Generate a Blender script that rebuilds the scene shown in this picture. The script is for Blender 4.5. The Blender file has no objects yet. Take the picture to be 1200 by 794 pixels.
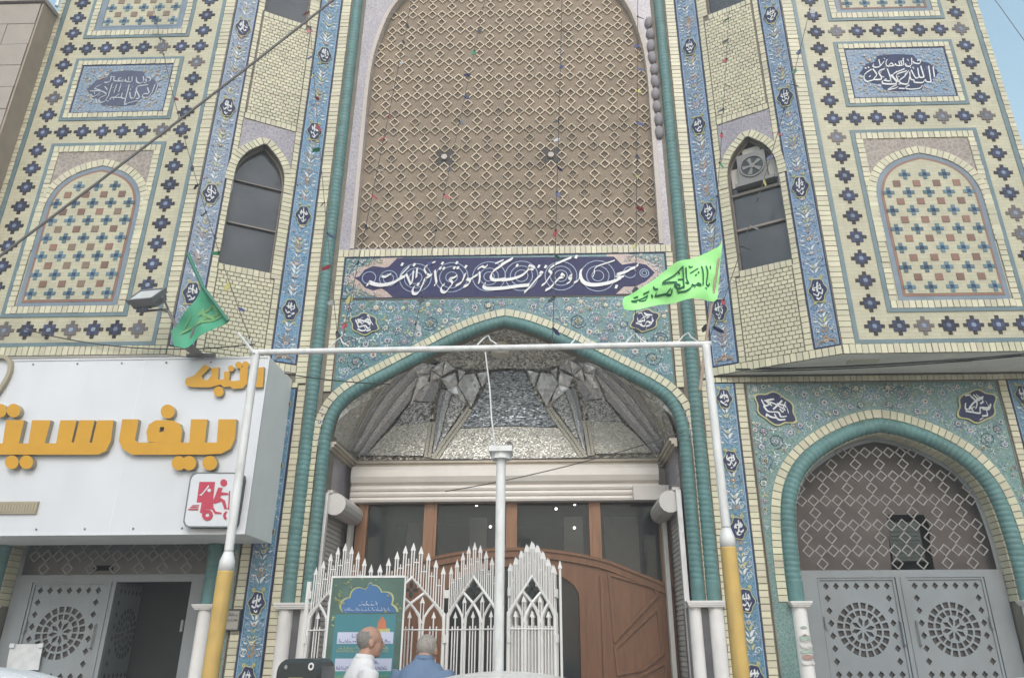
import bpy, bmesh, math, random
from mathutils import Vector, Matrix, noise
from mathutils.geometry import delaunay_2d_cdt
random.seed(11)
S = bpy.context.scene
COL = S.collection
PI = math.pi
R = math.radians

# ------------------------------------------------------------------ camera, sky, sun, exposure
pitch, yaw, roll = R(22.66), R(1.5), R(0.2)
fw = Vector((-math.sin(yaw)*math.cos(pitch), math.cos(yaw)*math.cos(pitch), math.sin(pitch)))
r0 = Vector((math.cos(yaw), math.sin(yaw), 0)); u0 = r0.cross(fw)
rt = r0*math.cos(roll) - u0*math.sin(roll); up = rt.cross(fw)
cam = bpy.data.cameras.new('camera'); cam.sensor_width = 36; cam.lens = 867/1200*36
cam.shift_x = -22/1200; cam.clip_end = 500; cam.clip_start = 0.05
camo = bpy.data.objects.new('camera', cam); COL.objects.link(camo)
camo.matrix_world = Matrix(((rt.x, up.x, -fw.x, 0.47), (rt.y, up.y, -fw.y, 0.0), (rt.z, up.z, -fw.z, 1.55), (0, 0, 0, 1)))
S.camera = camo

SUN_EL, SUN_ROT = R(41), R(176)
W = bpy.data.worlds.new('World'); S.world = W; W.use_nodes = True
nt = W.node_tree; sky = nt.nodes.new('ShaderNodeTexSky'); sky.sky_type = 'NISHITA'; sky.sun_disc = False
sky.sun_elevation = SUN_EL; sky.sun_rotation = SUN_ROT; sky.air_density = 1.8; sky.dust_density = 1.6; sky.ozone_density = 1.6
bg = nt.nodes['Background']; bg.inputs['Strength'].default_value = 0.15
hz_ = nt.nodes.new('ShaderNodeHueSaturation'); hz_.inputs['Hue'].default_value = .478; hz_.inputs['Saturation'].default_value = .82; hz_.inputs['Value'].default_value = 1.04
nt.links.new(sky.outputs[0], hz_.inputs['Color']); nt.links.new(hz_.outputs[0], bg.inputs[0])
sl = bpy.data.lights.new('sun', 'SUN'); sl.energy = 0.8; sl.angle = R(28); sl.color = (1, .985, .96)
so = bpy.data.objects.new('sun', sl); COL.objects.link(so)
sd = Vector((math.sin(SUN_ROT)*math.cos(SUN_EL), math.cos(SUN_ROT)*math.cos(SUN_EL), math.sin(SUN_EL)))
so.rotation_euler = sd.to_track_quat('Z', 'Y').to_euler()
S.view_settings.view_transform = 'Standard'; S.view_settings.look = 'None'
S.view_settings.exposure = 0.62; S.view_settings.gamma = 1.0
S.cycles.max_bounces = 6; S.cycles.caustics_reflective = False; S.cycles.caustics_refractive = False

# ------------------------------------------------------------------ materials
MATS = {}
def mat(name, col, rough=.5, metal=0., var=.12, vscale=6., bump=0., bscale=40., island=0., spec=.5, dirt=0., emit=None, hue=None, trans=0., alpha=1., grime_scale=1.3, grid=None, objvar=0.):
    """Principled material: base colour broken by object-space noise, optional per-piece (island) variation, dirt and bump."""
    if name in MATS: return MATS[name]
    m = bpy.data.materials.new(name); m.use_nodes = True; n = m.node_tree.nodes; l = m.node_tree.links
    b = n['Principled BSDF']; b.inputs['Roughness'].default_value = rough; b.inputs['Metallic'].default_value = metal
    b.inputs['Specular IOR Level'].default_value = spec
    tc = n.new('ShaderNodeTexCoord')
    geo = n.new('ShaderNodeNewGeometry')
    no = n.new('ShaderNodeTexNoise'); no.inputs['Scale'].default_value = vscale; no.inputs['Detail'].default_value = 4
    l.new(geo.outputs['Position'], no.inputs['Vector'])
    mr = n.new('ShaderNodeMapRange'); mr.inputs['From Min'].default_value = .25; mr.inputs['From Max'].default_value = .75
    mr.inputs['To Min'].default_value = 1-var; mr.inputs['To Max'].default_value = 1+var
    l.new(no.outputs['Fac'], mr.inputs['Value'])
    hs = n.new('ShaderNodeHueSaturation'); hs.inputs['Color'].default_value = (*col, 1)
    val = mr.outputs[0]
    if island:
        mi = n.new('ShaderNodeMapRange'); mi.inputs['To Min'].default_value = 1-island; mi.inputs['To Max'].default_value = 1+island*.7
        l.new(geo.outputs['Random Per Island'], mi.inputs['Value'])
        mm = n.new('ShaderNodeMath'); mm.operation = 'MULTIPLY'; l.new(val, mm.inputs[0]); l.new(mi.outputs[0], mm.inputs[1]); val = mm.outputs[0]
        mh = n.new('ShaderNodeMapRange'); mh.inputs['To Min'].default_value = .5-island*.10; mh.inputs['To Max'].default_value = .5+island*.10
        mf = n.new('ShaderNodeMath'); mf.operation = 'FRACT'; mx = n.new('ShaderNodeMath'); mx.operation = 'MULTIPLY'; mx.inputs[1].default_value = 7.31
        l.new(geo.outputs['Random Per Island'], mx.inputs[0]); l.new(mx.outputs[0], mf.inputs[0]); l.new(mf.outputs[0], mh.inputs['Value']); l.new(mh.outputs[0], hs.inputs['Hue'])
    if objvar:
        oi = n.new('ShaderNodeObjectInfo'); om = n.new('ShaderNodeMapRange'); om.inputs['To Min'].default_value = 1-objvar; om.inputs['To Max'].default_value = 1+objvar; l.new(oi.outputs['Random'], om.inputs['Value'])
        ox = n.new('ShaderNodeMath'); ox.operation = 'MULTIPLY'; l.new(val, ox.inputs[0]); l.new(om.outputs[0], ox.inputs[1]); val = ox.outputs[0]
    l.new(val, hs.inputs['Value'])
    out = hs.outputs[0]
    if grid:
        gm = n.new('ShaderNodeMapping'); gm.inputs['Rotation'].default_value = (PI/2, 0, 0); l.new(geo.outputs['Position'], gm.inputs[0])
        gb = n.new('ShaderNodeTexBrick'); gb.inputs['Color1'].default_value = (1, 1, 1, 1); gb.inputs['Color2'].default_value = (.90, .90, .88, 1); gb.inputs['Mortar'].default_value = (.74, .72, .68, 1)
        gb.inputs['Scale'].default_value = 1; gb.inputs['Brick Width'].default_value = grid[0]; gb.inputs['Row Height'].default_value = grid[1]; gb.inputs['Mortar Size'].default_value = .0022; gb.inputs['Mortar Smooth'].default_value = .3
        l.new(gm.outputs[0], gb.inputs['Vector']); gx = n.new('ShaderNodeMix'); gx.data_type = 'RGBA'; gx.blend_type = 'MULTIPLY'; gx.inputs[0].default_value = 1
        l.new(out, gx.inputs[6]); l.new(gb.outputs['Color'], gx.inputs[7]); out = gx.outputs[2]
    if dirt:
        n2 = n.new('ShaderNodeTexNoise'); n2.inputs['Scale'].default_value = grime_scale; n2.inputs['Detail'].default_value = 6; n2.inputs['Roughness'].default_value = .65
        mp = n.new('ShaderNodeMapping'); mp.inputs['Scale'].default_value = (1.6, 1.6, .5); l.new(geo.outputs['Position'], mp.inputs[0]); l.new(mp.outputs[0], n2.inputs['Vector'])
        rp = n.new('ShaderNodeValToRGB'); rp.color_ramp.elements[0].position = .45; rp.color_ramp.elements[1].position = .72
        l.new(n2.outputs['Fac'], rp.inputs[0])
        md = n.new('ShaderNodeMath'); md.operation = 'MULTIPLY'; md.inputs[1].default_value = dirt; l.new(rp.outputs[0], md.inputs[0])
        mc = n.new('ShaderNodeMix'); mc.data_type = 'RGBA'; l.new(md.outputs[0], mc.inputs[0]); l.new(out, mc.inputs[6]); mc.inputs[7].default_value = (.17, .15, .12, 1)
        out = mc.outputs[2]
    l.new(out, b.inputs['Base Color'])
    rr = n.new('ShaderNodeMapRange'); rr.inputs['To Min'].default_value = max(.02, rough-.08); rr.inputs['To Max'].default_value = min(1, rough+.1); l.new(no.outputs['Fac'], rr.inputs['Value']); l.new(rr.outputs[0], b.inputs['Roughness'])
    if bump:
        nb = n.new('ShaderNodeTexNoise'); nb.inputs['Scale'].default_value = bscale; nb.inputs['Detail'].default_value = 3; l.new(geo.outputs['Position'], nb.inputs['Vector'])
        bm = n.new('ShaderNodeBump'); bm.inputs['Strength'].default_value = bump; bm.inputs['Distance'].default_value = .01; l.new(nb.outputs['Fac'], bm.inputs['Height']); l.new(bm.outputs[0], b.inputs['Normal'])
    if emit:
        b.inputs['Emission Color'].default_value = (*emit[:3], 1); b.inputs['Emission Strength'].default_value = emit[3]
    if alpha < 1:
        b.inputs['Alpha'].default_value = alpha
    MATS[name] = m; return m

def cellmat(name, c1, c2, c3, scale, rough=.3, squash=(1, 1, 1)):
    """Two-tone printed tile: voronoi cells with coloured centres on a ground, for fine flat ornament too small to build."""
    if name in MATS: return MATS[name]
    m = bpy.data.materials.new(name); m.use_nodes = True; n = m.node_tree.nodes; l = m.node_tree.links
    b = n['Principled BSDF']; b.inputs['Roughness'].default_value = rough
    geo = n.new('ShaderNodeNewGeometry'); mp = n.new('ShaderNodeMapping'); mp.inputs['Scale'].default_value = squash
    l.new(geo.outputs['Position'], mp.inputs[0])
    v = n.new('ShaderNodeTexVoronoi'); v.inputs['Scale'].default_value = scale; l.new(mp.outputs[0], v.inputs['Vector'])
    v2 = n.new('ShaderNodeTexVoronoi'); v2.feature = 'DISTANCE_TO_EDGE'; v2.inputs['Scale'].default_value = scale; l.new(mp.outputs[0], v2.inputs['Vector'])
    r1 = n.new('ShaderNodeValToRGB'); e = r1.color_ramp.elements
    e[0].position = .12; e[0].color = (*c3, 1); e[1].position = .22; e[1].color = (*c1, 1)
    l.new(v.outputs['Distance'], r1.inputs[0])
    r2 = n.new('ShaderNodeValToRGB'); r2.color_ramp.elements[0].position = .05; r2.color_ramp.elements[0].color = (1, 1, 1, 1); r2.color_ramp.elements[1].position = .10; r2.color_ramp.elements[1].color = (0, 0, 0, 1)
    l.new(v2.outputs['Distance'], r2.inputs[0])
    mx = n.new('ShaderNodeMix'); mx.data_type = 'RGBA'; l.new(r2.outputs[0], mx.inputs[0]); l.new(r1.outputs[0], mx.inputs[6]); mx.inputs[7].default_value = (*c2, 1)
    no = n.new('ShaderNodeTexNoise'); no.inputs['Scale'].default_value = 3; l.new(geo.outputs['Position'], no.inputs['Vector'])
    mr = n.new('ShaderNodeMapRange'); mr.inputs['To Min'].default_value = .75; mr.inputs['To Max'].default_value = 1.25; l.new(no.outputs['Fac'], mr.inputs['Value'])
    hs = n.new('ShaderNodeHueSaturation'); l.new(mx.outputs[2], hs.inputs['Color']); l.new(mr.outputs[0], hs.inputs['Value'])
    l.new(hs.outputs[0], b.inputs['Base Color']); MATS[name] = m; return m

def mirrormat(name, col, rough, scale, tilt, lo=.55, hi=1.2, metal=.45, squash=(1, 1, 1)):
    """Mirror mosaic: small mirror pieces, each tilted and toned its own way (voronoi cell colour drives normal and value)."""
    if name in MATS: return MATS[name]
    m = bpy.data.materials.new(name); m.use_nodes = True; n = m.node_tree.nodes; l = m.node_tree.links
    b = n['Principled BSDF']; b.inputs['Metallic'].default_value = metal; b.inputs['Roughness'].default_value = rough
    geo = n.new('ShaderNodeNewGeometry'); mp = n.new('ShaderNodeMapping'); mp.inputs['Scale'].default_value = squash; l.new(geo.outputs['Position'], mp.inputs[0])
    v = n.new('ShaderNodeTexVoronoi'); v.inputs['Scale'].default_value = scale; l.new(mp.outputs[0], v.inputs['Vector'])
    sb = n.new('ShaderNodeVectorMath'); sb.operation = 'SUBTRACT'; l.new(v.outputs['Color'], sb.inputs[0]); sb.inputs[1].default_value = (.5, .5, .5)
    sc = n.new('ShaderNodeVectorMath'); sc.operation = 'SCALE'; sc.inputs['Scale'].default_value = tilt; l.new(sb.outputs[0], sc.inputs[0])
    ad = n.new('ShaderNodeVectorMath'); ad.operation = 'ADD'; l.new(geo.outputs['Normal'], ad.inputs[0]); l.new(sc.outputs[0], ad.inputs[1])
    nm = n.new('ShaderNodeVectorMath'); nm.operation = 'NORMALIZE'; l.new(ad.outputs[0], nm.inputs[0]); l.new(nm.outputs[0], b.inputs['Normal'])
    sx = n.new('ShaderNodeSeparateColor'); l.new(v.outputs['Color'], sx.inputs[0])
    mr = n.new('ShaderNodeMapRange'); mr.inputs['To Min'].default_value = lo; mr.inputs['To Max'].default_value = hi; l.new(sx.outputs[0], mr.inputs['Value'])
    hs = n.new('ShaderNodeHueSaturation'); hs.inputs['Color'].default_value = (*col, 1); l.new(mr.outputs[0], hs.inputs['Value'])
    l.new(hs.outputs[0], b.inputs['Base Color']); MATS[name] = m; return m

def woodmat(name, col, rough=.4):
    m = bpy.data.materials.new(name); m.use_nodes = True; n = m.node_tree.nodes; l = m.node_tree.links
    b = n['Principled BSDF']; b.inputs['Roughness'].default_value = rough
    geo = n.new('ShaderNodeNewGeometry'); mp = n.new('ShaderNodeMapping'); mp.inputs['Scale'].default_value = (5, 5, .6); l.new(geo.outputs['Position'], mp.inputs[0])
    no = n.new('ShaderNodeTexNoise'); no.inputs['Scale'].default_value = 4; no.inputs['Detail'].default_value = 8; no.inputs['Distortion'].default_value = 1.2; l.new(mp.outputs[0], no.inputs['Vector'])
    rp = n.new('ShaderNodeValToRGB'); e = rp.color_ramp.elements
    e[0].position = .3; e[0].color = (col[0]*.8, col[1]*.77, col[2]*.75, 1); e[1].position = .7; e[1].color = (*[c*1.15 for c in col], 1)
    l.new(no.outputs['Fac'], rp.inputs[0]); l.new(rp.outputs[0], b.inputs['Base Color'])
    bm = n.new('ShaderNodeBump'); bm.inputs['Strength'].default_value = .15; bm.inputs['Distance'].default_value = .005; l.new(no.outputs['Fac'], bm.inputs['Height']); l.new(bm.outputs[0], b.inputs['Normal'])
    MATS[name] = m; return m

BRICK = mat('glazed_yellow_brick', (.58, .54, .39), .38, var=.06, island=.15, dirt=.18, bump=.12, bscale=60)
MORTAR = mat('dark_mortar', (.185, .165, .135), .9, var=.2)
CREAM = mat('cream_tile', (.50, .465, .335), .42, var=.06, dirt=.22, grime_scale=2.2, bump=.06, bscale=30, grid=(.116, .0386))
TEAL = mat('teal_glaze', (.105, .215, .21), .48, var=.20, vscale=9, dirt=.22, island=0, spec=.3)
TEALLINE = mat('teal_border_glaze', (.125, .185, .205), .35, var=.15)
NAVY = mat('navy_glaze', (.028, .036, .090), .5, spec=.25, var=.2)
STARMID = mat('star_blue_glaze', (.042, .050, .115), objvar=.28, rough=.5, spec=.25, var=.2)
STARLIGHT = mat('star_pale_glaze', (.20, .25, .33), objvar=.28, rough=.5, spec=.25, var=.15)
PLUSDARK = mat('plus_dark_glaze', (.022, .045, .105), objvar=.28, rough=.5, spec=.25, var=.2)
PLUSLIGHT = mat('plus_pale_glaze', (.105, .175, .215), objvar=.28, rough=.5, spec=.25, var=.2)
RUST = mat('rust_square_glaze', (.195, .095, .062), objvar=.28, rough=.4, var=.15, dirt=.1)
GREYBLUE = mat('greyblue_glaze', (.17, .215, .265), .35, var=.15)
MAUVE = cellmat('mauve_patterned_tile', (.27, .245, .285), (.37, .34, .36), (.19, .16, .20), 26)
MAUVE2 = cellmat('mauve_spandrel_tile', (.26, .215, .185), (.36, .305, .26), (.20, .155, .14), 19)
BLUETILE = cellmat('sky_blue_tile', (.10, .225, .355), (.19, .32, .43), (.055, .13, .26), 30)
BLUEFINE = cellmat('blue_arabesque_ground', (.125, .21, .33), (.24, .32, .41), (.06, .11, .21), 30)
BLUEFADE = cellmat('pale_blue_arabesque_ground', (.165, .225, .315), (.27, .32, .38), (.10, .14, .22), 30)
LOWBLUE = cellmat('lower_blue_arabesque_ground', (.065, .18, .275), (.14, .26, .34), (.035, .09, .19), 30)
SPTEAL = cellmat('teal_arabesque_ground', (.055, .17, .185), (.10, .22, .235), (.03, .085, .16), 30)
SPDARK = cellmat('deep_teal_arabesque_ground', (.10, .20, .19), (.20, .28, .26), (.06, .13, .14), 36)
WHITEG = mat('sparkle_white', (.66, .66, .66), .3, var=.08)
PINKG = mat('pink_glaze', (.40, .27, .235), .3, var=.15)
OLIVEG = mat('olive_yellow_glaze', (.45, .42, .19), .3, var=.15)
PALEBLUE = mat('pale_blue_glaze', (.27, .36, .50), .3, var=.15)
BROWNG = mat('ochre_glaze', (.33, .20, .11), .3, var=.15)
GREENG = mat('green_glaze', (.09, .24, .15), .3, var=.15)
DEEPBLUE = mat('deep_blue_glaze', (.045, .085, .21), .3, var=.15)
BANNERBLUE = mat('banner_ultramarine_glaze', (.026, .026, .092), .5, spec=.25, var=.12)
PINKFINE = cellmat('pink_arabesque_ground', (.36, .25, .23), (.52, .44, .36), (.12, .11, .19), 60)
PLASTER = mat('brown_lattice_ground', (.255, .20, .15), .85, var=.13, vscale=3, bump=.25, bscale=25)
CELLSHADE = mat('lattice_cell_shade', (.165, .13, .10), .9, var=.15)  # shade inside the lattice cells, put into the colour
LATT = mat('lattice_clay', (.58, .49, .38), objvar=.28, rough=.7, var=.1, bump=.1)
TRIM = mat('pale_stone_trim', (.50, .44, .40), .6, var=.1, dirt=.2)
STONE = mat('white_marble', (.72, .69, .67), .35, var=.08, vscale=5, dirt=.18)
STONEDARK = mat('dark_granite', (.085, .085, .095), .3, var=.2)
LUMP = mat('grey_cloth_bundle', (.27, .245, .265), .8, var=.15, bump=.2)
GLASSD = mat('dark_window_glass', (.055, .055, .060), .07, var=.5, vscale=2.2, spec=.6, bump=.03, bscale=3)
FRAMEW = mat('grey_window_frame', (.22, .19, .17), .5, var=.12)
SOFFIT = mat('soffit_plaster', (.83, .78, .71), .8, var=.06, dirt=.15)
SOFFITL = mat('soffit_lamp_cover', (.66, .61, .50), .6, var=.03)
GREYMETAL = mat('grey_painted_metal', (.225, .245, .26), .42, var=.10, vscale=3, dirt=.30, grime_scale=3, bump=.1, bscale=9)
GREYLAT = mat('pale_metal_lattice', (.285, .27, .255), .45, var=.1)
DARKBACK = mat('dark_backing', (.075, .066, .062), .8, var=.2)
BROWNBACK = mat('brown_backing_board', (.13, .108, .098), .8, var=.2, vscale=3)
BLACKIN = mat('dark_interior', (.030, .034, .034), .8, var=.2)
WHITEP = mat('white_gloss_paint', (.73, .725, .715), .4, var=.06, dirt=.32, grime_scale=7, bump=.08)
WHITEGATE = mat('white_gate_enamel', (.74, .72, .70), .35, var=.05, dirt=.08)
YELLOWP = mat('yellow_gloss_paint', (.56, .37, .11), .45, var=.12, dirt=.38, grime_scale=7, bump=.1)
SIGNW = mat('white_sign_panel', (.66, .67, .70), .35, var=.04, vscale=1.5, dirt=.10)
SIGNSIDE = mat('grey_sign_side', (.80, .80, .805), .45, var=.04)
ORANGE = mat('orange_letter_face', (.58, .29, .008), .35, var=.05)
LETTERSIDE = mat('tan_letter_side', (.36, .31, .22), .5, var=.08)
CRIMSON = mat('crimson_print', (.48, .035, .075), .4, var=.05)
SHUTTER = mat('shutter_cream', (.72, .67, .62), .4, var=.05, dirt=.12)
SHUTGREY = mat('reflection_grey', (.58, .55, .52), .45, var=.06, dirt=.12)
WOOD = woodmat('oiled_walnut', (.170, .077, .037))
WOODL = woodmat('orange_varnished_wood', (.27, .135, .07))
CORN = mat('cornice_cream', (.48, .42, .34), .5, var=.1, dirt=.2)
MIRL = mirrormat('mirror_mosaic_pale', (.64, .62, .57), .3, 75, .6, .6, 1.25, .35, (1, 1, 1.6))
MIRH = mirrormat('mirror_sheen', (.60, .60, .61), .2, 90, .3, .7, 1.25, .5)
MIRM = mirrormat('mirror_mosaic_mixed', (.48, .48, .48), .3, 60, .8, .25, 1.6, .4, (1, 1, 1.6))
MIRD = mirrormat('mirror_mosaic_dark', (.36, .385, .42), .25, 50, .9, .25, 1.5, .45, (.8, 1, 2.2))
MIRS = mirrormat('mirror_smooth', (.42, .42, .445), .24, 80, .28, .8, 1.15, .45)
MIRF = mirrormat('mirror_facet', (.74, .74, .74), .16, 26, .30, .75, 1.2, .5)
MIRX = mirrormat('mirror_lattice', (.52, .49, .44), .3, 55, .9, .3, 1.5, .4)
RIBM = mat('gilt_rib', (.50, .47, .40), .4, metal=.15, var=.35, vscale=70)
CONC = mat('pale_cladding_stone', (.37, .325, .29), .8, var=.07, island=.07, dirt=.15, bump=.2, bscale=30)
CONCEDGE = mat('tan_cladding_edge', (.34, .27, .21), .8, var=.12, dirt=.2)
ASPH = mat('asphalt', (.21, .205, .195), .9, var=.2, bump=.4, bscale=120)
PAVE = mat('paving_stone', (.50, .48, .45), .8, var=.12, island=.15, dirt=.2)
KERB = mat('kerb_concrete', (.36, .35, .33), .85, var=.12)
STEEL = mat('steel_cable', (.16, .15, .145), .5, var=.1)
CABLE = mat('black_cable', (.03, .03, .03), .6, var=.1)
STRING = mat('dark_string', (.07, .065, .06), .8, var=.1)
FLAGG = mat('bright_green_cloth', (.38, .86, .30), .65, var=.06)
FLAGD = mat('sea_green_cloth', (.06, .33, .19), .6, var=.15, vscale=4)
FLAGDT = mat('ochre_cloth_print', (.16, .36, .15), .7, var=.2)
INK = mat('dark_green_ink', (.01, .10, .045), .7, var=.1)
GREENTUBE = mat('green_tube', (.02, .17, .11), .5, var=.1)
WOODPOLE = mat('pale_wood_pole', (.36, .27, .21), .6, var=.15)
LAMPBODY = mat('grey_lamp_body', (.16, .165, .175), .45, var=.1)
LAMPGLASS = mat('lamp_glass', (.55, .57, .58), .15, var=.1)
BLACKP = mat('black_plastic', (.022, .028, .027), .35, var=.15)
LIT = mat('lit_lamp', (1, .97, .9), .5, emit=(1, .96, .88, 7.0))
COOLER = mat('cooler_grey_metal', (.20, .195, .19), .5, var=.1)
COOLERW = mat('cooler_pale_panel', (.46, .44, .40), .5, var=.1)
PAPER = mat('white_paper', (.62, .63, .64), .7, var=.06)
CARW = mat('ivory_car_paint', (.84, .80, .72), .25, var=.02)
CARW2 = mat('white_car_paint', (.84, .86, .86), .25, var=.02)
RUBBER = mat('tyre_rubber', (.02, .02, .02), .85, var=.2)
BROWNBLK = mat('brown_black_glaze', (.035, .03, .034), objvar=.28, rough=.5, spec=.25, var=.2)
STARCORN = mat('slate_glaze', (.035, .038, .055), objvar=.28, rough=.5, spec=.25, var=.2)
CHROME = mat('bare_metal', (.5, .5, .5), .25, metal=.9, var=.05)
SKIN = mat('skin', (.42, .235, .165), .5, var=.08, vscale=25)
HAIRG = mat('grey_hair', (.22, .20, .185), .8, var=.25, vscale=60, bump=.5, bscale=150)
SHIRTW = mat('white_shirt_cloth', (.66, .64, .64), .8, var=.05, bump=.8, bscale=11)
SHIRTB = mat('blue_shirt_cloth', (.125, .185, .285), .8, var=.08, bump=.8, bscale=11)
TROUS = mat('dark_trousers', (.05, .05, .06), .85, var=.1)
RED = mat('red_foil', (.34, .05, .06), .4, var=.1)
YEL = mat('yellow_foil', (.42, .38, .12), .4, var=.1)
WHI = mat('white_foil', (.55, .55, .55), .4, var=.1)
BLU = mat('blue_foil', (.05, .06, .16), .4, var=.1)
BLK = mat('black_foil', (.04, .04, .045), .4, var=.1)
GRN = mat('green_foil', (.03, .2, .1), .4, var=.1)

# ------------------------------------------------------------------ object helpers
def link(o, parent=None):
    COL.objects.link(o)
    if parent: o.parent = parent
    return o
def empty(name, loc=(0, 0, 0)):
    o = bpy.data.objects.new(name, None); COL.objects.link(o); o.location = loc; o.empty_display_size = .2
    return o
def tag(o, label=None, cat=None, group=None, kind=None):
    if label: o['label'] = label
    if cat: o['category'] = cat
    if group: o['group'] = group
    if kind: o['kind'] = kind
    return o
def thing(name, label, cat, loc=(0, 0, 0), group=None):
    return tag(empty(name, loc), label, cat, group)

class MB:
    def __init__(s): s.v = []; s.f = []; s.m = []
    def add(s, vs, fs, m=0):
        o = len(s.v); s.v += [tuple(v) for v in vs]; s.f += [tuple(i+o for i in f) for f in fs]; s.m += [m]*len(fs)
    def poly(s, pts, m=0): s.add(pts, [range(len(pts))], m)
    def hexa(s, p, m=0, back=True):
        # p: 8 points, 0-3 back ring, 4-7 front ring
        fs = [(4, 5, 6, 7), (0, 1, 5, 4), (1, 2, 6, 5), (2, 3, 7, 6), (3, 0, 4, 7)]
        if back: fs.append((3, 2, 1, 0))
        s.add(p, fs, m)
    def box(s, x0, x1, y0, y1, z0, z1, m=0):
        s.hexa([(x0, y1, z0), (x1, y1, z0), (x1, y1, z1), (x0, y1, z1), (x0, y0, z0), (x1, y0, z0), (x1, y0, z1), (x0, y0, z1)], m)
    def fbox(s, fr, u0, u1, v0, v1, h0, h1, m=0, back=False):
        s.hexa([fr(u0, v0, h0), fr(u1, v0, h0), fr(u1, v1, h0), fr(u0, v1, h0), fr(u0, v0, h1), fr(u1, v0, h1), fr(u1, v1, h1), fr(u0, v1, h1)], m, back)
    def fquad(s, fr, pts, h0, h1, m=0):
        n = len(pts); vs = [fr(u, v, h0) for u, v in pts]+[fr(u, v, h1) for u, v in pts]
        fs = [tuple(range(n, 2*n))]+[(i, (i+1) % n, n+(i+1) % n, n+i) for i in range(n)]
        s.add(vs, fs, m)
    def tube(s, pts, r, n=8, m=0, cap=True):
        pts = [Vector(p) for p in pts]; rings = []
        rs = r if isinstance(r, (list, tuple)) else [r]*len(pts)
        pa = None
        for i, p in enumerate(pts):
            d = (pts[min(i+1, len(pts)-1)]-pts[max(i-1, 0)]).normalized()
            a = d.cross(Vector((0, 0, 1))) if pa is None else pa-d*pa.dot(d)
            if a.length < 1e-4: a = d.cross(Vector((1, 0, 0)))
            a.normalize(); pa = a; b = d.cross(a)
            rings.append([p+(a*math.cos(2*PI*k/n)+b*math.sin(2*PI*k/n))*rs[i] for k in range(n)])
        vs = [q for rg in rings for q in rg]; fs = []
        for i in range(len(pts)-1):
            for k in range(n): fs.append((i*n+k, i*n+(k+1) % n, (i+1)*n+(k+1) % n, (i+1)*n+k))
        if cap: fs += [tuple(range(n))[::-1], tuple((len(pts)-1)*n+k for k in range(n))]
        s.add(vs, fs, m)
    def ball(s, c, r, nu=10, nv=7, m=0):
        rx, ry, rz = r if isinstance(r, (list, tuple)) else (r, r, r)
        vs = []; fs = []
        for j in range(nv+1):
            t = PI*j/nv
            for i in range(nu):
                a = 2*PI*i/nu; vs.append((c[0]+rx*math.sin(t)*math.cos(a), c[1]+ry*math.sin(t)*math.sin(a), c[2]+rz*math.cos(t)))
        for j in range(nv):
            for i in range(nu): fs.append((j*nu+i, (j+1)*nu+i, (j+1)*nu+(i+1) % nu, j*nu+(i+1) % nu))
        s.add(vs, fs, m)
    def sheet(s, fr, outer, holes, h0, h1, m=0, mside=None):
        """Flat sheet of thickness h0..h1 with real holes."""
        loops = [outer]+list(holes); vs = []; ed = []
        for lp in loops:
            o = len(vs); vs += [Vector(p) for p in lp]; ed += [(o+i, o+(i+1) % len(lp)) for i in range(len(lp))]
        cv, ce, cf, *_ = delaunay_2d_cdt(vs, ed, [], 0, 1e-6)
        def inside(p):
            c = False
            for lp in loops:
                j = len(lp)-1
                for i in range(len(lp)):
                    if (lp[i][1] > p[1]) != (lp[j][1] > p[1]) and p[0] < (lp[j][0]-lp[i][0])*(p[1]-lp[i][1])/(lp[j][1]-lp[i][1])+lp[i][0]: c = not c
                    j = i
            return c
        fs = [f for f in cf if inside(sum((cv[i] for i in f), Vector((0, 0)))/len(f))]
        s.add([fr(p[0], p[1], h1) for p in cv], fs, m)
        if h0 is not None:
            for lp in loops:
                n = len(lp)
                s.add([fr(u, v, h0) for u, v in lp]+[fr(u, v, h1) for u, v in lp], [(i, (i+1) % n, n+(i+1) % n, n+i) for i in range(n)], m if mside is None else mside)
    def mesh(s, name, mats, smooth=False):
        me = bpy.data.meshes.new(name); me.from_pydata(s.v, [], s.f)
        for mm in (mats if isinstance(mats, (list, tuple)) else [mats]): me.materials.append(mm)
        me.polygons.foreach_set('material_index', s.m)
        if smooth: me.polygons.foreach_set('use_smooth', [True]*len(s.f))
        me.update(); return me
    def build(s, name, mats, parent=None, smooth=False, kind=None, label=None):
        o = link(bpy.data.objects.new(name, s.mesh(name, mats, smooth)), parent)
        if kind: o['kind'] = kind
        if label: o['label'] = label
        return o

def catmull(pts, n=6, closed=False):
    P = [Vector(p) for p in pts]; out = []; N = len(P)
    rng = N if closed else N-1
    for i in range(rng):
        p0 = P[(i-1) % N] if closed or i > 0 else P[0]*2-P[1]
        p1 = P[i]; p2 = P[(i+1) % N]; p3 = P[(i+2) % N] if closed or i+2 < N else P[-1]*2-P[-2]
        for k in range(n):
            t = k/n; out.append(.5*((2*p1)+(p2-p0)*t+(2*p0-5*p1+4*p2-p3)*t*t+(3*p1-p0-3*p2+p3)*t**3))
    if not closed: out.append(P[-1])
    return out
def resample(pts, step):
    pts = [Vector(p) for p in pts]; L = [0]
    for a, b in zip(pts, pts[1:]): L.append(L[-1]+(b-a).length)
    n = max(1, round(L[-1]/step)); out = []; j = 0
    for i in range(n+1):
        d = L[-1]*i/n
        while j < len(L)-2 and L[j+1] < d: j += 1
        t = (d-L[j])/max(1e-9, L[j+1]-L[j]); out.append(pts[j].lerp(pts[j+1], t))
    return out
def offset2(pts, d):
    """offset an open 2-D path to its left by d"""
    out = []
    for i, p in enumerate(pts):
        t = (pts[min(i+1, len(pts)-1)]-pts[max(i-1, 0)]).normalized(); out.append(p+Vector((-t.y, t.x))*d)
    return out
_h = [0]
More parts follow.
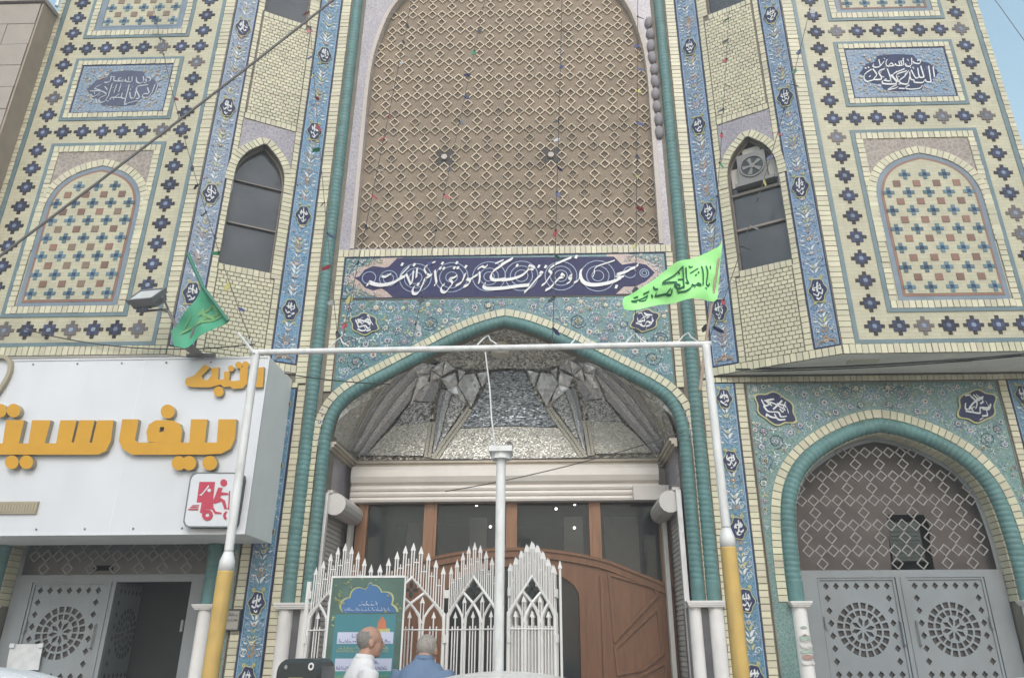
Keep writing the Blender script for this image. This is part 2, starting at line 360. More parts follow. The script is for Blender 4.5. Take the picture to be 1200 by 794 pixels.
def pen(mb, fr, pts, w, h, m=0, ang=55, smooth=5, nib=.32):
    """calligraphic stroke: a broad nib held at a fixed angle, swept along a smoothed path"""
    P = catmull(pts, smooth) if len(pts) > 2 else [Vector(p) for p in pts]
    a = R(ang); nv = Vector((math.cos(a), math.sin(a)))*w*.5
    _h[0] += 1; hh = h+(_h[0] % 60)*.00004
    vs = []; n = len(P)
    for i, p in enumerate(P):
        t = (P[min(i+1, n-1)]-P[max(i-1, 0)]); t = t.normalized() if t.length > 1e-9 else Vector((1, 0))
        pr = Vector((-t.y, t.x)); e = nv if nv.dot(pr) > 0 else -nv
        off = e+pr*w*nib*.5
        vs += [fr(p.x+off.x, p.y+off.y, hh), fr(p.x-off.x, p.y-off.y, hh)]
    mb.add(vs, [(2*i, 2*i+1, 2*i+3, 2*i+2) for i in range(n-1)], m)
def ribbon(mb, fr, pts, w, h, m=0, taper=False):
    _h[0] += 1; hh = h+(_h[0] % 60)*.00004; n = len(pts); vs = []
    for i, p in enumerate(pts):
        t = (pts[min(i+1, n-1)]-pts[max(i-1, 0)]); t = t.normalized() if t.length > 1e-9 else Vector((1, 0))
        pr = Vector((-t.y, t.x))*w*.5*(math.sin(PI*(i+.25)/(n-.5)) if taper else 1); vs += [fr(p.x+pr.x, p.y+pr.y, hh), fr(p.x-pr.x, p.y-pr.y, hh)]
    mb.add(vs, [(2*i, 2*i+1, 2*i+3, 2*i+2) for i in range(n-1)], m)
def pip(p, lp):
    c = False; j = len(lp)-1
    for i in range(len(lp)):
        if (lp[i][1] > p[1]) != (lp[j][1] > p[1]) and p[0] < (lp[j][0]-lp[i][0])*(p[1]-lp[i][1])/(lp[j][1]-lp[i][1])+lp[i][0]: c = not c
        j = i
    return c

# frames: (u across, v up, h out of the wall) -> world
def FW(u, v, h): return (u, 7.0-h, v)
def FR(Y):
    return lambda u, v, h: (u, Y-h, v)
def RW(u, v, h): return (u, 6.43-h, v)
def LW(u, v, h): return (-3.478-(u-3.519)*.957, 6.43-h, 4.396+(v-4.316)*.9795)
_L = math.hypot(1.085, .57)
def RC(u, v, h): return (2.10+u*1.085/_L-h*.57/_L, 7.0-u*.57/_L-h*1.085/_L, v)
_M = math.hypot(1.058, .57)
def LC(u, v, h):
    u *= _M/_L
    return (-2.10-u*1.058/_M+h*.57/_M, 7.0-u*.57/_M-h*1.058/_M, 4.396+(v-4.316)*.9795)
ZT = 10.3

# ---- bricks
def brick_row(mb, fr, u0, u1, v0, v1, vertical, pitch=.0575, gap=.007, h=.012, m=0):
    """soldier strip: bricks side by side along u (vertical=False) or stacked along v (vertical=True)"""
    a, b = (v0, v1) if vertical else (u0, u1)
    n = max(1, round((b-a)/pitch)); st = (b-a)/n
    for i in range(n):
        p = a+i*st+gap/2+random.uniform(-.001, .001); q = a+(i+1)*st-gap/2+random.uniform(-.001, .001); hh = h+random.uniform(-.0025, .0025)
        if vertical: mb.fbox(fr, u0+random.uniform(0, .003), u1-random.uniform(0, .003), p, q, 0, hh, m)
        else: mb.fbox(fr, p, q, v0+random.uniform(0, .003), v1-random.uniform(0, .003), 0, hh, m)
def brick_path(mb, fr, path, d0, d1, pitch=.0575, gap=.007, h=.012, m=0):
    """soldier bricks standing radially along an arch path, between offsets d0 and d1"""
    P = resample(path, pitch); A = offset2(P, d0); B = offset2(P, d1)
    for i in range(len(P)-1):
        g = gap/2/max(1e-6, (P[i+1]-P[i]).length)
        q = [A[i].lerp(A[i+1], g), A[i].lerp(A[i+1], 1-g), B[i].lerp(B[i+1], 1-g), B[i].lerp(B[i+1], g)]
        mb.fquad(fr, [(p.x, p.y) for p in q], 0, h+random.uniform(-.0025, .0025), m)
def rope(mb, fr, path, r, pitch=.05, step=.0083, hc=.0, m=0, n=9, z_smooth=None):
    """twisted half-round roll along a path, ridged like a rope"""
    P = resample(path, step); nn = len(P); vs = []
    for i, p in enumerate(P):
        t = (P[min(i+1, nn-1)]-P[max(i-1, 0)]).normalized(); pr = Vector((-t.y, t.x))
        for k in range(n):
            a = -PI*.02+PI*1.04*k/(n-1)
            rr = r if (z_smooth and p.y < z_smooth) else r*(.875+.12*math.sqrt(abs(math.sin(PI*(i*step/pitch)+a*.30))))
            q = p+pr*math.cos(a)*rr; vs.append(fr(q.x, q.y, hc+math.sin(a)*rr))
    mb.add(vs, [(i*n+k, i*n+k+1, (i+1)*n+k+1, (i+1)*n+k) for i in range(nn-1) for k in range(n-1)], m)

# ---- painted arabesque, as flat glazed shapes a hair proud of the tile
# material order for ornament meshes
SOFTWHITE = mat('soft_white_glaze', (.62, .63, .63), .35, var=.12)
ORN = [SOFTWHITE, PINKG, OLIVEG, PALEBLUE, BROWNG, GREENG, NAVY, DEEPBLUE]
def flower(mb, fr, u, v, r, h, cols, rot=0, n=6):
    _h[0] += 1; hh = h+(_h[0] % 97)*.00003
    def petals(r0, dep, m, k):
        pts = []
        for i in range(k*2):
            a = rot+2*PI*i/(k*2); rr = r0*(1 if i % 2 == 0 else .74); pts.append(fr(u+rr*math.cos(a), v+rr*math.sin(a), hh+dep))
        mb.poly(pts, m)
    petals(r, 0, cols[0], n); petals(r*.66, .0030, cols[1], n); petals(r*.3, .0060, cols[2], 4)
def leaf(mb, fr, u, v, L, a, h, m, bend=.35):
    _h[0] += 1; hh = h+(_h[0] % 97)*.00003
    c, s_ = math.cos(a), math.sin(a); pts = []
    for x, y in ((0, 0), (.3, .17+bend*.25), (.65, .12+bend*.35), (1, bend*.1), (.65, -.04+bend*.22), (.3, -.08+bend*.1)):
        pts.append(fr(u+L*(x*c-y*s_), v+L*(x*s_+y*c), hh))
    mb.poly(pts, m)
def spiral(mb, fr, u, v, r, turns, a0, h, m, w=.007, sgn=1):
    n = int(14*turns); pts = []
    for i in range(n+1):
        t = i/n; a = a0+sgn*2*PI*turns*t; rr = r*(1-.8*t); pts.append(Vector((u+rr*math.cos(a), v+rr*math.sin(a))))
    ribbon(mb, fr, pts, w, h, m)
    return pts
def arabesque(fr, poly, holes, dens, rnd, sc=1., mir=None):
    """scrolling vines (mirror-symmetrical about u=mir): spirals with leaves along them, a flower at each eye, small flowers between"""
    mb = MB(); us = [p[0] for p in poly]; vs = [p[1] for p in poly]; u0, u1, v0, v1 = min(us), max(us), min(vs), max(vs)
    ok = lambda u, v: pip((u, v), poly) and not any(pip((u, v), hl) for hl in holes)
    okr = lambda u, v, r: all(ok(u+r*math.cos(a*PI/4), v+r*math.sin(a*PI/4)) for a in range(8))
    fl_pal = [(2, 7, 4), (0, 5, 4), (0, 7, 2), (1, 7, 0), (2, 0, 4), (0, 1, 6), (2, 6, 1), (0, 6, 1)]
    placed = []
    def free(u, v, r): return all((u-a)**2+(v-b)**2 > (r+q)**2 for a, b, q in placed)
    def scroll(u, v, r, s, seed):
        rr = random.Random(seed); a0 = rr.uniform(0, 2*PI); a0 = a0 if s > 0 else PI-a0; tn = rr.uniform(1.5, 2.1); c1 = rr.choice([7, 6, 7, 6, 3])
        spiral(mb, fr, u, v, r, tn, a0, .0020, c1, .0085*sc, s)
        n = int(15*tn)
        for i in range(n):
            t = i/n; a = a0+s*2*PI*tn*t; q = r*(1-.8*t); L = rr.uniform(.022, .042)*sc*(1-.3*t); sd = 1 if i % 2 else -1; cc = rr.choice([0, 0, 3, 5, 0, 2, 7]); ba = a+s*PI/2+sd*s*.8; bn = .5*sd*s
            if ok(u+q*math.cos(a)*1.1, v+q*math.sin(a)*1.1): leaf(mb, fr, u+q*math.cos(a), v+q*math.sin(a), L, ba, .0034, cc, bn)
        flower(mb, fr, u, v, rr.uniform(.026, .036)*sc, .0070, rr.choice(fl_pal), rr.uniform(0, 1), 6)
    def both(u, v, r, fn):
        sd = rnd.random()
        if okr(u, v, r): fn(u, v, 1, sd)
        if mir is not None and abs(u-mir) > r*.6 and okr(2*mir-u, v, r): fn(2*mir-u, v, -1, sd)
    umax = u1 if mir is None else mir
    for R_, tries in ((.10*sc, 500), (.075*sc, 1200), (.055*sc, 2500)):
        for _ in range(tries):
            u, v = rnd.uniform(u0, umax), rnd.uniform(v0, v1)
            if okr(u, v, R_*1.02) and free(u, v, R_*.96): placed.append((u, v, R_)); both(u, v, R_, lambda x, y, s, sd: scroll(x, y, R_*.92, s, sd))
    A_ = (umax-u0)*(v1-v0)
    for _ in range(int(A_*1500)):
        u, v = rnd.uniform(u0, umax), rnd.uniform(v0, v1); L = rnd.uniform(.014, .034)*sc; a = rnd.uniform(0, 6.3); c = rnd.choice([7, 7, 6, 5, 5, 3, 3, 0, 2, 1]); b_ = rnd.choice([-.5, .5])
        if okr(u, v, .014*sc): leaf(mb, fr, u, v, L, a, .0004, c, b_)
        if mir is not None and okr(2*mir-u, v, .014*sc): leaf(mb, fr, 2*mir-u, v, L, PI-a, .0004, c, -b_)
    for R_, tries in ((.03*sc, 5000), (.020*sc, 9000)):
        for _ in range(tries):
            u, v = rnd.uniform(u0, umax), rnd.uniform(v0, v1)
            if okr(u, v, R_*1.05) and free(u, v, R_*.8):
                placed.append((u, v, R_)); k = rnd.random(); c = rnd.choice(fl_pal)
                if k < .45: both(u, v, R_, lambda x, y, s, sd: flower(mb, fr, x, y, R_*.95, .0072, c, sd, 6))
                else: both(u, v, R_, lambda x, y, s, sd: [leaf(mb, fr, x, y, R_*1.5, (sd*6.3+g if s > 0 else PI-sd*6.3-g), .0036, [0, 3, 5, 0, 2][int(sd*5)], .5*s) for g in (0, 2.1, 4.2)])
    return mb
def medallion(mb, fr, u, v, rw, rh, rnd, h=.0150, tilt=0, frame=2):
    """scalloped navy cartouche with white script"""
    def outline(k):
        pts = []
        for i in range(36):
            a = 2*PI*i/36; c, s_ = math.cos(a), math.sin(a)
            q = 1/((abs(c)**1.55+abs(s_)**1.55)**(1/1.55))*(1+.085*math.cos(6*a+.5))*k
            x, y = rw*q*c, rh*q*s_; pts.append((u+x*math.cos(tilt)-y*math.sin(tilt), v+x*math.sin(tilt)+y*math.cos(tilt)))
        return pts
    mb.poly([fr(a, b, h) for a, b in outline(1.10)], frame); mb.poly([fr(a, b, h+.003) for a, b in outline(1.0)], 6)
    def q(x, y): return (u+x*rw*math.cos(tilt)-y*rh*math.sin(tilt), v+x*rw*math.sin(tilt)+y*rh*math.cos(tilt))
    sets = [[(-.5, -.25), (-.2, -.45), (.1, -.2), (.35, -.4), (.55, -.1)], [(.05, .72), (.0, .2), (-.1, -.15)], [(-.35, .5), (-.5, .15), (-.2, .05)], [(.3, .55), (.42, .1), (.15, .1)], [(-.55, .1), (-.1, .25), (.5, .3)], [(-.2, -.6), (.05, -.7), (.25, -.55)]]
    if rw > .11: sets = sets+[[(.62, .2), (.3, .42), (.0, .3)], [(-.7, .05), (-.45, -.15), (-.3, .2)], [(.1, -.35), (.4, -.55), (.6, -.3)], [(-.1, .85), (.05, .8)], [(-.3, -.8), (-.15, -.75)], [(.2, .75), (.26, .2)]]
    for s_ in sets: pen(mb, fr, [q(x+rnd.uniform(-.09, .09), y+rnd.uniform(-.09, .09)) for x, y in s_], min(rw*.17, .0135), h+.0065, 0, ang=rnd.choice([40, 70, 110]))
def scribble(mb, fr, u0, u1, v, hgt, h, m, rnd, w=None):
    """a line of small illegible cursive print, right to left"""
    u = u1; w = w or hgt*.16
    while u > u0+hgt*.4:
        L = rnd.uniform(.5, 1.5)*hgt; e = max(u0, u-L); k = max(2, int((u-e)/(hgt*.22)))
        pts = [(u-(u-e)*i/k, v+(rnd.choice([0, .12, .35, .1, .75])*hgt if 0 < i < k else 0)) for i in range(k+1)]
        pen(mb, fr, pts, w, h, m, ang=60, smooth=3)
        if rnd.random() < .7:
            x = rnd.uniform(e, u); pen(mb, fr, [(x, v+hgt*.95), (x-w*.9, v+hgt*.97)], w*1.2, h, m)
        if rnd.random() < .4:
            pen(mb, fr, [(e, v), (e+hgt*.02, v+hgt*1.1)], w, h, m)
        u = e-hgt*.22
def parts(parent, name, shapes, mats, limit=300, merge='stuff', kindname=None, smooth=False):
    """shapes: list of (mesh key, MB builder, location). The first `limit` become objects that share mesh data, the rest one 'stuff' part."""
    cache = {}; rest = MB()
    for i, (key, fn, loc) in enumerate(shapes):
        if i < limit:
            if key not in cache: cache[key] = fn().mesh(name, mats, smooth)
            o = bpy.data.objects.new(name, cache[key]); o.location = loc; link(o, parent)
        else:
            mb = fn(); o = len(rest.v)
            rest.v += [(a+loc[0], b+loc[1], c+loc[2]) for a, b, c in mb.v]; rest.f += [tuple(j+o for j in f) for f in mb.f]; rest.m += mb.m
    if rest.v: rest.build(name, mats, parent, kind='stuff')
D={
'banner':[(24,[(1.435,5.308),(1.398,5.275),(1.352,5.256),(1.314,5.23),(1.277,5.217),(1.238,5.205),(1.198,5.192)]),(20,[(1.295,5.217),(1.242,5.198),(1.193,5.176),(1.236,5.162),(1.275,5.171)]),(30,[(1.247,5.155),(1.172,5.115),(1.084,5.089),(0.981,5.074),(0.896,5.082),(0.846,5.11),(0.822,5.153),(0.815,5.204),(0.826,5.262)]),(20,[(0.818,5.204),(0.8,5.15),(0.774,5.117),(0.745,5.105)]),(30,[(1.175,5.05),(1.201,5.046)]),(12,[(1.187,5.361),(1.086,5.326),(1.01,5.299),(0.967,5.263),(0.964,5.213),(0.947,5.165)]),(22,[(0.728,5.194),(0.697,5.178),(0.705,5.148),(0.723,5.161)]),(16,[(0.723,5.161),(0.707,5.119),(0.667,5.09)]),(22,[(0.726,5.406),(0.636,5.366),(0.554,5.325),(0.501,5.284),(0.486,5.251),(0.509,5.218),(0.477,5.16),(0.44,5.103),(0.403,5.075)]),(26,[(0.436,5.302),(0.46,5.295)]),(30,[(0.765,5.417),(0.791,5.407)]),(24,[(0.611,5.213),(0.641,5.176),(0.595,5.163),(0.565,5.131),(0.528,5.086),(0.491,5.045),(0.443,5.02)]),(26,[(0.385,5.233),(0.412,5.219),(0.37,5.177),(0.337,5.138),(0.301,5.089),(0.256,5.033),(0.22,4.999)]),(26,[(0.365,5.307),(0.386,5.3)]),(20,[(0.267,5.315),(0.321,5.298),(0.317,5.268),(0.264,5.282),(0.294,5.291)]),(26,[(0.27,5.272),(0.246,5.246),(0.214,5.213),(0.161,5.182),(0.087,5.159),(-0.016,5.146)]),(26,[(0.134,5.323),(0.154,5.312)]),(20,[(0.1,5.409),(-0.003,5.351),(-0.033,5.333)]),(28,[(0.274,5.083),(0.176,5.075),(0.088,5.064),(-0.0,5.052),(-0.117,5.047),(-0.191,5.055),(-0.209,5.088),(-0.189,5.111)]),(26,[(0.016,5.16),(-0.043,5.15),(-0.099,5.149),(-0.132,5.174),(-0.13,5.216),(-0.095,5.268),(-0.042,5.306),(0.014,5.352),(0.088,5.399)]),(14,[(-0.09,5.345),(-0.002,5.388)]),(20,[(-0.26,5.251),(-0.252,5.181),(-0.262,5.109)]),(18,[(-0.278,5.28),(-0.231,5.314),(-0.201,5.3),(-0.169,5.333)]),(22,[(-0.274,5.218),(-0.313,5.192),(-0.348,5.166),(-0.38,5.159)]),(26,[(-0.392,5.167),(-0.356,5.15),(-0.364,5.114),(-0.387,5.09),(-0.422,5.076)]),(26,[(-0.416,5.321),(-0.395,5.307)]),(24,[(-0.406,5.237),(-0.425,5.176),(-0.447,5.127),(-0.508,5.085)]),(20,[(-0.494,5.209),(-0.532,5.183),(-0.576,5.17),(-0.541,5.12),(-0.574,5.063),(-0.611,5.013),(-0.649,5.022),(-0.659,5.07),(-0.624,5.112)]),(24,[(-0.69,5.302),(-0.668,5.294)]),(24,[(-0.651,5.302),(-0.63,5.293)]),(24,[(-0.669,5.364),(-0.647,5.355)]),(24,[(-0.538,5.306),(-0.517,5.298)]),(24,[(-0.501,5.306),(-0.479,5.297)]),(24,[(-0.515,5.367),(-0.493,5.358)]),(22,[(-0.736,5.276),(-0.723,5.19),(-0.713,5.123),(-0.735,5.094)]),(22,[(-0.762,5.227),(-0.799,5.198),(-0.834,5.183),(-0.848,5.139),(-0.873,5.067),(-0.907,5.005),(-0.949,5.003),(-0.961,5.045),(-0.942,5.094)]),(26,[(-0.917,5.115),(-0.895,5.105)]),(16,[(-0.734,5.379),(-0.8,5.35),(-0.841,5.317),(-0.847,5.282),(-0.816,5.233),(-0.767,5.214)]),(20,[(-0.927,5.31),(-0.93,5.19)]),(18,[(-0.966,5.277),(-0.968,5.177),(-0.979,5.115)]),(18,[(-1.04,5.237),(-1.014,5.178),(-0.984,5.108)]),(20,[(-1.012,5.328),(-1.068,5.262),(-1.098,5.213),(-1.049,5.202)]),(30,[(-1.05,5.212),(-1.107,5.18),(-1.167,5.139),(-1.24,5.116),(-1.313,5.109),(-1.389,5.127),(-1.432,5.146),(-1.446,5.103)]),(18,[(-1.303,5.216),(-1.261,5.206),(-1.204,5.243)]),(26,[(-1.103,5.36),(-1.081,5.35)]),(26,[(-0.972,5.353),(-0.95,5.342)])],
'rings':[(-0.94,5.193,0.169),(-0.94,5.193,0.118),(-0.94,5.193,0.069),(-0.554,5.195,0.175),(-0.554,5.195,0.128),(-0.554,5.195,0.062),(-0.155,5.196,0.175),(-0.155,5.196,0.1),(-0.155,5.196,0.055),(0.19,5.198,0.175),(0.19,5.198,0.118),(0.19,5.198,0.069),(0.61,5.191,0.169),(0.61,5.191,0.114),(0.61,5.191,0.067),(1.0,5.184,0.18),(1.0,5.184,0.118),(1.0,5.184,0.062),(-1.439,5.202,0.072),(-1.23,5.19,0.094),(-1.23,5.19,0.055),(1.339,5.22,0.064),(1.492,5.209,0.047),(1.492,5.209,0.025)],
'cart':[(-1.154,5.436),(-1.237,5.336),(-1.284,5.323),(-1.406,5.346),(-1.493,5.303),(-1.543,5.224),(-1.601,5.205),(-1.538,5.164),(-1.475,5.087),(-1.383,5.052),(-1.296,5.076),(-1.234,5.034),(-1.17,4.971),(1.165,4.954),(1.268,5.053),(1.388,5.054),(1.508,5.114),(1.605,5.212),(1.52,5.308),(1.404,5.335),(1.263,5.312),(1.179,5.413)],
'inscR':[(14,[(4.545,7.467),(4.57,7.48),(4.582,7.459),(4.559,7.427),(4.513,7.437),(4.501,7.461)]),(14,[(4.493,7.51),(4.482,7.434),(4.45,7.393),(4.414,7.401),(4.413,7.436)]),(12,[(4.402,7.506),(4.391,7.408)]),(12,[(4.368,7.472),(4.369,7.409),(4.313,7.41),(4.301,7.432),(4.291,7.407)]),(12,[(4.349,7.472),(4.346,7.414)]),(12,[(4.227,7.409),(4.261,7.444),(4.281,7.407)]),(12,[(4.215,7.49),(4.205,7.407),(4.28,7.404)]),(14,[(4.19,7.47),(4.129,7.402),(4.078,7.389),(4.055,7.411),(4.071,7.438)]),(12,[(4.136,7.5),(4.137,7.416)]),(16,[(4.685,7.234),(4.699,7.379)]),(16,[(4.634,7.167),(4.654,7.394)]),(14,[(4.634,7.167),(4.588,7.175),(4.577,7.203),(4.549,7.169),(4.511,7.164),(4.459,7.172),(4.46,7.199)]),(16,[(4.574,7.237),(4.569,7.396)]),(14,[(4.574,7.237),(4.527,7.245),(4.531,7.369)]),(14,[(4.527,7.245),(4.482,7.233),(4.456,7.344)]),(14,[(4.46,7.199),(4.427,7.221),(4.435,7.317)]),(16,[(4.423,7.255),(4.381,7.154),(4.309,7.162),(4.306,7.203),(4.37,7.257),(4.427,7.331),(4.374,7.277)]),(14,[(4.406,7.331),(4.288,7.279),(4.291,7.183),(4.246,7.281),(4.39,7.36)]),(16,[(4.224,7.281),(4.266,7.164),(4.127,7.161),(4.119,7.202)]),(14,[(4.203,7.365),(4.21,7.206),(4.136,7.208)]),(16,[(4.176,7.366),(4.104,7.326),(4.119,7.229),(4.032,7.225),(4.075,7.285),(4.047,7.369)]),(14,[(4.038,7.225),(3.997,7.205),(3.942,7.2),(3.932,7.262),(3.968,7.316),(4.035,7.363)]),(12,[(3.985,7.26),(4.009,7.274)]),(12,[(4.536,7.129),(4.496,7.089),(4.419,7.078),(4.357,7.086),(4.358,7.113),(4.398,7.133)]),(12,[(4.262,7.143),(4.215,7.117),(4.154,7.078),(4.237,7.096),(4.268,7.116)]),(12,[(4.336,7.087),(4.274,7.095)]),(12,[(4.066,7.149),(4.084,7.128),(4.094,7.155)]),(12,[(3.964,7.386),(3.978,7.371)]),(12,[(3.999,7.399),(4.012,7.384)])],
'inscL':[(14,[(-3.996,7.414),(-4.011,7.46),(-3.978,7.479),(-3.954,7.439),(-3.976,7.42)]),(14,[(-4.049,7.494),(-4.031,7.428),(-4.066,7.396),(-4.109,7.423),(-4.124,7.483)]),(12,[(-4.177,7.498),(-4.167,7.425),(-4.23,7.427),(-4.248,7.46)]),(12,[(-4.212,7.492),(-4.205,7.433)]),(12,[(-4.262,7.428),(-4.306,7.436),(-4.329,7.469),(-4.298,7.475)]),(14,[(-4.378,7.504),(-4.371,7.444),(-4.304,7.429)]),(14,[(-4.417,7.511),(-4.413,7.445),(-4.439,7.419),(-4.476,7.421)]),(16,[(-3.857,7.371),(-3.865,7.254)]),(16,[(-3.89,7.378),(-3.902,7.255)]),(14,[(-3.907,7.255),(-3.932,7.197),(-3.995,7.199),(-3.994,7.244),(-3.941,7.243)]),(14,[(-3.967,7.374),(-4.096,7.338),(-4.03,7.194),(-4.07,7.182)]),(14,[(-3.97,7.335),(-3.933,7.256)]),(14,[(-4.091,7.286),(-4.088,7.195),(-4.13,7.196),(-4.156,7.275)]),(16,[(-4.184,7.38),(-4.181,7.121),(-4.153,7.107)]),(14,[(-4.19,7.185),(-4.234,7.199),(-4.238,7.264)]),(14,[(-4.234,7.199),(-4.35,7.202),(-4.353,7.17)]),(16,[(-4.267,7.252),(-4.318,7.201)]),(16,[(-4.382,7.398),(-4.387,7.229)]),(14,[(-4.328,7.39),(-4.332,7.266)]),(14,[(-4.279,7.382),(-4.283,7.278)]),(14,[(-4.387,7.229),(-4.412,7.152),(-4.461,7.141),(-4.483,7.193),(-4.411,7.243)]),(14,[(-4.414,7.256),(-4.486,7.297),(-4.612,7.3)]),(14,[(-4.49,7.271),(-4.552,7.221),(-4.588,7.241)]),(12,[(-4.506,7.389),(-4.568,7.338),(-4.499,7.31)]),(12,[(-4.038,7.155),(-4.174,7.108)]),(12,[(-4.525,7.194),(-4.49,7.129)]),(12,[(-4.458,7.361),(-4.415,7.308)])],
'sign_poly':[[(-2.488,3.444),(-2.325,3.442),(-2.313,3.261),(-2.338,3.176),(-2.415,3.131),(-2.582,3.125),(-3.21,3.131),(-3.296,3.178),(-3.351,3.256),(-3.362,3.454),(-3.213,3.452),(-3.206,3.263),(-3.178,3.239),(-2.715,3.234),(-2.737,3.447),(-2.589,3.445),(-2.577,3.233),(-2.469,3.232)],[(-3.588,3.448),(-3.439,3.447),(-3.421,3.257),(-3.447,3.164),(-3.509,3.134),(-4.491,3.144),(-4.52,3.245),(-4.395,3.244),(-4.422,3.458),(-4.256,3.456),(-4.247,3.242),(-4.161,3.241),(-4.185,3.455),(-4.012,3.453),(-4.013,3.24),(-3.912,3.239),(-3.925,3.452),(-3.776,3.451),(-3.774,3.245),(-3.751,3.245),(-3.752,3.45),(-3.611,3.449),(-3.611,3.244),(-3.588,3.243)]],
'sign_loop':[[(-3.087,3.246),(-3.119,3.332),(-3.11,3.403),(-3.055,3.442),(-2.915,3.441),(-2.831,3.408),(-2.795,3.337),(-2.791,3.227),(-2.937,3.229)],[(-3.003,3.331),(-3.004,3.378),(-2.965,3.378),(-2.958,3.338)]],
'sign_dots':[[(-2.897,3.521),(-2.897,3.495),(-2.907,3.474),(-2.925,3.46),(-2.949,3.456),(-2.974,3.461),(-2.998,3.475),(-3.016,3.497),(-3.025,3.522),(-3.025,3.547),(-3.015,3.569),(-2.997,3.583),(-2.973,3.588),(-2.948,3.582),(-2.924,3.568),(-2.906,3.546)],[(-2.71,3.05),(-2.711,3.025),(-2.721,3.005),(-2.739,2.991),(-2.763,2.987),(-2.788,2.992),(-2.811,3.006),(-2.829,3.026),(-2.838,3.051),(-2.838,3.075),(-2.828,3.096),(-2.809,3.11),(-2.786,3.115),(-2.76,3.109),(-2.737,3.095),(-2.719,3.074)],[(-2.619,3.049),(-2.62,3.024),(-2.63,3.004),(-2.648,2.99),(-2.672,2.986),(-2.697,2.991),(-2.72,3.005),(-2.738,3.026),(-2.747,3.05),(-2.746,3.075),(-2.736,3.095),(-2.718,3.109),(-2.694,3.114),(-2.669,3.109),(-2.645,3.094),(-2.628,3.073)],[(-2.435,3.047),(-2.436,3.022),(-2.447,3.001),(-2.466,2.987),(-2.49,2.983),(-2.515,2.988),(-2.539,3.002),(-2.557,3.023),(-2.566,3.048),(-2.565,3.073),(-2.554,3.095),(-2.535,3.109),(-2.511,3.113),(-2.485,3.108),(-2.462,3.094),(-2.444,3.072)],[(-4.438,3.547),(-4.437,3.522),(-4.445,3.501),(-4.461,3.487),(-4.484,3.483),(-4.51,3.488),(-4.534,3.502),(-4.554,3.523),(-4.566,3.548),(-4.568,3.573),(-4.56,3.594),(-4.543,3.608),(-4.52,3.613),(-4.494,3.607),(-4.47,3.593),(-4.45,3.572)],[(-4.311,3.545),(-4.31,3.52),(-4.318,3.5),(-4.335,3.486),(-4.358,3.481),(-4.383,3.486),(-4.407,3.501),(-4.427,3.522),(-4.438,3.547),(-4.44,3.571),(-4.432,3.592),(-4.416,3.606),(-4.392,3.611),(-4.367,3.606),(-4.342,3.591),(-4.323,3.57)],[(-4.201,3.072),(-4.2,3.048),(-4.208,3.029),(-4.224,3.016),(-4.247,3.011),(-4.272,3.016),(-4.295,3.029),(-4.314,3.049),(-4.325,3.073),(-4.327,3.096),(-4.319,3.116),(-4.302,3.129),(-4.28,3.134),(-4.255,3.129),(-4.231,3.115),(-4.212,3.095)],[(-4.07,3.07),(-4.069,3.047),(-4.077,3.027),(-4.094,3.014),(-4.116,3.01),(-4.141,3.015),(-4.164,3.028),(-4.183,3.048),(-4.194,3.072),(-4.195,3.095),(-4.187,3.115),(-4.171,3.128),(-4.148,3.133),(-4.123,3.128),(-4.1,3.114),(-4.081,3.094)]],
'sign_small':[[(-2.233,3.931),(-2.151,3.944),(-2.135,3.746),(-2.219,3.747)],[(-2.371,3.942),(-2.302,3.946),(-2.284,3.789),(-2.317,3.74),(-2.411,3.733),(-2.439,3.758),(-2.493,3.75),(-2.529,3.776),(-2.621,3.752),(-2.765,3.754),(-2.83,3.763),(-2.86,3.797),(-2.86,3.839),(-2.785,3.871),(-2.714,3.972),(-2.653,3.946),(-2.719,3.862),(-2.698,3.828),(-2.656,3.819),(-2.624,3.869),(-2.643,3.937),(-2.572,3.945),(-2.561,3.826),(-2.505,3.826),(-2.517,3.901),(-2.461,3.904),(-2.456,3.817),(-2.415,3.808),(-2.357,3.815)]],
'sign_small_dots':[[(-2.358,3.964),(-2.359,3.951),(-2.364,3.94),(-2.373,3.933),(-2.385,3.93),(-2.398,3.933),(-2.409,3.941),(-2.418,3.952),(-2.422,3.965),(-2.422,3.978),(-2.416,3.988),(-2.407,3.996),(-2.395,3.998),(-2.383,3.995),(-2.371,3.988),(-2.363,3.977)],[(-2.294,3.966),(-2.295,3.953),(-2.3,3.943),(-2.309,3.935),(-2.321,3.933),(-2.334,3.936),(-2.345,3.943),(-2.354,3.954),(-2.358,3.967),(-2.358,3.98),(-2.352,3.991),(-2.343,3.998),(-2.331,4.001),(-2.318,3.998),(-2.307,3.99),(-2.298,3.979)],[(-2.487,3.709),(-2.488,3.69),(-2.496,3.674),(-2.509,3.664),(-2.527,3.66),(-2.545,3.664),(-2.563,3.675),(-2.575,3.691),(-2.582,3.71),(-2.582,3.729),(-2.574,3.745),(-2.56,3.755),(-2.543,3.759),(-2.524,3.755),(-2.507,3.744),(-2.494,3.728)],[(-2.426,3.931),(-2.426,3.919),(-2.431,3.909),(-2.439,3.903),(-2.45,3.901),(-2.461,3.903),(-2.471,3.91),(-2.479,3.92),(-2.483,3.931),(-2.483,3.943),(-2.478,3.953),(-2.47,3.959),(-2.459,3.961),(-2.448,3.959),(-2.437,3.952),(-2.43,3.942)]],
'logo_curve':[(-4.728,4.042),(-4.636,4.062),(-4.576,4.022),(-4.553,3.937),(-4.568,3.845),(-4.599,3.753),(-4.629,3.688)],
'deliv_panel':[(-2.595,2.964),(-2.223,2.958),(-2.188,2.94),(-2.178,2.9),(-2.183,2.534),(-2.195,2.503),(-2.225,2.494),(-2.586,2.498),(-2.616,2.51),(-2.636,2.545),(-2.643,2.912),(-2.629,2.948)],
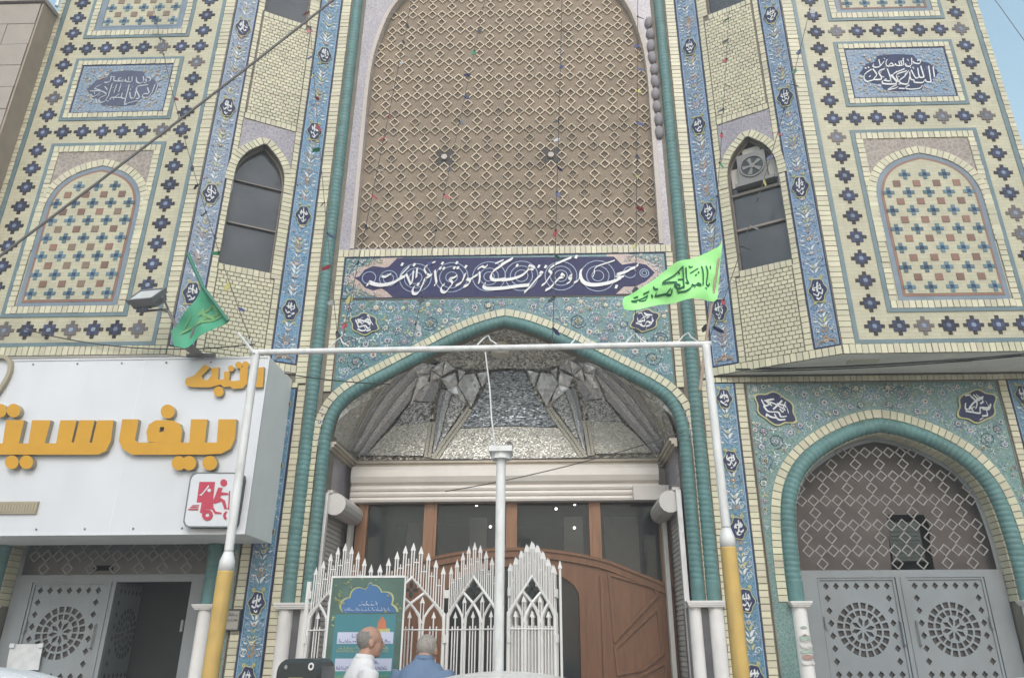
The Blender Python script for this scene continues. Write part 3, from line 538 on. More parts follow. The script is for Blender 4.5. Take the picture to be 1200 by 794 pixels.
'deliv':[[(-2.553,2.88),(-2.418,2.879),(-2.41,2.721),(-2.495,2.706),(-2.547,2.706)],[(-2.503,2.753),(-2.411,2.752),(-2.398,2.666),(-2.371,2.627),(-2.323,2.619),(-2.317,2.605),(-2.376,2.608),(-2.402,2.643),(-2.455,2.651),(-2.492,2.613),(-2.505,2.62),(-2.503,2.706)],[(-2.38,2.831),(-2.343,2.826),(-2.35,2.791),(-2.289,2.782),(-2.284,2.767),(-2.349,2.763),(-2.35,2.744),(-2.307,2.72),(-2.281,2.657),(-2.264,2.65),(-2.299,2.646),(-2.333,2.712),(-2.39,2.693),(-2.409,2.705)],[(-2.283,2.798),(-2.273,2.798),(-2.259,2.642),(-2.267,2.642)],[(-2.583,2.682),(-2.522,2.684),(-2.521,2.678),(-2.582,2.675)],[(-2.596,2.668),(-2.525,2.669),(-2.524,2.661),(-2.595,2.66)],[(-2.609,2.652),(-2.526,2.652),(-2.524,2.64),(-2.608,2.642)]],
'deliv_head':[[(-2.311,2.87),(-2.311,2.857),(-2.316,2.847),(-2.325,2.84),(-2.336,2.838),(-2.347,2.841),(-2.358,2.848),(-2.366,2.858),(-2.37,2.87),(-2.37,2.882),(-2.365,2.893),(-2.357,2.899),(-2.346,2.902),(-2.334,2.899),(-2.323,2.892),(-2.315,2.882)]],
'deliv_wheel':[[[(-2.39,2.598),(-2.39,2.584),(-2.395,2.571),(-2.403,2.561),(-2.415,2.555),(-2.429,2.552),(-2.443,2.555),(-2.457,2.561),(-2.469,2.572),(-2.478,2.584),(-2.482,2.599),(-2.482,2.613),(-2.478,2.626),(-2.47,2.636),(-2.458,2.642),(-2.444,2.645),(-2.429,2.642),(-2.415,2.635),(-2.404,2.625),(-2.395,2.612)],[(-2.419,2.598),(-2.419,2.593),(-2.421,2.588),(-2.424,2.584),(-2.428,2.582),(-2.433,2.581),(-2.439,2.582),(-2.444,2.584),(-2.449,2.588),(-2.452,2.593),(-2.454,2.598),(-2.454,2.604),(-2.452,2.609),(-2.449,2.613),(-2.444,2.615),(-2.439,2.616),(-2.434,2.615),(-2.428,2.612),(-2.424,2.609),(-2.421,2.604)]]],
'deliv_wheel2':[(-2.281,2.63),(-2.298,2.611),(-2.3,2.588),(-2.287,2.565),(-2.272,2.557),(-2.268,2.572),(-2.28,2.588),(-2.28,2.607),(-2.271,2.619)],
'deliv_knife':[[(-2.468,2.851),(-2.46,2.839),(-2.513,2.761),(-2.536,2.765),(-2.509,2.784)],[(-2.472,2.808),(-2.455,2.823),(-2.436,2.807),(-2.446,2.79),(-2.462,2.793)]],
'flagR':[(1.913,4.659),(1.894,4.595),(1.822,4.569),(1.723,4.534),(1.573,4.449),(1.424,4.356),(1.245,4.262),(1.074,4.138),(1.057,4.083),(1.06,4.036),(1.076,4.025),(1.185,4.046),(1.373,4.082),(1.544,4.09),(1.683,4.098),(1.815,4.1),(1.842,4.182),(1.878,4.383)],
'flagR_txt':[(14,[(1.796,4.425),(1.796,4.389)]),(16,[(1.76,4.421),(1.764,4.341),(1.747,4.244),(1.771,4.244),(1.775,4.266)]),(16,[(1.722,4.417),(1.724,4.324),(1.715,4.236),(1.705,4.219)]),(14,[(1.687,4.228),(1.668,4.233),(1.655,4.215),(1.69,4.21),(1.688,4.232)]),(14,[(1.655,4.215),(1.631,4.203),(1.617,4.22)]),(14,[(1.617,4.22),(1.606,4.186),(1.565,4.16),(1.503,4.16)]),(16,[(1.585,4.38),(1.587,4.282),(1.594,4.229),(1.572,4.247)]),(16,[(1.558,4.38),(1.552,4.187)]),(16,[(1.553,4.204),(1.513,4.187),(1.48,4.214),(1.497,4.227),(1.523,4.213),(1.496,4.166)]),(16,[(1.451,4.193),(1.417,4.154),(1.452,4.149),(1.459,4.188)]),(14,[(1.417,4.154),(1.332,4.151),(1.341,4.173)]),(14,[(1.56,4.38),(1.483,4.302),(1.385,4.242),(1.502,4.244)]),(14,[(1.512,4.27),(1.559,4.278)]),(12,[(1.52,4.327),(1.53,4.32)]),(12,[(1.648,4.405),(1.623,4.388),(1.613,4.401)]),(12,[(1.692,4.387),(1.619,4.335)]),(12,[(1.682,4.347),(1.693,4.338)]),(12,[(1.656,4.316),(1.673,4.325)]),(12,[(1.318,4.234),(1.328,4.208),(1.35,4.199)]),(12,[(1.302,4.173),(1.312,4.147)]),(12,[(1.275,4.174),(1.231,4.157),(1.14,4.124),(1.186,4.124)]),(12,[(1.288,4.204),(1.241,4.192)]),(12,[(1.728,4.201),(1.743,4.201)]),(10,[(1.629,4.185),(1.638,4.183)]),(12,[(1.201,4.175),(1.161,4.158)]),(12,[(1.275,4.178),(1.257,4.14),(1.206,4.136)])],
'flagL':[(-2.907,4.961),(-2.698,4.636),(-2.405,4.279),(-2.661,4.141),(-2.762,4.019),(-2.901,4.062),(-2.943,4.203),(-2.814,4.395),(-2.708,4.644)],
'flagL_txt':[(14,[(-2.584,4.491),(-2.657,4.406),(-2.727,4.356)]),(14,[(-2.512,4.387),(-2.617,4.354),(-2.715,4.287)]),(12,[(-2.603,4.457),(-2.538,4.353)]),(14,[(-2.488,4.335),(-2.64,4.303),(-2.742,4.262)]),(12,[(-2.692,4.424),(-2.658,4.32)]),(12,[(-2.775,4.356),(-2.832,4.238)]),(12,[(-2.717,4.39),(-2.581,4.328)]),(12,[(-2.771,4.246),(-2.854,4.188)])],
'vlad':[('smooth',[[(-1.67,7.698,3.509),(-1.656,7.774,3.514)],[(-1.602,7.641,3.631),(-1.575,7.694,3.629)],[(-1.512,7.508,3.73),(-1.482,7.572,3.729)],[(-1.421,7.38,3.825),(-1.388,7.458,3.828)],[(-1.326,7.245,3.913),(-1.291,7.338,3.92)],[(-1.221,7.14,3.996),(-1.187,7.241,4.008)],[(-1.112,7.06,4.076),(-1.078,7.161,4.092)],[(-1.01,7.06,4.173),(-0.964,7.089,4.169)],[(-0.898,7.06,4.26),(-0.85,7.06,4.252)]]),('sheen',[[(-1.656,7.774,3.514),(-1.633,7.826,3.513)],[(-1.575,7.694,3.629),(-1.542,7.738,3.623)],[(-1.482,7.572,3.729),(-1.445,7.633,3.727)],[(-1.388,7.458,3.828),(-1.347,7.532,3.827)],[(-1.291,7.338,3.92),(-1.248,7.426,3.923)],[(-1.187,7.241,4.008),(-1.144,7.338,4.016)],[(-1.078,7.161,4.092),(-1.037,7.26,4.105)],[(-0.964,7.089,4.169),(-0.924,7.182,4.186)],[(-0.85,7.06,4.252),(-0.807,7.113,4.263)]]),('smooth',[[(-1.633,7.826,3.513),(-1.609,7.856,3.508)],[(-1.542,7.738,3.623),(-1.513,7.767,3.617)],[(-1.445,7.633,3.727),(-1.414,7.677,3.722)],[(-1.347,7.532,3.827),(-1.311,7.584,3.823)],[(-1.248,7.426,3.923),(-1.211,7.492,3.922)],[(-1.144,7.338,4.016),(-1.107,7.407,4.018)],[(-1.037,7.26,4.105),(-0.999,7.327,4.11)],[(-0.924,7.182,4.186),(-0.888,7.245,4.195)],[(-0.807,7.113,4.263),(-0.773,7.169,4.277)]]),('sheen',[[(-1.609,7.856,3.508),(-1.579,7.873,3.498)],[(-1.513,7.767,3.617),(-1.479,7.797,3.609)],[(-1.414,7.677,3.722),(-1.376,7.717,3.715)],[(-1.311,7.584,3.823),(-1.27,7.637,3.816)],[(-1.211,7.492,3.922),(-1.166,7.555,3.918)],[(-1.107,7.407,4.018),(-1.062,7.475,4.018)],[(-0.999,7.327,4.11),(-0.955,7.393,4.113)],[(-0.888,7.245,4.195),(-0.845,7.311,4.204)],[(-0.773,7.169,4.277),(-0.734,7.226,4.29)]]),('smooth',[[(-1.579,7.873,3.498),(-1.547,7.883,3.487)],[(-1.479,7.797,3.609),(-1.444,7.82,3.599)],[(-1.376,7.717,3.715),(-1.337,7.751,3.705)],[(-1.27,7.637,3.816),(-1.226,7.681,3.807)],[(-1.166,7.555,3.918),(-1.119,7.609,3.911)],[(-1.062,7.475,4.018),(-1.014,7.534,4.014)],[(-0.955,7.393,4.113),(-0.908,7.452,4.113)],[(-0.845,7.311,4.204),(-0.801,7.367,4.209)],[(-0.734,7.226,4.29),(-0.694,7.277,4.301)]]),('rib',[[(-1.676,7.582,3.498),(-1.67,7.698,3.509)],[(-1.617,7.559,3.629),(-1.602,7.641,3.631)],[(-1.531,7.443,3.733),(-1.512,7.508,3.73)],[(-1.438,7.308,3.826),(-1.421,7.38,3.825)],[(-1.34,7.165,3.912),(-1.326,7.245,3.914)],[(-1.233,7.06,3.993),(-1.22,7.14,3.996)],[(-1.142,7.06,4.101),(-1.111,7.06,4.076)],[(-1.039,7.06,4.201),(-1.01,7.06,4.173)],[(-0.926,7.06,4.288),(-0.898,7.06,4.26)]]),('light',[[(-1.68,7.108,3.49),(-1.68,7.264,3.494),(-1.678,7.422,3.496),(-1.676,7.582,3.498)],[(-1.641,7.06,3.645),(-1.634,7.222,3.641),(-1.628,7.395,3.637),(-1.617,7.559,3.629)],[(-1.594,7.06,3.809),(-1.549,7.098,3.757),(-1.544,7.281,3.749),(-1.531,7.443,3.733)],[(-1.525,7.06,3.963),(-1.474,7.06,3.891),(-1.441,7.127,3.841),(-1.438,7.308,3.826)],[(-1.417,7.06,4.093),(-1.382,7.06,4.021),(-1.348,7.06,3.949),(-1.34,7.165,3.912)],[(-1.282,7.06,4.197),(-1.266,7.06,4.128),(-1.249,7.06,4.061),(-1.233,7.06,3.993)],[(-1.136,7.06,4.285),(-1.138,7.06,4.223),(-1.14,7.06,4.162),(-1.142,7.06,4.101)],[(-0.982,7.06,4.362),(-1.001,7.06,4.308),(-1.02,7.06,4.254),(-1.039,7.06,4.201)],[(-0.818,7.06,4.419),(-0.854,7.06,4.375),(-0.89,7.06,4.332),(-0.926,7.06,4.288)]]),('light',[[(-1.528,7.881,3.496),(-1.376,7.889,3.497),(-1.222,7.894,3.496),(-1.068,7.896,3.495),(-0.914,7.896,3.494)],[(-1.43,7.828,3.595),(-1.298,7.847,3.601),(-1.164,7.862,3.606),(-1.029,7.871,3.609),(-0.892,7.875,3.611)],[(-1.326,7.772,3.687),(-1.215,7.797,3.699),(-1.101,7.816,3.71),(-0.986,7.828,3.718),(-0.87,7.837,3.725)],[(-1.217,7.725,3.775),(-1.127,7.746,3.792),(-1.035,7.763,3.808),(-0.942,7.774,3.822),(-0.848,7.784,3.836)]]),('mixed',[[(-1.217,7.725,3.775),(-1.096,7.751,3.797),(-0.973,7.769,3.817),(-0.848,7.784,3.836)],[(-1.15,7.666,3.853),(-1.049,7.702,3.87),(-0.945,7.725,3.883),(-0.84,7.746,3.896)],[(-1.082,7.612,3.929),(-1.0,7.649,3.94),(-0.915,7.679,3.947),(-0.83,7.704,3.954)],[(-1.006,7.561,4.001),(-0.945,7.597,4.005),(-0.882,7.628,4.008),(-0.818,7.656,4.01)]]),('sheen',[[(-1.004,7.542,4.014),(-0.913,7.605,4.014)],[(-0.954,7.489,4.07),(-0.867,7.557,4.071)],[(-0.899,7.441,4.122),(-0.822,7.506,4.127)],[(-0.835,7.414,4.17),(-0.777,7.452,4.183)]]),('smooth',[[(-0.913,7.605,4.014),(-0.809,7.652,4.018)],[(-0.867,7.557,4.071),(-0.769,7.612,4.075)],[(-0.822,7.506,4.127),(-0.736,7.561,4.132)],[(-0.777,7.452,4.183),(-0.711,7.498,4.188)]]),('rib',[[(-0.829,7.898,3.465),(-0.744,7.898,3.455)],[(-0.768,7.889,3.557),(-0.689,7.892,3.544)],[(-0.706,7.873,3.647),(-0.632,7.879,3.632)],[(-0.642,7.852,3.735),(-0.569,7.862,3.716)],[(-0.575,7.826,3.821),(-0.503,7.841,3.797)],[(-0.507,7.799,3.907),(-0.442,7.814,3.881)],[(-0.439,7.765,3.991),(-0.384,7.782,3.966)]]),('rib',[[(-0.904,7.898,3.485),(-0.829,7.898,3.475)],[(-0.892,7.883,3.576),(-0.818,7.887,3.569)],[(-0.878,7.86,3.665),(-0.804,7.864,3.661)],[(-0.864,7.826,3.752),(-0.79,7.835,3.751)],[(-0.848,7.784,3.836),(-0.775,7.795,3.838)]]),('smooth',[[(-0.811,7.896,3.493),(-0.806,7.896,3.493)],[(-0.801,7.879,3.611),(-0.785,7.879,3.609)],[(-0.789,7.845,3.725),(-0.762,7.847,3.722)],[(-0.777,7.795,3.836),(-0.742,7.803,3.832)],[(-0.763,7.732,3.942),(-0.72,7.744,3.938)],[(-0.735,7.658,4.042),(-0.687,7.679,4.04)],[(-0.701,7.576,4.137),(-0.649,7.603,4.136)]]),('sheen',[[(-0.806,7.896,3.493),(-0.802,7.896,3.493)],[(-0.785,7.879,3.609),(-0.765,7.881,3.606)],[(-0.762,7.847,3.722),(-0.726,7.852,3.715)],[(-0.742,7.803,3.832),(-0.697,7.812,3.826)],[(-0.72,7.744,3.938),(-0.668,7.759,3.934)],[(-0.687,7.679,4.04),(-0.629,7.7,4.037)],[(-0.649,7.603,4.136),(-0.587,7.631,4.135)]]),('mixed',[[(-0.792,7.896,3.493),(-0.79,7.898,3.493),(-0.786,7.898,3.493),(-0.783,7.898,3.493)],[(-0.756,7.881,3.606),(-0.75,7.883,3.599),(-0.744,7.883,3.593),(-0.738,7.885,3.587)],[(-0.717,7.854,3.716),(-0.708,7.858,3.704),(-0.7,7.862,3.691),(-0.691,7.866,3.679)],[(-0.688,7.814,3.827),(-0.67,7.824,3.807),(-0.653,7.833,3.786),(-0.635,7.841,3.765)],[(-0.659,7.761,3.934),(-0.631,7.782,3.907),(-0.603,7.799,3.878),(-0.574,7.816,3.849)],[(-0.62,7.702,4.037),(-0.586,7.734,4.004),(-0.551,7.761,3.969),(-0.515,7.786,3.933)],[(-0.579,7.635,4.136),(-0.539,7.679,4.098),(-0.499,7.719,4.058),(-0.457,7.748,4.015)]]),('light',[[(-0.735,7.898,3.455),(-0.575,7.9,3.454),(-0.415,7.9,3.452),(-0.255,7.9,3.45),(-0.095,7.9,3.449),(0.064,7.9,3.447)],[(-0.668,7.889,3.565),(-0.521,7.892,3.565),(-0.375,7.892,3.565),(-0.229,7.894,3.566),(-0.082,7.894,3.566),(0.064,7.894,3.566)],[(-0.597,7.871,3.672),(-0.465,7.875,3.675),(-0.333,7.877,3.677),(-0.2,7.877,3.679),(-0.068,7.879,3.681),(0.064,7.879,3.683)],[(-0.516,7.847,3.773),(-0.4,7.849,3.778),(-0.284,7.852,3.783),(-0.168,7.854,3.789),(-0.052,7.856,3.794),(0.064,7.856,3.798)]]),('dark',[[(-0.507,7.845,3.782),(-0.393,7.847,3.787),(-0.279,7.849,3.792),(-0.165,7.852,3.798),(-0.05,7.854,3.803),(0.064,7.854,3.807)],[(-0.443,7.816,3.874),(-0.342,7.82,3.881),(-0.24,7.822,3.886),(-0.138,7.824,3.892),(-0.037,7.828,3.898),(0.065,7.824,3.902)],[(-0.378,7.782,3.966),(-0.29,7.786,3.973),(-0.201,7.788,3.979),(-0.112,7.793,3.986),(-0.023,7.795,3.992),(0.066,7.791,3.996)],[(-0.314,7.742,4.056),(-0.238,7.746,4.063),(-0.162,7.748,4.07),(-0.086,7.753,4.077),(-0.009,7.757,4.084),(0.068,7.748,4.087)],[(-0.258,7.694,4.148),(-0.193,7.698,4.155),(-0.128,7.702,4.161),(-0.062,7.706,4.168),(0.003,7.708,4.174),(0.07,7.7,4.176)],[(-0.208,7.635,4.24),(-0.152,7.639,4.245),(-0.096,7.645,4.251),(-0.041,7.652,4.257),(0.015,7.652,4.261),(0.072,7.641,4.261)],[(-0.148,7.572,4.325),(-0.104,7.578,4.331),(-0.06,7.584,4.336),(-0.015,7.588,4.341),(0.03,7.584,4.343),(0.075,7.574,4.343)]]),('lattice',[[(-0.79,7.06,4.39),(-0.762,7.06,4.359),(-0.734,7.06,4.328),(-0.715,7.113,4.317),(-0.7,7.193,4.317)],[(-0.658,7.06,4.44),(-0.631,7.06,4.386),(-0.619,7.155,4.37),(-0.607,7.258,4.356),(-0.593,7.346,4.335)],[(-0.524,7.06,4.489),(-0.508,7.127,4.44),(-0.501,7.262,4.417),(-0.489,7.367,4.38),(-0.475,7.454,4.335)],[(-0.388,7.06,4.533),(-0.376,7.155,4.481),(-0.369,7.298,4.447),(-0.357,7.409,4.398),(-0.343,7.5,4.338)],[(-0.252,7.06,4.577),(-0.241,7.176,4.521),(-0.234,7.325,4.477),(-0.222,7.441,4.416),(-0.208,7.536,4.345)],[(-0.112,7.06,4.612),(-0.104,7.201,4.56),(-0.096,7.351,4.508),(-0.085,7.464,4.439),(-0.072,7.557,4.36)],[(0.027,7.06,4.647),(0.036,7.193,4.584),(0.044,7.344,4.526),(0.054,7.46,4.451),(0.066,7.555,4.365)]])],
'vault':[('facet',[(-1.036,7.586,3.971),(-0.954,7.508,4.06),(-0.836,7.424,4.164),(-0.797,7.327,4.225),(-0.901,7.262,4.184)]),('facet',[(-0.771,7.264,4.259),(-0.635,7.226,4.348),(-0.686,7.433,4.242)]),('facet',[(-0.773,7.279,4.255),(-0.813,7.452,4.164),(-0.695,7.437,4.234)]),('facet',[(-0.689,7.462,4.224),(-0.546,7.471,4.293),(-0.529,7.586,4.207),(-0.639,7.591,4.151)]),('facet',[(-0.676,7.426,4.25),(-0.627,7.235,4.351),(-0.541,7.424,4.325)]),('facet',[(-0.529,7.595,4.2),(-0.46,7.529,4.284),(-0.341,7.54,4.306),(-0.284,7.654,4.198),(-0.392,7.763,3.999),(-0.454,7.698,4.097)]),('facet',[(-0.516,7.447,4.324),(-0.439,7.5,4.313),(-0.508,7.563,4.238)]),('facet',[(-0.314,7.546,4.308),(-0.193,7.548,4.337),(-0.217,7.626,4.247),(-0.265,7.662,4.191)]),('facet',[(-0.911,7.102,4.201),(-0.798,7.151,4.264),(-0.803,7.308,4.228),(-0.901,7.262,4.184)]),('facet',[(-0.64,7.599,4.144),(-0.538,7.591,4.199),(-0.464,7.704,4.089),(-0.447,7.746,4.024)])],
}
# ================================================================== setting: ground
g = MB(); g.box(-60, 60, -60, 5.0, -.2, 0); g.build('road', ASPH)['kind'] = 'structure'
g = MB()
g.box(-14, 14, 5.16, 9.0, -.2, .146, 1)
for i in range(44):
    for j in range(6): g.box(-8.8+i*.4+.004, -8.8+(i+1)*.4-.004, 5.16+j*.3+.004, 5.16+(j+1)*.3-.004, .14, .152, 0)
g.build('pavement', [PAVE, MORTAR])['kind'] = 'structure'
g = MB()
for i in range(28): g.box(-14+i+.004, -14+i+.996, 5.0, 5.155, -.1, .15)
g.build('kerb', KERB)['kind'] = 'structure'
g = MB(); g.box(-60, 60, 9.0, 80, -.2, .1); g.box(-60, -14, 5.0, 9, -.2, .1); g.box(14, 60, 5., 9, -.2, .1); g.build('ground', ASPH)['kind'] = 'structure'

# ================================================================== the mosque
mosque = thing('mosque', 'large tiled mosque front with yellow brick, blue tile strips and arched portal', 'mosque', (0, 7, 0))
mosque_off = Vector((0, 7, 0))
def under(o):   # parts are modelled in world space, the thing's Empty stands at the foot of the portal
    o.matrix_parent_inverse = Matrix.Translation(-mosque_off); return o
def part(mb, name, mats, parent=None, smooth=False, kind=None, label=None):
    o = mb.build(name, mats, parent or mosque, smooth, kind, label)
    if parent is None: under(o)
    return o

# ---- arch curves (inner edge, right half from foot to apex), mirrored to full path left foot -> apex -> right foot
def arch_path(half, cx):
    r = catmull([(x, z) for x, z in half], 8)
    return [Vector((cx-p.x, p.y)) for p in r]+[Vector((cx+p.x, p.y)) for p in reversed(r[:-1])]
MAINH = [(1.692, 1.93), (1.692, 2.7), (1.692, 3.30), (1.676, 3.56), (1.605, 3.75), (1.44, 3.90), (1.05, 4.125), (.52, 4.42), (.22, 4.555), (0, 4.615)]
SIDEH = [(.937, 1.92), (.937, 2.2), (.925, 2.5), (.885, 2.80), (.80, 3.0), (.66, 3.16), (.43, 3.31), (.2, 3.405), (0, 3.45)]
main_in = arch_path(MAINH, .02)
SCX = 3.643
side_in = {1: arch_path(SIDEH, SCX), -1: arch_path(SIDEH, -SCX)}
UPH = [(1.70, 5.56), (1.715, 7.0), (1.715, 8.0), (1.64, 8.62), (1.47, 9.15), (1.05, 9.72), (.5, 10.08), (0, 10.22)]
up_in = arch_path(UPH, .02)
t2 = lambda P: [(p.x, p.y) for p in P]

# ---- masonry wall behind everything, openings cut through
w = MB()
def foot(P, z): return [(P[0].x, z)]+t2(P)+[(P[-1].x, z)]
w.sheet(FW, [(-5.3, .0), (-5.3, ZT+.1), (5.45, ZT+.1), (5.45, .0)], [foot(offset2(main_in, .01), .02), foot(offset2(side_in[1], .01), .02), foot(offset2(side_in[-1], .01), .02), t2(up_in)], -.20, -.012, 0)
part(w, 'facade_wall', MORTAR)

# ---- central spandrel with arabesque
def spandrel(inner, u0, u1, vb, vt, ground, dens, seed, meds, mirx, name, d_out, sc=1.):
    o = MB(); P = offset2(inner, .05)
    out = [(u0, vb), (u0, vt), (u1, vt), (u1, vb)]
    P2 = [p for p in P if p.y >= vb-.001]
    poly = [(u0, vb), (u0, vt), (u1, vt), (u1, vb)]+[(p.x, p.y) for p in reversed([Vector((P[0].x, vb))]+P2+[Vector((P[-1].x, vb))])]
    o.sheet(FW, poly, [], -.012, 0, 0)
    s = part(o, name, ground)
    Q = offset2(inner, d_out); Q2 = [q for q in Q if q.y >= vb]
    clear = [(u0+.012, vb), (u0+.012, vt-.012), (u1-.012, vt-.012), (u1-.012, vb)]+[(q.x, q.y) for q in reversed([Vector((Q[0].x, vb))]+Q2+[Vector((Q[-1].x, vb))])]
    rnd = random.Random(seed)
    holes = [[(mu+rw*1.25*math.cos(a*PI/5), mv+rh*1.25*math.sin(a*PI/5)) for a in range(10)] for mu, mv, rw, rh, tl in meds]
    a = arabesque(FW, clear, holes, dens, rnd, sc, mirx)
    for mu, mv, rw, rh, tl in meds: medallion(a, FW, mu, mv, rw, rh, rnd, tilt=tl)
    a.build('floral_ornament', ORN, s, kind='stuff')
    e = MB()
    for (x0, x1, y0, y1) in ((u0, u1, vt-.012, vt), (u0, u0+.012, vb, vt-.012), (u1-.012, u1, vb, vt-.012)): e.fbox(FW, x0, x1, y0, y1, 0, .006)
    e.build('edge_tile', MORTAR, s)
    return s
spandrel(main_in, -1.715, 1.725, 3.35, 4.955, SPTEAL, 1, 5, [(-1.443, 4.664, .145, .115, -.35), (1.463, 4.658, .145, .115, .45)], .01, 'spandrel_tile', .205, .95)
for s_ in (1, -1):
    c = SCX*s_
    spandrel(side_in[s_], c-1.232 if s_ > 0 else c-1.225, c+1.225 if s_ > 0 else c+1.232, 1.0, 3.968, SPDARK, 1, 21+s_, [(c-.97, 3.70, .20, .15, -.6), (c+.97, 3.70, .20, .15, .5)], c, 'spandrel_tile', .255, .85)

# ---- ropes (twisted teal rolls)
def column(path, r, name='rope_column', zs=2.1):
    m = MB(); rope(m, FW, path, r, z_smooth=zs); return part(m, name, TEAL, smooth=True)
column(offset2(main_in, .058), .058, 'rope_arch')
for s_ in (1, -1):
    column([(s_*1.905, 1.93), (s_*1.905, ZT)] if s_ < 0 else [(1.905, ZT), (1.905, 1.93)], .064)
    column(offset2(side_in[s_], .072), .070, 'rope_arch')
# dark joint between the two rolls
j = MB(); j.box(-1.99, -1.80, 6.998, 7.05, 1.9, ZT); j.box(1.80, 1.99, 6.998, 7.05, 1.9, ZT); part(j, 'dark_joint', MORTAR)

# ---- brick trim
def trim(rects, name='brick_border', parent=None, fr=FW, back=True):
    b = MB(); k = MB()
    for u0, u1, v0, v1, vert in rects:
        k.fbox(fr, u0, u1, v0, v1, -.01, .004, 1); brick_row(b, fr, u0+.003, u1-.003, v0, v1, vert)
    b.v, b.f, b.m = k.v+b.v, k.f+[tuple(i+len(k.v) for i in f) for f in b.f], k.m+b.m
    if parent: return b.build(name, [BRICK, MORTAR], parent, kind='stuff')
    return part(b, name, [BRICK, MORTAR], kind='stuff')
trim([(-1.80, 1.80, 5.458, 5.545, False), (-1.80, -1.722, 3.93, 5.455, True), (1.732, 1.81, 3.93, 5.455, True)])
for s_ in (1, -1):
    r = []
    def seg(a, b_, v0, v1): r.append((a, b_, v0, v1, True) if s_ > 0 else (-b_, -a, v0, v1, True))
    seg(1.985, 2.098, 4.02, ZT); seg(1.975, 2.058, .3, 4.0); seg(2.307, 2.395, .3, 3.965); seg(4.875, 4.955, .3, 3.965); seg(5.205, 5.285, .3, 3.965)
    r.append((2.06, 5.3, 3.974, 4.028, False) if s_ > 0 else (-5.3, -2.06, 3.974, 4.028, False))
    trim(r)
b = MB(); brick_path(b, FW, main_in, .125, .200)
# the arch bricks run behind the upright strips below the haunch, so keep only those above it
part(b, 'brick_arch_border', [BRICK, MORTAR], kind='stuff')
for s_ in (1, -1):
    b = MB(); brick_path(b, FW, side_in[s_], .150, .232)
    P = resample(side_in[s_], .0575); A = offset2(P, .012); B_ = offset2(P, -.004)
    for i in range(len(P)-1):
        q = [A[i].lerp(A[i+1], .06), A[i].lerp(A[i+1], .94), B_[i].lerp(B_[i+1], .94), B_[i].lerp(B_[i+1], .06)]
        b.fquad(FW, [(p.x, p.y) for p in q], -.19, -.015, 0)
    part(b, 'brick_arch_border', [BRICK, MORTAR], kind='stuff')

# ---- marble feet of the rolls
def shaft(u, r, z0=.15, z1=1.88):
    m = MB(); n = 10; rows = [(z0, r*1.15), (z0+.12, r*1.15), (z0+.15, r), (z1, r*.97)]
    vs = [FW(u+rr*math.cos(PI*k/(n-1)), z, rr*math.sin(PI*k/(n-1))+.002) for z, rr in rows for k in range(n)]
    m.add(vs, [(i*n+k, i*n+k+1, (i+1)*n+k+1, (i+1)*n+k) for i in range(3) for k in range(n-1)]); return m
for s_ in (1, -1):
    m = MB(); m.box(min(s_*1.66, s_*1.985), max(s_*1.66, s_*1.985), 6.99, 7.2, .15, 1.878); part(m, 'granite_plinth', STONEDARK)
    for u, r in ((s_*1.728, .058), (s_*1.912, .068)): part(shaft(u, r), 'marble_shaft', STONE, smooth=True)
    m = MB()
    for v0, v1, e in ((1.878, 1.893, .004), (1.893, 1.912, .014), (1.912, 1.93, .022)): m.box(min(s_*1.672, s_*1.98)-e, max(s_*1.672, s_*1.98)+e, 6.915-e, 7.02, v0, v1)
    part(m, 'marble_capital', STONE)
    for q in (1, -1):
        u = s_*SCX+q*1.0
        part(shaft(u, .066), 'marble_shaft', STONE, smooth=True)
        m = MB()
        for v0, v1, e in ((1.878, 1.893, .0), (1.893, 1.908, .012), (1.908, 1.922, .02)): m.box(u-.075-e, u+.075+e, 6.915-e, 7.02, v0, v1)
        part(m, 'marble_capital', STONE)

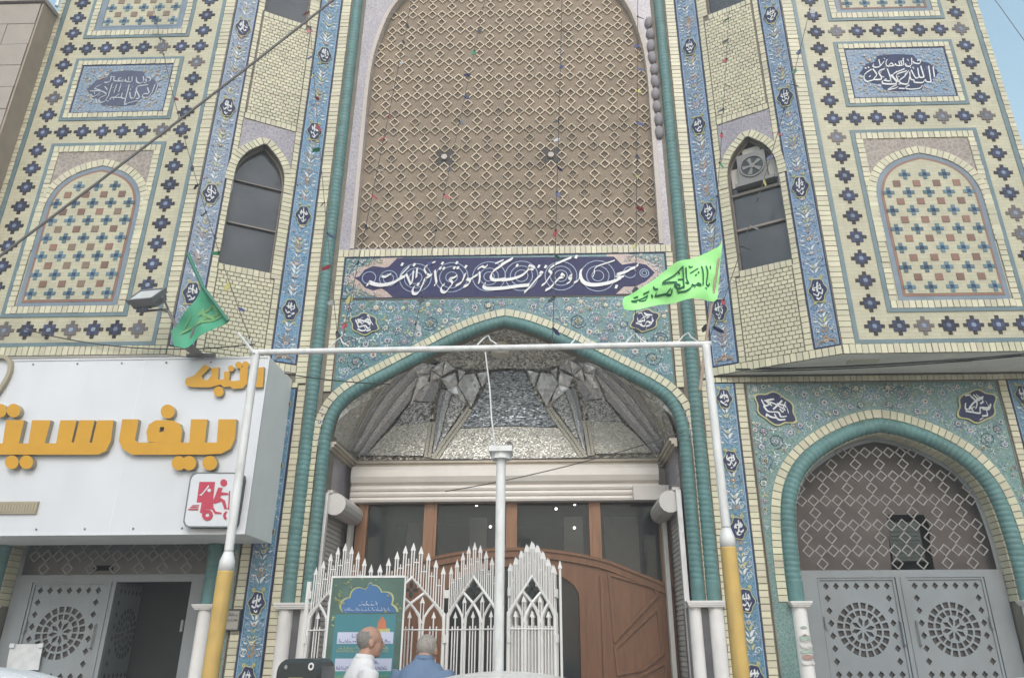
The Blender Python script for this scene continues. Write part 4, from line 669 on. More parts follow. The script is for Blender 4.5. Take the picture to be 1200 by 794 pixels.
# ---- upright tile strips
def strip(fr, u0, u1, v0, v1, meds, ground, seed, parent=None, rw=.075, rh=.105, period=1.17):
    m = MB(); m.fbox(fr, u0, u1, v0, v1, -.01, .006, 0)
    e = .011
    for a, b_ in ((u0-e, u0), (u1, u1+e)): m.fbox(fr, a, b_, v0, v1, -.01, .010, 1)
    m.fbox(fr, u0-e, u1+e, v0-e, v0, -.01, .010, 1)
    s = m.build('tile_strip', [ground, NAVY], parent) if parent else part(m, 'tile_strip', [ground, NAVY])
    rnd = random.Random(seed); o = MB(); c = (u0+u1)/2; W_ = (u1-u0)/2
    h = .0065
    for u in (u0+.008, u1-.008): ribbon(o, fr, [Vector((u, v0)), Vector((u, v1))], .005, h, 3)
    ms = sorted(meds)
    for mv in ms: medallion(o, fr, c, mv, rw, rh, rnd, h=h+.011)
    def sym(fn, x, v):
        fn(c+x, v, 1); fn(c-x, v, -1)
    lo = v0
    v = v0+.03
    def near(v): return min([abs(v-mv) for mv in ms]+[9])
    # palmette clusters: between medallions, leaves mirrored about the axis, with flowers up the middle
    step = .052
    k = 0
    while v < v1-.03:
        d = near(v)
        if d > rh*1.25:
            ph = (k*0.618) % 1
            r = W_*(.30+.45*abs(math.sin(k*.55+seed)))
            colr = rnd.choice([0, 0, 1, 3, 4, 0, 2])
            for q in (1, -1):
                leaf(o, fr, c+q*.004, v, r*1.05, (PI/2-q*rnd.uniform(.7, .72)) if q > 0 else (PI/2+.7), h+.003, colr, .5*q)
                leaf(o, fr, c+q*r*.55, v+.018, r*.7, PI/2-q*1.1, h+.003, 0 if colr != 0 else 3, -.5*q)
            if k % 3 == 0: flower(o, fr, c, v+.02, .022, h+.006, rnd.choice([(1, 0, 4), (0, 1, 4), (2, 0, 6), (4, 1, 0), (0, 4, 2)]), .3)
            if k % 4 == 1:
                for q in (1, -1): flower(o, fr, c+q*W_*.68, v, .015, h+.006, (0, 7, 1), .3)
            if k % 4 == 3:
                for q in (1, -1): spiral(o, fr, c+q*W_*.55, v, W_*.3, 1.2, 0 if q > 0 else PI, h+.001, rnd.choice([0, 3, 7]), .005, q)
        elif d > rh*1.02:
            for q in (1, -1): flower(o, fr, c+q*W_*.42, v, .020, h+.006, (2, 2, 4), .2)
        v += step; k += 1
    for _ in range(int((v1-v0)*58)):
        x, v = rnd.uniform(.12, .85)*W_, rnd.uniform(v0+.02, v1-.02)
        if near(v) > rh*1.2 or x > rw*1.15:
            a_, cc, L_ = rnd.uniform(0, 6.3), rnd.choice([0, 0, 3, 3, 7, 1, 4, 2, 6]), rnd.uniform(.018, .034)
            leaf(o, fr, c+x, v, L_, a_, h+.002, cc, .5); leaf(o, fr, c-x, v, L_, PI-a_, h+.002, cc, -.5)
    # peach arch at the foot of the strip
    if parent:
        for q in (1, -1): ribbon(o, fr, [Vector((c+q*W_*.75, v0+.012)), Vector((c+q*W_*.6, v0+.05)), Vector((c+q*W_*.25, v0+.055)), Vector((c, v0+.10))], .016, h+.009, 4)
    o.build('floral_ornament', ORN, s, kind='stuff')
    return s
for s_ in (1, -1):
    strip(FW, *((2.08, 2.294) if s_ > 0 else (-2.294, -2.08)), .3, 3.962, [1.933-.618, 1.933, 2.56, 3.185, 3.806], LOWBLUE, 31+s_, rw=.072, rh=.10)
    strip(FW, *((4.97, 5.19) if s_ > 0 else (-5.19, -4.97)), .3, 3.962, [1.933, 2.56, 3.185, 3.806], LOWBLUE, 41+s_, rw=.072, rh=.10)

# ---- calligraphy banner over the portal
b = MB(); b.fbox(FW, -1.718, 1.728, 4.962, 5.452, -.012, .002, 0)
for q in ((-1.718, 1.728, 4.955, 4.966), (-1.718, 1.728, 5.447, 5.458), (-1.722, -1.708, 4.966, 5.447), (1.718, 1.732, 4.966, 5.447)): b.fbox(FW, *q, -.01, .010, 1)
ban = part(b, 'inscription_band', [SPTEAL, NAVY])
c = MB(); c.fquad(FW, [(-1.70, 4.97), (-1.70, 5.445), (-1.10, 5.445), (-1.10, 4.97)], .002, .003, 0)
rndb = random.Random(3)
for q in (-1, 1):
    cx = .005
    outer = [(cx+q*1.10, 4.97), (cx+q*1.33, 4.97), (cx+q*1.45, 5.02), (cx+q*1.60, 5.10), (cx+q*1.69, 5.205), (cx+q*1.60, 5.31), (cx+q*1.45, 5.39), (cx+q*1.33, 5.443), (cx+q*1.10, 5.443)]
    c.poly([FW(a, b_, .0045) for a, b_ in outer], 1)
    crn = MB(); crn.poly([FW(a, b_, .0045) for a, b_ in outer], 0); crn.build('corner_tile', [PINKFINE], ban)
c = MB(); c.poly([FW(a, b_, .0065) for a, b_ in D['cart']], 0)
ct = c.build('cartouche', [BANNERBLUE], ban)
o = MB()
for q in (-1, 1):
    poly = [(q*1.28, 4.975), (q*1.70, 4.975), (q*1.70, 5.44), (q*1.28, 5.44)]
    for _ in range(420):
        u, v = q*rndb.uniform(1.3, 1.69), rndb.uniform(4.985, 5.43)
        if not pip((u, v), D['cart']) and not any(pip((u+dx, v+dy), D['cart']) for dx, dy in ((.03, 0), (-.03, 0), (0, .03), (0, -.03))):
            if rndb.random() < .5: leaf(o, FW, u, v, .03, rndb.uniform(0, 6), .006, rndb.choice([0, 1, 7, 5, 6]))
            else: flower(o, FW, u, v, rndb.uniform(.010, .018), .0065, rndb.choice([(1, 0, 6), (0, 1, 4), (7, 0, 1), (2, 6, 0)]))
o.build('floral_ornament', ORN, ban, kind='stuff')
o = MB()
for x, z, r in D['rings']:
    for k in range(1): 
        pts = [Vector((x+r*math.cos(a*2*PI/40), z+r*math.sin(a*2*PI/40))) for a in range(41)]; ribbon(o, FW, pts, .008, .0075, 0)
    if r > .08:
        for a in range(14):
            th = a*2*PI/14+r*9; leaf(o, FW, x+r*math.cos(th), z+r*math.sin(th), .022, th+1.2, .0115, 0, .5)
o.build('spiral_ornament', [PALEBLUE], ct, kind='stuff')
o = MB()
for w_, pts in D['banner']: pen(o, FW, pts, w_*.00108, .016, 0, ang=62, nib=.42)
o.build('lettering', [WHITEG], ct)

# ================================================================== upper niche with clay lattice
m = MB(); m.sheet(FW, [(-1.845, 5.548), (-1.845, ZT), (1.845, ZT), (1.845, 5.548)], [t2(up_in)], -.012, .001); niche = part(m, 'niche_surround', MAUVE)
m = MB(); A = offset2(up_in, -.045)
vs = []
for p, q in zip(up_in, A): vs += [FW(p.x, p.y, .012), FW(q.x, q.y, .012), FW(q.x, q.y, -.10)]
m.add(vs, [(3*i, 3*i+1, 3*i+4, 3*i+3) for i in range(len(A)-1)]+[(3*i+1, 3*i+2, 3*i+5, 3*i+4) for i in range(len(A)-1)]); part(m, 'niche_moulding', TRIM)
m = MB(); m.box(-1.76, 1.76, 7.09, 7.14, 5.50, ZT); m.box(-1.72, 1.72, 7.0, 7.09, 5.50, 5.56); scr = part(m, 'lattice_screen', PLASTER)
scr_fr = FR(7.09)
PXL, PZL = .1235, .1295
def dia(hw, hv, wd, dp, cell_shade=False):
    def f():
        q = MB(); o_ = [(hw, 0), (0, hv), (-hw, 0), (0, -hv)]; k = 1-wd/hw
        vs = [(x, 0, z) for x, z in o_]+[(x, -dp, z) for x, z in o_]+[(x*k, -dp, z*k) for x, z in o_]+[(x*k, 0, z*k) for x, z in o_]
        fs = []
        for i in range(4):
            j_ = (i+1) % 4; fs += [(i, j_, 4+j_, 4+i), (4+i, 4+j_, 8+j_, 8+i), (8+i, 8+j_, 12+j_, 12+i)]
        q.add(vs, fs)
        if cell_shade: q.add([(x*k, -.0015, z*k) for x, z in o_], [(0, 1, 2, 3)], 1)  # dark plate painting the shade inside the cell
        return q
    return f
sh = []; inn = t2(offset2(up_in, -.05))
for jr in range(0, 36):
    z = 5.632+PZL*jr
    for i in range(-15, 16):
        if jr % 2 and (i+(jr-1)//2) % 2: continue
        x = .155+PXL*i
        if not (pip((x-.012, z), inn) and pip((x+.012, z), inn)): continue
        if any((x-a)**2+(z-6.7975)**2 < .002 for a in (-.7095, .5255)): continue
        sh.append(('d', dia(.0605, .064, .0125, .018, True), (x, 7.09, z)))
parts(scr, 'lattice_diamond', sh, [LATT, CELLSHADE])
for a in (-.7095, .5255):
    m = MB()
    for k in range(4):
        th = k*PI/2+PI/4; c_, s2 = a+.072*math.cos(th), 6.7975+.075*math.sin(th)
        m.fquad(scr_fr, [(c_+.052*math.cos(b_*PI/5), s2+.054*math.sin(b_*PI/5)) for b_ in range(10)], .0, .006+.0003*k, 0)
    m.fquad(scr_fr, [(a+.06*math.cos(b_*PI/6), 6.7975+.06*math.sin(b_*PI/6)) for b_ in range(12)], 0, .008, 0)
    m.fquad(scr_fr, [(a+.034*math.cos(b_*PI/8), 6.7975+.034*math.sin(b_*PI/8)) for b_ in range(16)], 0, .035, 1)
    m.build('rosette', [DARKBACK, TRIM], scr)
# grey bundles wedged in the right-hand reveal
for i in range(10):
    z = 7.02+i*.185; m = MB(); m.ball((0, 0, 0), (.052, .05, .088+.008*math.sin(i*2.1)), 10, 7)
    o = part(m, 'cloth_bundle', LUMP, smooth=True); o.location = (1.775-.004*max(0, i-5)+.006*math.sin(i*1.7), 6.985, z); o.rotation_euler = (0, .12*math.sin(i*2.9), .2)

# ================================================================== projecting wings
def star():
    m = MB(); s_ = .0385; fr = lambda u, v, h: (u, -h, v)
    for i in (-1, 0, 1):
        for j_ in (-1, 0, 1):
            q = [((i-.49)*s_, (j_-.49)*s_), ((i+.49)*s_, (j_-.49)*s_), ((i+.49)*s_, (j_+.49)*s_), ((i-.49)*s_, (j_+.49)*s_)]
            m.fquad(fr, q, 0, .006+.0006*((i*3+j_) % 3), 2 if i == j_ == 0 else (1 if i*j_ == 0 else 3))
    for i, j_ in ((2, 0), (-2, 0), (0, 2), (0, -2)):
        m.fquad(fr, [((i-.46)*s_, (j_-.46)*s_), ((i+.46)*s_, (j_-.46)*s_), ((i+.46)*s_, (j_+.46)*s_), ((i-.46)*s_, (j_+.46)*s_)], 0, .006, 0)
    m.fquad(fr, [(-.62*s_, 0), (0, -.62*s_), (.62*s_, 0), (0, .62*s_)], .006, .0085, 2)
    return m
def plus():
    m = MB(); s_ = .0190; fr = lambda u, v, h: (u, -h, v)
    for x, y in ((2, 0), (-2, 0), (0, 2), (0, -2)): m.fquad(fr, [((x-1)*s_, (y-1)*s_), ((x+1)*s_, (y-1)*s_), ((x+1)*s_, (y+1)*s_), ((x-1)*s_, (y+1)*s_)], 0, .005, 1)
    m.fquad(fr, [(-s_, -s_), (s_, -s_), (s_, s_), (-s_, s_)], 0, .0058, 0); return m
def square():
    m = MB(); m.fquad(lambda u, v, h: (u, -h, v), [(-.036, -.036), (.036, -.036), (.036, .036), (-.036, .036)], 0, .005, 0); return m
star_me = star().mesh('star_tile', [BROWNBLK, STARMID, STARLIGHT, STARCORN]); plus_me = plus().mesh('plus_tile', [PLUSDARK, PLUSLIGHT]); sq_me = square().mesh('square_tile', [RUST])
star_var = [star_me]
for mt in ((BROWNBLK, STARCORN, STARLIGHT, STARMID), (mat('glare_faded_star_glaze', (.12, .095, .085), .35, var=.2), mat('glare_faded_star_centre', (.105, .095, .105), .35, var=.2), STARLIGHT, MATS['glare_faded_star_glaze'])):  # paler star copies: some fading, and the left wing's glare put into the colour
    me_ = star_me.copy()
    for i_, q in enumerate(mt): me_.materials[i_] = q
    star_var.append(me_)
sq2 = sq_me.copy(); sq2.materials[0] = mat('faded_square_glaze', (.20, .135, .09), .45, var=.15)
rw_ = random.Random(17)
def ring(mb, fr, u0, u1, v0, v1, t, h0, h1, m=0):
    mb.fbox(fr, u0, u1, v0, v0+t, h0, h1, m); mb.fbox(fr, u0, u1, v1-t, v1, h0, h1, m)
    mb.fbox(fr, u0, u0+t, v0+t, v1-t, h0, h1, m); mb.fbox(fr, u1-t, u1, v0+t, v1-t, h0, h1, m)
def brick_ring(u0, u1, v0, v1, t): return [(u0, u1, v0, v0+t, False), (u0, u1, v1-t, v1, False), (u0, u0+t, v0+t, v1-t, True), (u1-t, u1, v0+t, v1-t, True)]
def lancet(cx, hw, v0, vs_, va):
    h = va-vs_; half = [(hw, v0), (hw, (v0+vs_)/2), (hw, vs_), (hw*.955, vs_+h*.30), (hw*.83, vs_+h*.56), (hw*.60, vs_+h*.78), (hw*.30, vs_+h*.92), (0, va)]
    return arch_path(half, cx)
def wing(side):
    fr = RW if side > 0 else LW
    w = MB(); w.fbox(fr, 3.185, 5.395, 4.06, ZT, -.9, 0, 0, back=True); wo = part(w, 'projecting_wing', CREAM)
    t = MB()
    ring(t, fr, 3.312, 5.325, 4.139, ZT-.1, .042, 0, .008)
    ring(t, fr, 3.682, 4.981, 6.870, 7.765, .036, 0, .008); ring(t, fr, 3.664, 4.973, 4.456, 6.560, .040, 0, .008); ring(t, fr, 3.682, 4.981, 8.073, 10.1, .036, 0, .008)
    t.build('teal_border', TEALLINE, wo)
    bl = [(3.185, 5.395, 4.045, 4.137, False), (3.187, 3.310, 4.139, ZT, True), (5.327, 5.395, 4.139, ZT, True)]
    bl += brick_ring(3.718, 4.945, 6.906, 7.729, .066)+brick_ring(3.704, 4.933, 4.496, 6.52, .078)+brick_ring(3.718, 4.945, 8.109, 10.06, .078)
    trim(bl, parent=wo, fr=fr)
    # lower blind window
    cx = 4.3185
    m = MB(); m.fbox(fr, 3.782, 4.855, 5.5, 6.442, 0, .003); m.build('patterned_spandrel', MAUVE2, wo)
    P = lancet(cx, .523, 4.576, 5.70, 6.25)
    def band(a, b_, h, mt, name, mats):
        mm = MB(); A = offset2(P, a); B_ = offset2(P, b_)
        mm.add([fr(p.x, p.y, h) for p in A]+[fr(p.x, p.y, h) for p in B_], [(i, i+1, len(A)+i+1, len(A)+i) for i in range(len(A)-1)])
        return mm
    g = MB(); g.fquad(fr, t2(P), 0, .0055, 0); g.build('blind_arch_band', GREYBLUE, wo)
    g = MB(); q = [p for p in offset2(P, -.048)]; g.fquad(fr, [(q[0].x, 4.618)]+t2(q[1:-1])+[(q[-1].x, 4.618)], 0, .0085, 0); g.build('rust_line', RUST, wo)
    q = offset2(P, -.074); inner = [(q[0].x, 4.645)]+t2(q[1:-1])+[(q[-1].x, 4.645)]
    g = MB(); g.fquad(fr, inner, 0, .0115, 0); mo = g.build('mosaic_field', CREAM, wo)
    bb = MB(); brick_path(bb, fr, P[9:-9] if len(P) > 40 else P, .004, .088, h=.014); bb.build('brick_arch_border', BRICK, wo, kind='stuff')
    def put(me, u, v, h, par, nm):
        o = link(bpy.data.objects.new(nm, me), par); o.location = fr(u, v, h); return o
    for k in range(8):
        for i in range(5):
            u, v = 4.3185+.2*(i-2), 4.712+.2126*k
            if k == 7: pass
            if pip((u, v), inner) and (pip((u-.035, v), inner) and pip((u+.035, v), inner)): put(plus_me, u, v, .0117, mo, 'plus_tile')
        for i in range(4):
            u, v = 4.3185+.2*(i-1.5), 4.818+.2126*k
            if pip((u-.04, v+.04), inner) and pip((u+.04, v+.04), inner): put(sq_me if side > 0 or rw_.random() < .6 else sq2, u, v, .0117, mo, 'square_tile')
    # upper panel
    g = MB(); ring(g, fr, 3.798, 4.865, 8.19, 9.98, .048, 0, .006); g.build('panel_band', GREYBLUE, wo)
    g = MB(); ring(g, fr, 3.846, 4.817, 8.238, 9.932, .024, 0, .008); g.build('rust_line', RUST if side > 0 else GREYBLUE, wo)
    for k in range(8):
        for i in range(5):
            put(plus_me, 4.3315+.2*(i-2), 8.335+.2126*k, .0005, wo, 'plus_tile')
            if i < 4 and k < 7: put(sq_me if side > 0 else sq2, 4.3315+.2*(i-1.5), 8.441+.2126*k, .0005, wo, 'square_tile')
    # stars
    for k in range(24):
        v = 4.316+.2402*k
        for i in range(8):
            if i in (0, 7) or k in (0, 10, 15):
                u = 3.519+.2286*i; put(star_var[rw_.choices([0, 1, 2], [.80, .13, .07] if side > 0 else [.62, .20, .18])[0]], u, v, 0, wo, 'star_tile')
    # inscription panel
    g = MB(); g.fbox(fr, 3.784, 4.879, 6.972, 7.663, 0, .003, 0); ring(g, fr, 3.784, 4.879, 6.972, 7.663, .012, .003, .006, 1)
    ring(g, fr, 3.80, 4.863, 6.988, 7.647, .055, .003, .0042, 2)
    ip = g.build('inscription_panel', [BLUEFINE if side > 0 else BLUEFADE, NAVY, BLUEFADE], wo)
    cu, cv_ = (4.325, 7.315)
    def oct(kx, ky): 
        pts = []
        for x, y in ((1, 0), (.93, .12), (.80, .42), (.55, .52), (.45, .80), (0, .86), (-.45, .80), (-.55, .52), (-.80, .42), (-.93, .12), (-1, 0)): pts.append((x, y))
        full = pts+[(x, -y) for x, y in reversed(pts[1:-1])]
        return [(cu+x*kx, cv_+y*ky) for x, y in full]
    g = MB(); g.fquad(fr, oct(.43, .30), .003, .0062, 0); cto = g.build('cartouche', NAVY if side > 0 else mat('faded_navy_glaze', (.055, .062, .115), .35, var=.2), ip)
    o = MB(); rr = random.Random(50+side)
    for i in range(330):
        u, v = rr.uniform(3.86, 4.80), rr.uniform(7.04, 7.59)
        if not pip((u, v), oct(.42, .305)): flower(o, fr, u, v, rr.uniform(.009, .019), .0055, rr.choice([(0, 3, 7), (1, 2, 4), (2, 0, 1), (3, 0, 7), (4, 1, 0)]))
    n = 24
    for i in range(n):
        for v in (7.015, 7.62): flower(o, fr, 3.82+i*(1.023/(n-1)), v, .013, .005, (3, 0, 7), 0, 4)
    for i in range(1, 14):
        for u in (3.828, 4.835): flower(o, fr, u, 7.015+i*.0432, .013, .005, (3, 0, 7), 0, 4)
    o.build('floral_ornament', ORN, ip, kind='stuff')
    o = MB()
    for w_, pts in D['inscR' if side > 0 else 'inscL']: pen(o, FR(6.43), pts, w_*.00092*(1 if side > 0 else .85), .0085, 0, ang=60, nib=.5)
    pl_ = oct(.36, .24)
    for _ in range(46):
        u, v = rr.uniform(3.98, 4.67), rr.uniform(7.09, 7.54)
        if pip((u, v), pl_): t_ = rr.choice([.5, 1.2, -.4, 2.0]); L_ = rr.choice([.006, .012, .02, .03]); pen(o, FR(6.43), [(u if side > 0 else -u+.06, v), ((u if side > 0 else -u+.06)+L_*math.cos(t_), v+L_*math.sin(t_))], .007, .0085, 0, ang=60, nib=.5)
    o.build('lettering', [WHITEG if side > 0 else mat('faded_white_glaze', (.42, .44, .47), .35)], ip)
wing(1); wing(-1)

# ---- canted faces with brickwork and pointed windows
def chamfer(side):
    fr = RC if side > 0 else LC
    cu = .649
    half = [(.262, 5.12), (.262, 5.9), (.262, 6.22), (.238, 6.40), (.165, 6.55), (.075, 6.645), (0, 6.72)]
    P = arch_path(half, cu); hole = t2(P); hole2 = [(.40, 8.60), (.40, ZT-.1), (.905, ZT-.1), (.905, 8.60)]
    w = MB(); w.sheet(fr, [(0, 4.055), (0, ZT), (1.2256, ZT), (1.2256, 4.055)], [hole, hole2], -.13, 0)
    wo = part(w, 'canted_wall', [MORTAR])
    bl = [(.0, 1.2256, 4.045, 4.128, False), (.276, .342, 4.13, 5.06, True), (.276, .386, 5.06, 6.30, True), (.276, .342, 6.30, 8.60, True), (.276, .396, 8.60, ZT, True),
          (.905, .980, 4.13, 5.06, True), (.914, .980, 5.06, 6.30, True), (.92, .980, 6.30, 8.60, True), (.908, .980, 8.60, ZT, True),
          (.386, .912, 5.045, 5.118, False), (.342, .918, 6.985, 7.06, False), (.398, .906, 8.525, 8.598, False)]
    trim(bl, parent=wo, fr=fr)
    m = MB(); m.sheet(fr, [(.345, 6.0), (.345, 6.98), (.918, 6.98), (.918, 6.0)], [t2(offset2(P, .0))[0:0] or [(cu-.26, 6.0005), (cu-.26, 6.22)]+[(p.x, p.y) for p in P if p.y > 6.22]+[(cu+.26, 6.22), (cu+.26, 6.0005)]], None, .003); m.build('patterned_spandrel', MAUVE, wo)
    bb = MB(); Q = [p for p in P if p.y > 6.12]; brick_path(bb, fr, Q, .002, .085, pitch=.05, h=.02); bb.build('brick_arch_border', BRICK, wo, kind='stuff')
    strip(fr, .022, .258, 4.145, ZT, [4.735, 5.90, 7.06, 8.225, 9.39], BLUEFINE if side > 0 else BLUETILE, 61+side, wo, rw=.078, rh=.125)
    strip(fr, .996, 1.212, 4.145, ZT, [4.72, 5.90, 7.055, 8.235, 9.4], BLUEFINE if side > 0 else BLUEFADE, 71+side, wo, rw=.078, rh=.125)
    # running-bond field
    out = []
    def course(v, n, off, u0=.346, u1=.901):
        L = (u1-u0)/9; e = []
        x = u0-(L/2 if off else 0)
        while x < u1-1e-4:
            a, b_ = max(u0, x), min(u1, x+L)
            if b_-a > .012: e.append((a, b_))
            x += L
        return e
    def zone(v0, v1):
        n = round((v1-v0)/.0445); st = (v1-v0)/n
        for i in range(n):
            for a, b_ in course(0, 0, i % 2): out.append((a+.003, b_-.003, v0+i*st+.003, v0+(i+1)*st-.003))
    zone(4.132, 5.042); zone(7.064, 8.52)
    b_parts = []
    for i, (a, b_, v0, v1) in enumerate(out):
        hh = random.uniform(.009, .014)
        def mk(a=a, b_=b_, v0=v0, v1=v1, hh=hh):
            m = MB(); c0 = Vector(fr(a, v0, 0)); m.hexa([Vector(fr(*q))-c0 for q in ((a, v0, 0), (b_, v0, 0), (b_, v1, 0), (a, v1, 0), (a+.001, v0+.001, hh), (b_-.001, v0+.001, hh), (b_-.001, v1-.001, hh), (a+.001, v1-.001, hh))], 0, False); return m
        wid = round(b_-a, 3); b_parts.append(((wid, round(v1-v0, 3), i % 5), mk, fr(a, v0, 0)))
    parts(wo, 'brick', b_parts, [BRICK], limit=150)
    # windows
    def window(hole, v0, v1, parts_):
        m = MB(); I = [(u*.965+cu*.035, v0+.02+(v-v0)*.972) for u, v in hole]
        m.sheet(fr, hole, [I], -.115, -.075); wd = part(m, 'window', FRAMEW)
        g = MB(); g.fquad(fr, hole, -.108, -.100); g.build('pane', GLASSD, wd)
        for va, vb in parts_:
            q = MB(); q.fbox(fr, cu-.26, cu+.26, va, vb, -.10, -.07); q.build('transom', FRAMEW, wd)
        return wd
    window(hole, 5.12, 6.72, [(6.05, 6.08), (5.62, 5.645)] if side > 0 else [(5.66, 5.675), (6.2, 6.21)])
    window(hole2, 8.60, ZT-.1, [])
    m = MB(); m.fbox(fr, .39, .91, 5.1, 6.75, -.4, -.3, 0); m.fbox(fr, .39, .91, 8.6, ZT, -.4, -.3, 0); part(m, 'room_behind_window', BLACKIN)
chamfer(1); chamfer(-1)

# ---- soffits of the overhang
for s_ in (1, -1):
    xw = 3.185 if s_ > 0 else -3.158; xe = 5.395 if s_ > 0 else -5.274
    zz = 4.052 if s_ > 0 else 4.128
    m = MB(); m.poly([(s_*2.09, 7.0, zz), (xw, 6.432, zz), (xe, 6.432, zz), (xe, 7.0, zz)], 0); so_ = part(m, 'soffit', SOFFIT)
    for x in (3.45, 4.35): 
        q = MB(); q.box(s_*x-.14 if s_ > 0 else s_*x-.14, s_*x+.14, 6.60, 6.70, zz-.012, zz-.002); q.build('soffit_lamp', SOFFITL, so_)
# ================================================================== the portal recess
m = MB()
for s_ in (1, -1):
    m.box(min(s_*1.70, s_*1.86), max(s_*1.70, s_*1.86), 7.19, 7.95, 2.90, 3.36, 1)
    m.box(min(s_*1.71, s_*1.86), max(s_*1.71, s_*1.86), 7.19, 7.95, .15, 2.90, 0)
m.box(-1.86, 1.86, 7.95, 8.02, 3.0, 4.7, 0)
part(m, 'portal_wall', [SHUTGREY, MAUVE])
m = MB()
for z0, z1, e in ((3.345, 3.37, .03), (3.37, 3.40, .055), (3.40, 3.425, .075)):
    m.box(-1.70, -1.70+e, 7.03, 7.94, z0, z1); m.box(1.70-e, 1.70, 7.03, 7.94, z0, z1); m.box(-1.70+e, 1.70-e, 7.94-e, 7.94, z0, z1)
part(m, 'cornice', CORN)
# vault shell
def arch_at(u):     # point on the portal arch for parameter -1..1
    P = main_in; f = (u+1)/2; base = [p for p in P if p.y >= 3.30]
    q = f*(len(base)-1); i = min(int(q), len(base)-2); return base[i].lerp(base[i+1], q-i)
AZ = [(0.03, 4.62), (.5, 4.448), (1.03, 4.13), (1.40, 3.875), (1.597, 3.72), (1.666, 3.58), (1.692, 3.42)]
def arch_z(x):
    x = abs(x)
    for (a, za), (b_, zb) in zip(AZ, AZ[1:]):
        if x <= b_: return za+(zb-za)*max(0, (x-a))/(b_-a)
    return 3.42
def vault_pt(u, t, off=0.):
    x = 1.70*math.sin(u*PI/2); return (x, 7.9-.84*t+off, 3.42+(arch_z(x)-3.42)*math.sqrt(max(0, 1-(1-t)**2))+off)
m = MB(); NU, NT = 36, 14
vs = [vault_pt(-1+2*i/NU, (k/NT)**1.6, .035) for k in range(NT+1) for i in range(NU+1)]
m.add(vs, [(k*(NU+1)+i, k*(NU+1)+i+1, (k+1)*(NU+1)+i+1, (k+1)*(NU+1)+i) for k in range(NT) for i in range(NU)])
vault = part(m, 'mirror_vault', MIRX, kind=None)
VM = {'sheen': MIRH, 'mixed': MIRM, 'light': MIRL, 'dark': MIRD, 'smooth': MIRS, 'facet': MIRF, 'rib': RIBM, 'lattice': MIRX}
VN = {'sheen': 'mirror_panel', 'mixed': 'mirror_panel', 'light': 'mirror_panel', 'dark': 'mirror_panel', 'smooth': 'mirror_panel', 'facet': 'mirror_facet', 'rib': 'gilt_rib', 'lattice': 'mirror_lattice'}
eye_dir = Vector((.1, -1, -.45)).normalized()
rv = random.Random(4)
for kind, pts in D['vault']:
    for q in (1, -1):
        if q < 0 and kind in ('dark', 'light') and abs(pts[1][0]) < .12 and False: continue
        P = [Vector((p[0] if q > 0 else .045-p[0], p[1], p[2])) for p in pts]
        if q < 0: P.reverse()
        n = Vector((0, 0, 0))
        for i in range(len(P)):
            a, b_ = P[i], P[(i+1) % len(P)]; n += Vector(((a.y-b_.y)*(a.z+b_.z), (a.z-b_.z)*(a.x+b_.x), (a.x-b_.x)*(a.y+b_.y)))
        n.normalize()
        if n.dot(eye_dir) < 0: n = -n
        c0 = sum(P, Vector((0, 0, 0)))/len(P)
        dep = {'rib': .028, 'facet': .016}.get(kind, .010)
        m = MB(); N = len(P); F = [p+n*dep for p in P]
        F = [c0+n*dep+(p-c0-n*dep)*.985 for p in F]
        vs = P+F; fs = [(i, (i+1) % N, N+(i+1) % N, N+i) for i in range(N)]
        if kind == 'facet':
            apex = c0+n*(.028+rv.uniform(0, .014))+Vector((rv.uniform(-.015, .015), 0, rv.uniform(-.015, .015))); vs.append(apex); fs += [(N+i, N+(i+1) % N, 2*N) for i in range(N)]
        elif kind in ('smooth', 'light', 'dark') and N > 4:
            vs.append(c0+n*(dep+.02)); fs += [(N+i, N+(i+1) % N, 2*N) for i in range(N)]
        else: fs.append(tuple(range(N, 2*N)))
        m.add(vs, fs)
        if kind == 'rib':   # beads along the rib
            a0 = (F[0]+F[1])*.5; a1 = (F[N//2]+F[(N//2+1) % N])*.5 if N == 4 else None
            if N == 4:
                a1 = (F[2]+F[3])*.5
                for k in range(14):
                    p = a0.lerp(a1, (k+.5)/14)+n*.003; m.ball(p, .008, 5, 3, 1)
        m.build(VN[kind], [VM[kind], STONEDARK], vault)
for kind, g in D['vlad']:       # curved strips of mirror-work laid on the vault, left half traced, right half its mirror image
    for q in (1, -1):
        n_, m_ = len(g), len(g[0]); dep = {'rib': .026, 'smooth': .002, 'sheen': .012}.get(kind, .010); dr = eye_dir*dep
        top = [Vector((p[0] if q > 0 else .045-p[0], p[1], p[2]))+dr for row in g for p in row]
        m = MB(); fs = [(i*m_+k, i*m_+k+1, (i+1)*m_+k+1, (i+1)*m_+k) for i in range(n_-1) for k in range(m_-1)]
        rim = [i*m_ for i in range(n_)]+[(n_-1)*m_+k for k in range(1, m_)]+[i*m_+m_-1 for i in range(n_-2, -1, -1)]+[k for k in range(m_-2, 0, -1)]
        N = len(top); low = [top[i]-dr*2.2 for i in rim]
        fs += [(rim[i], rim[(i+1) % len(rim)], N+(i+1) % len(rim), N+i) for i in range(len(rim))]
        m.add(top+low, fs)
        if kind == 'rib':
            A = resample([(top[i*m_]+top[i*m_+m_-1])*.5+eye_dir*.003 for i in range(n_)], .026)
            for p in A[1:-1]: m.ball(p, .0075, 5, 3, 1)
        m.build(VN[kind], [VM[kind], STONEDARK], vault, smooth=False)
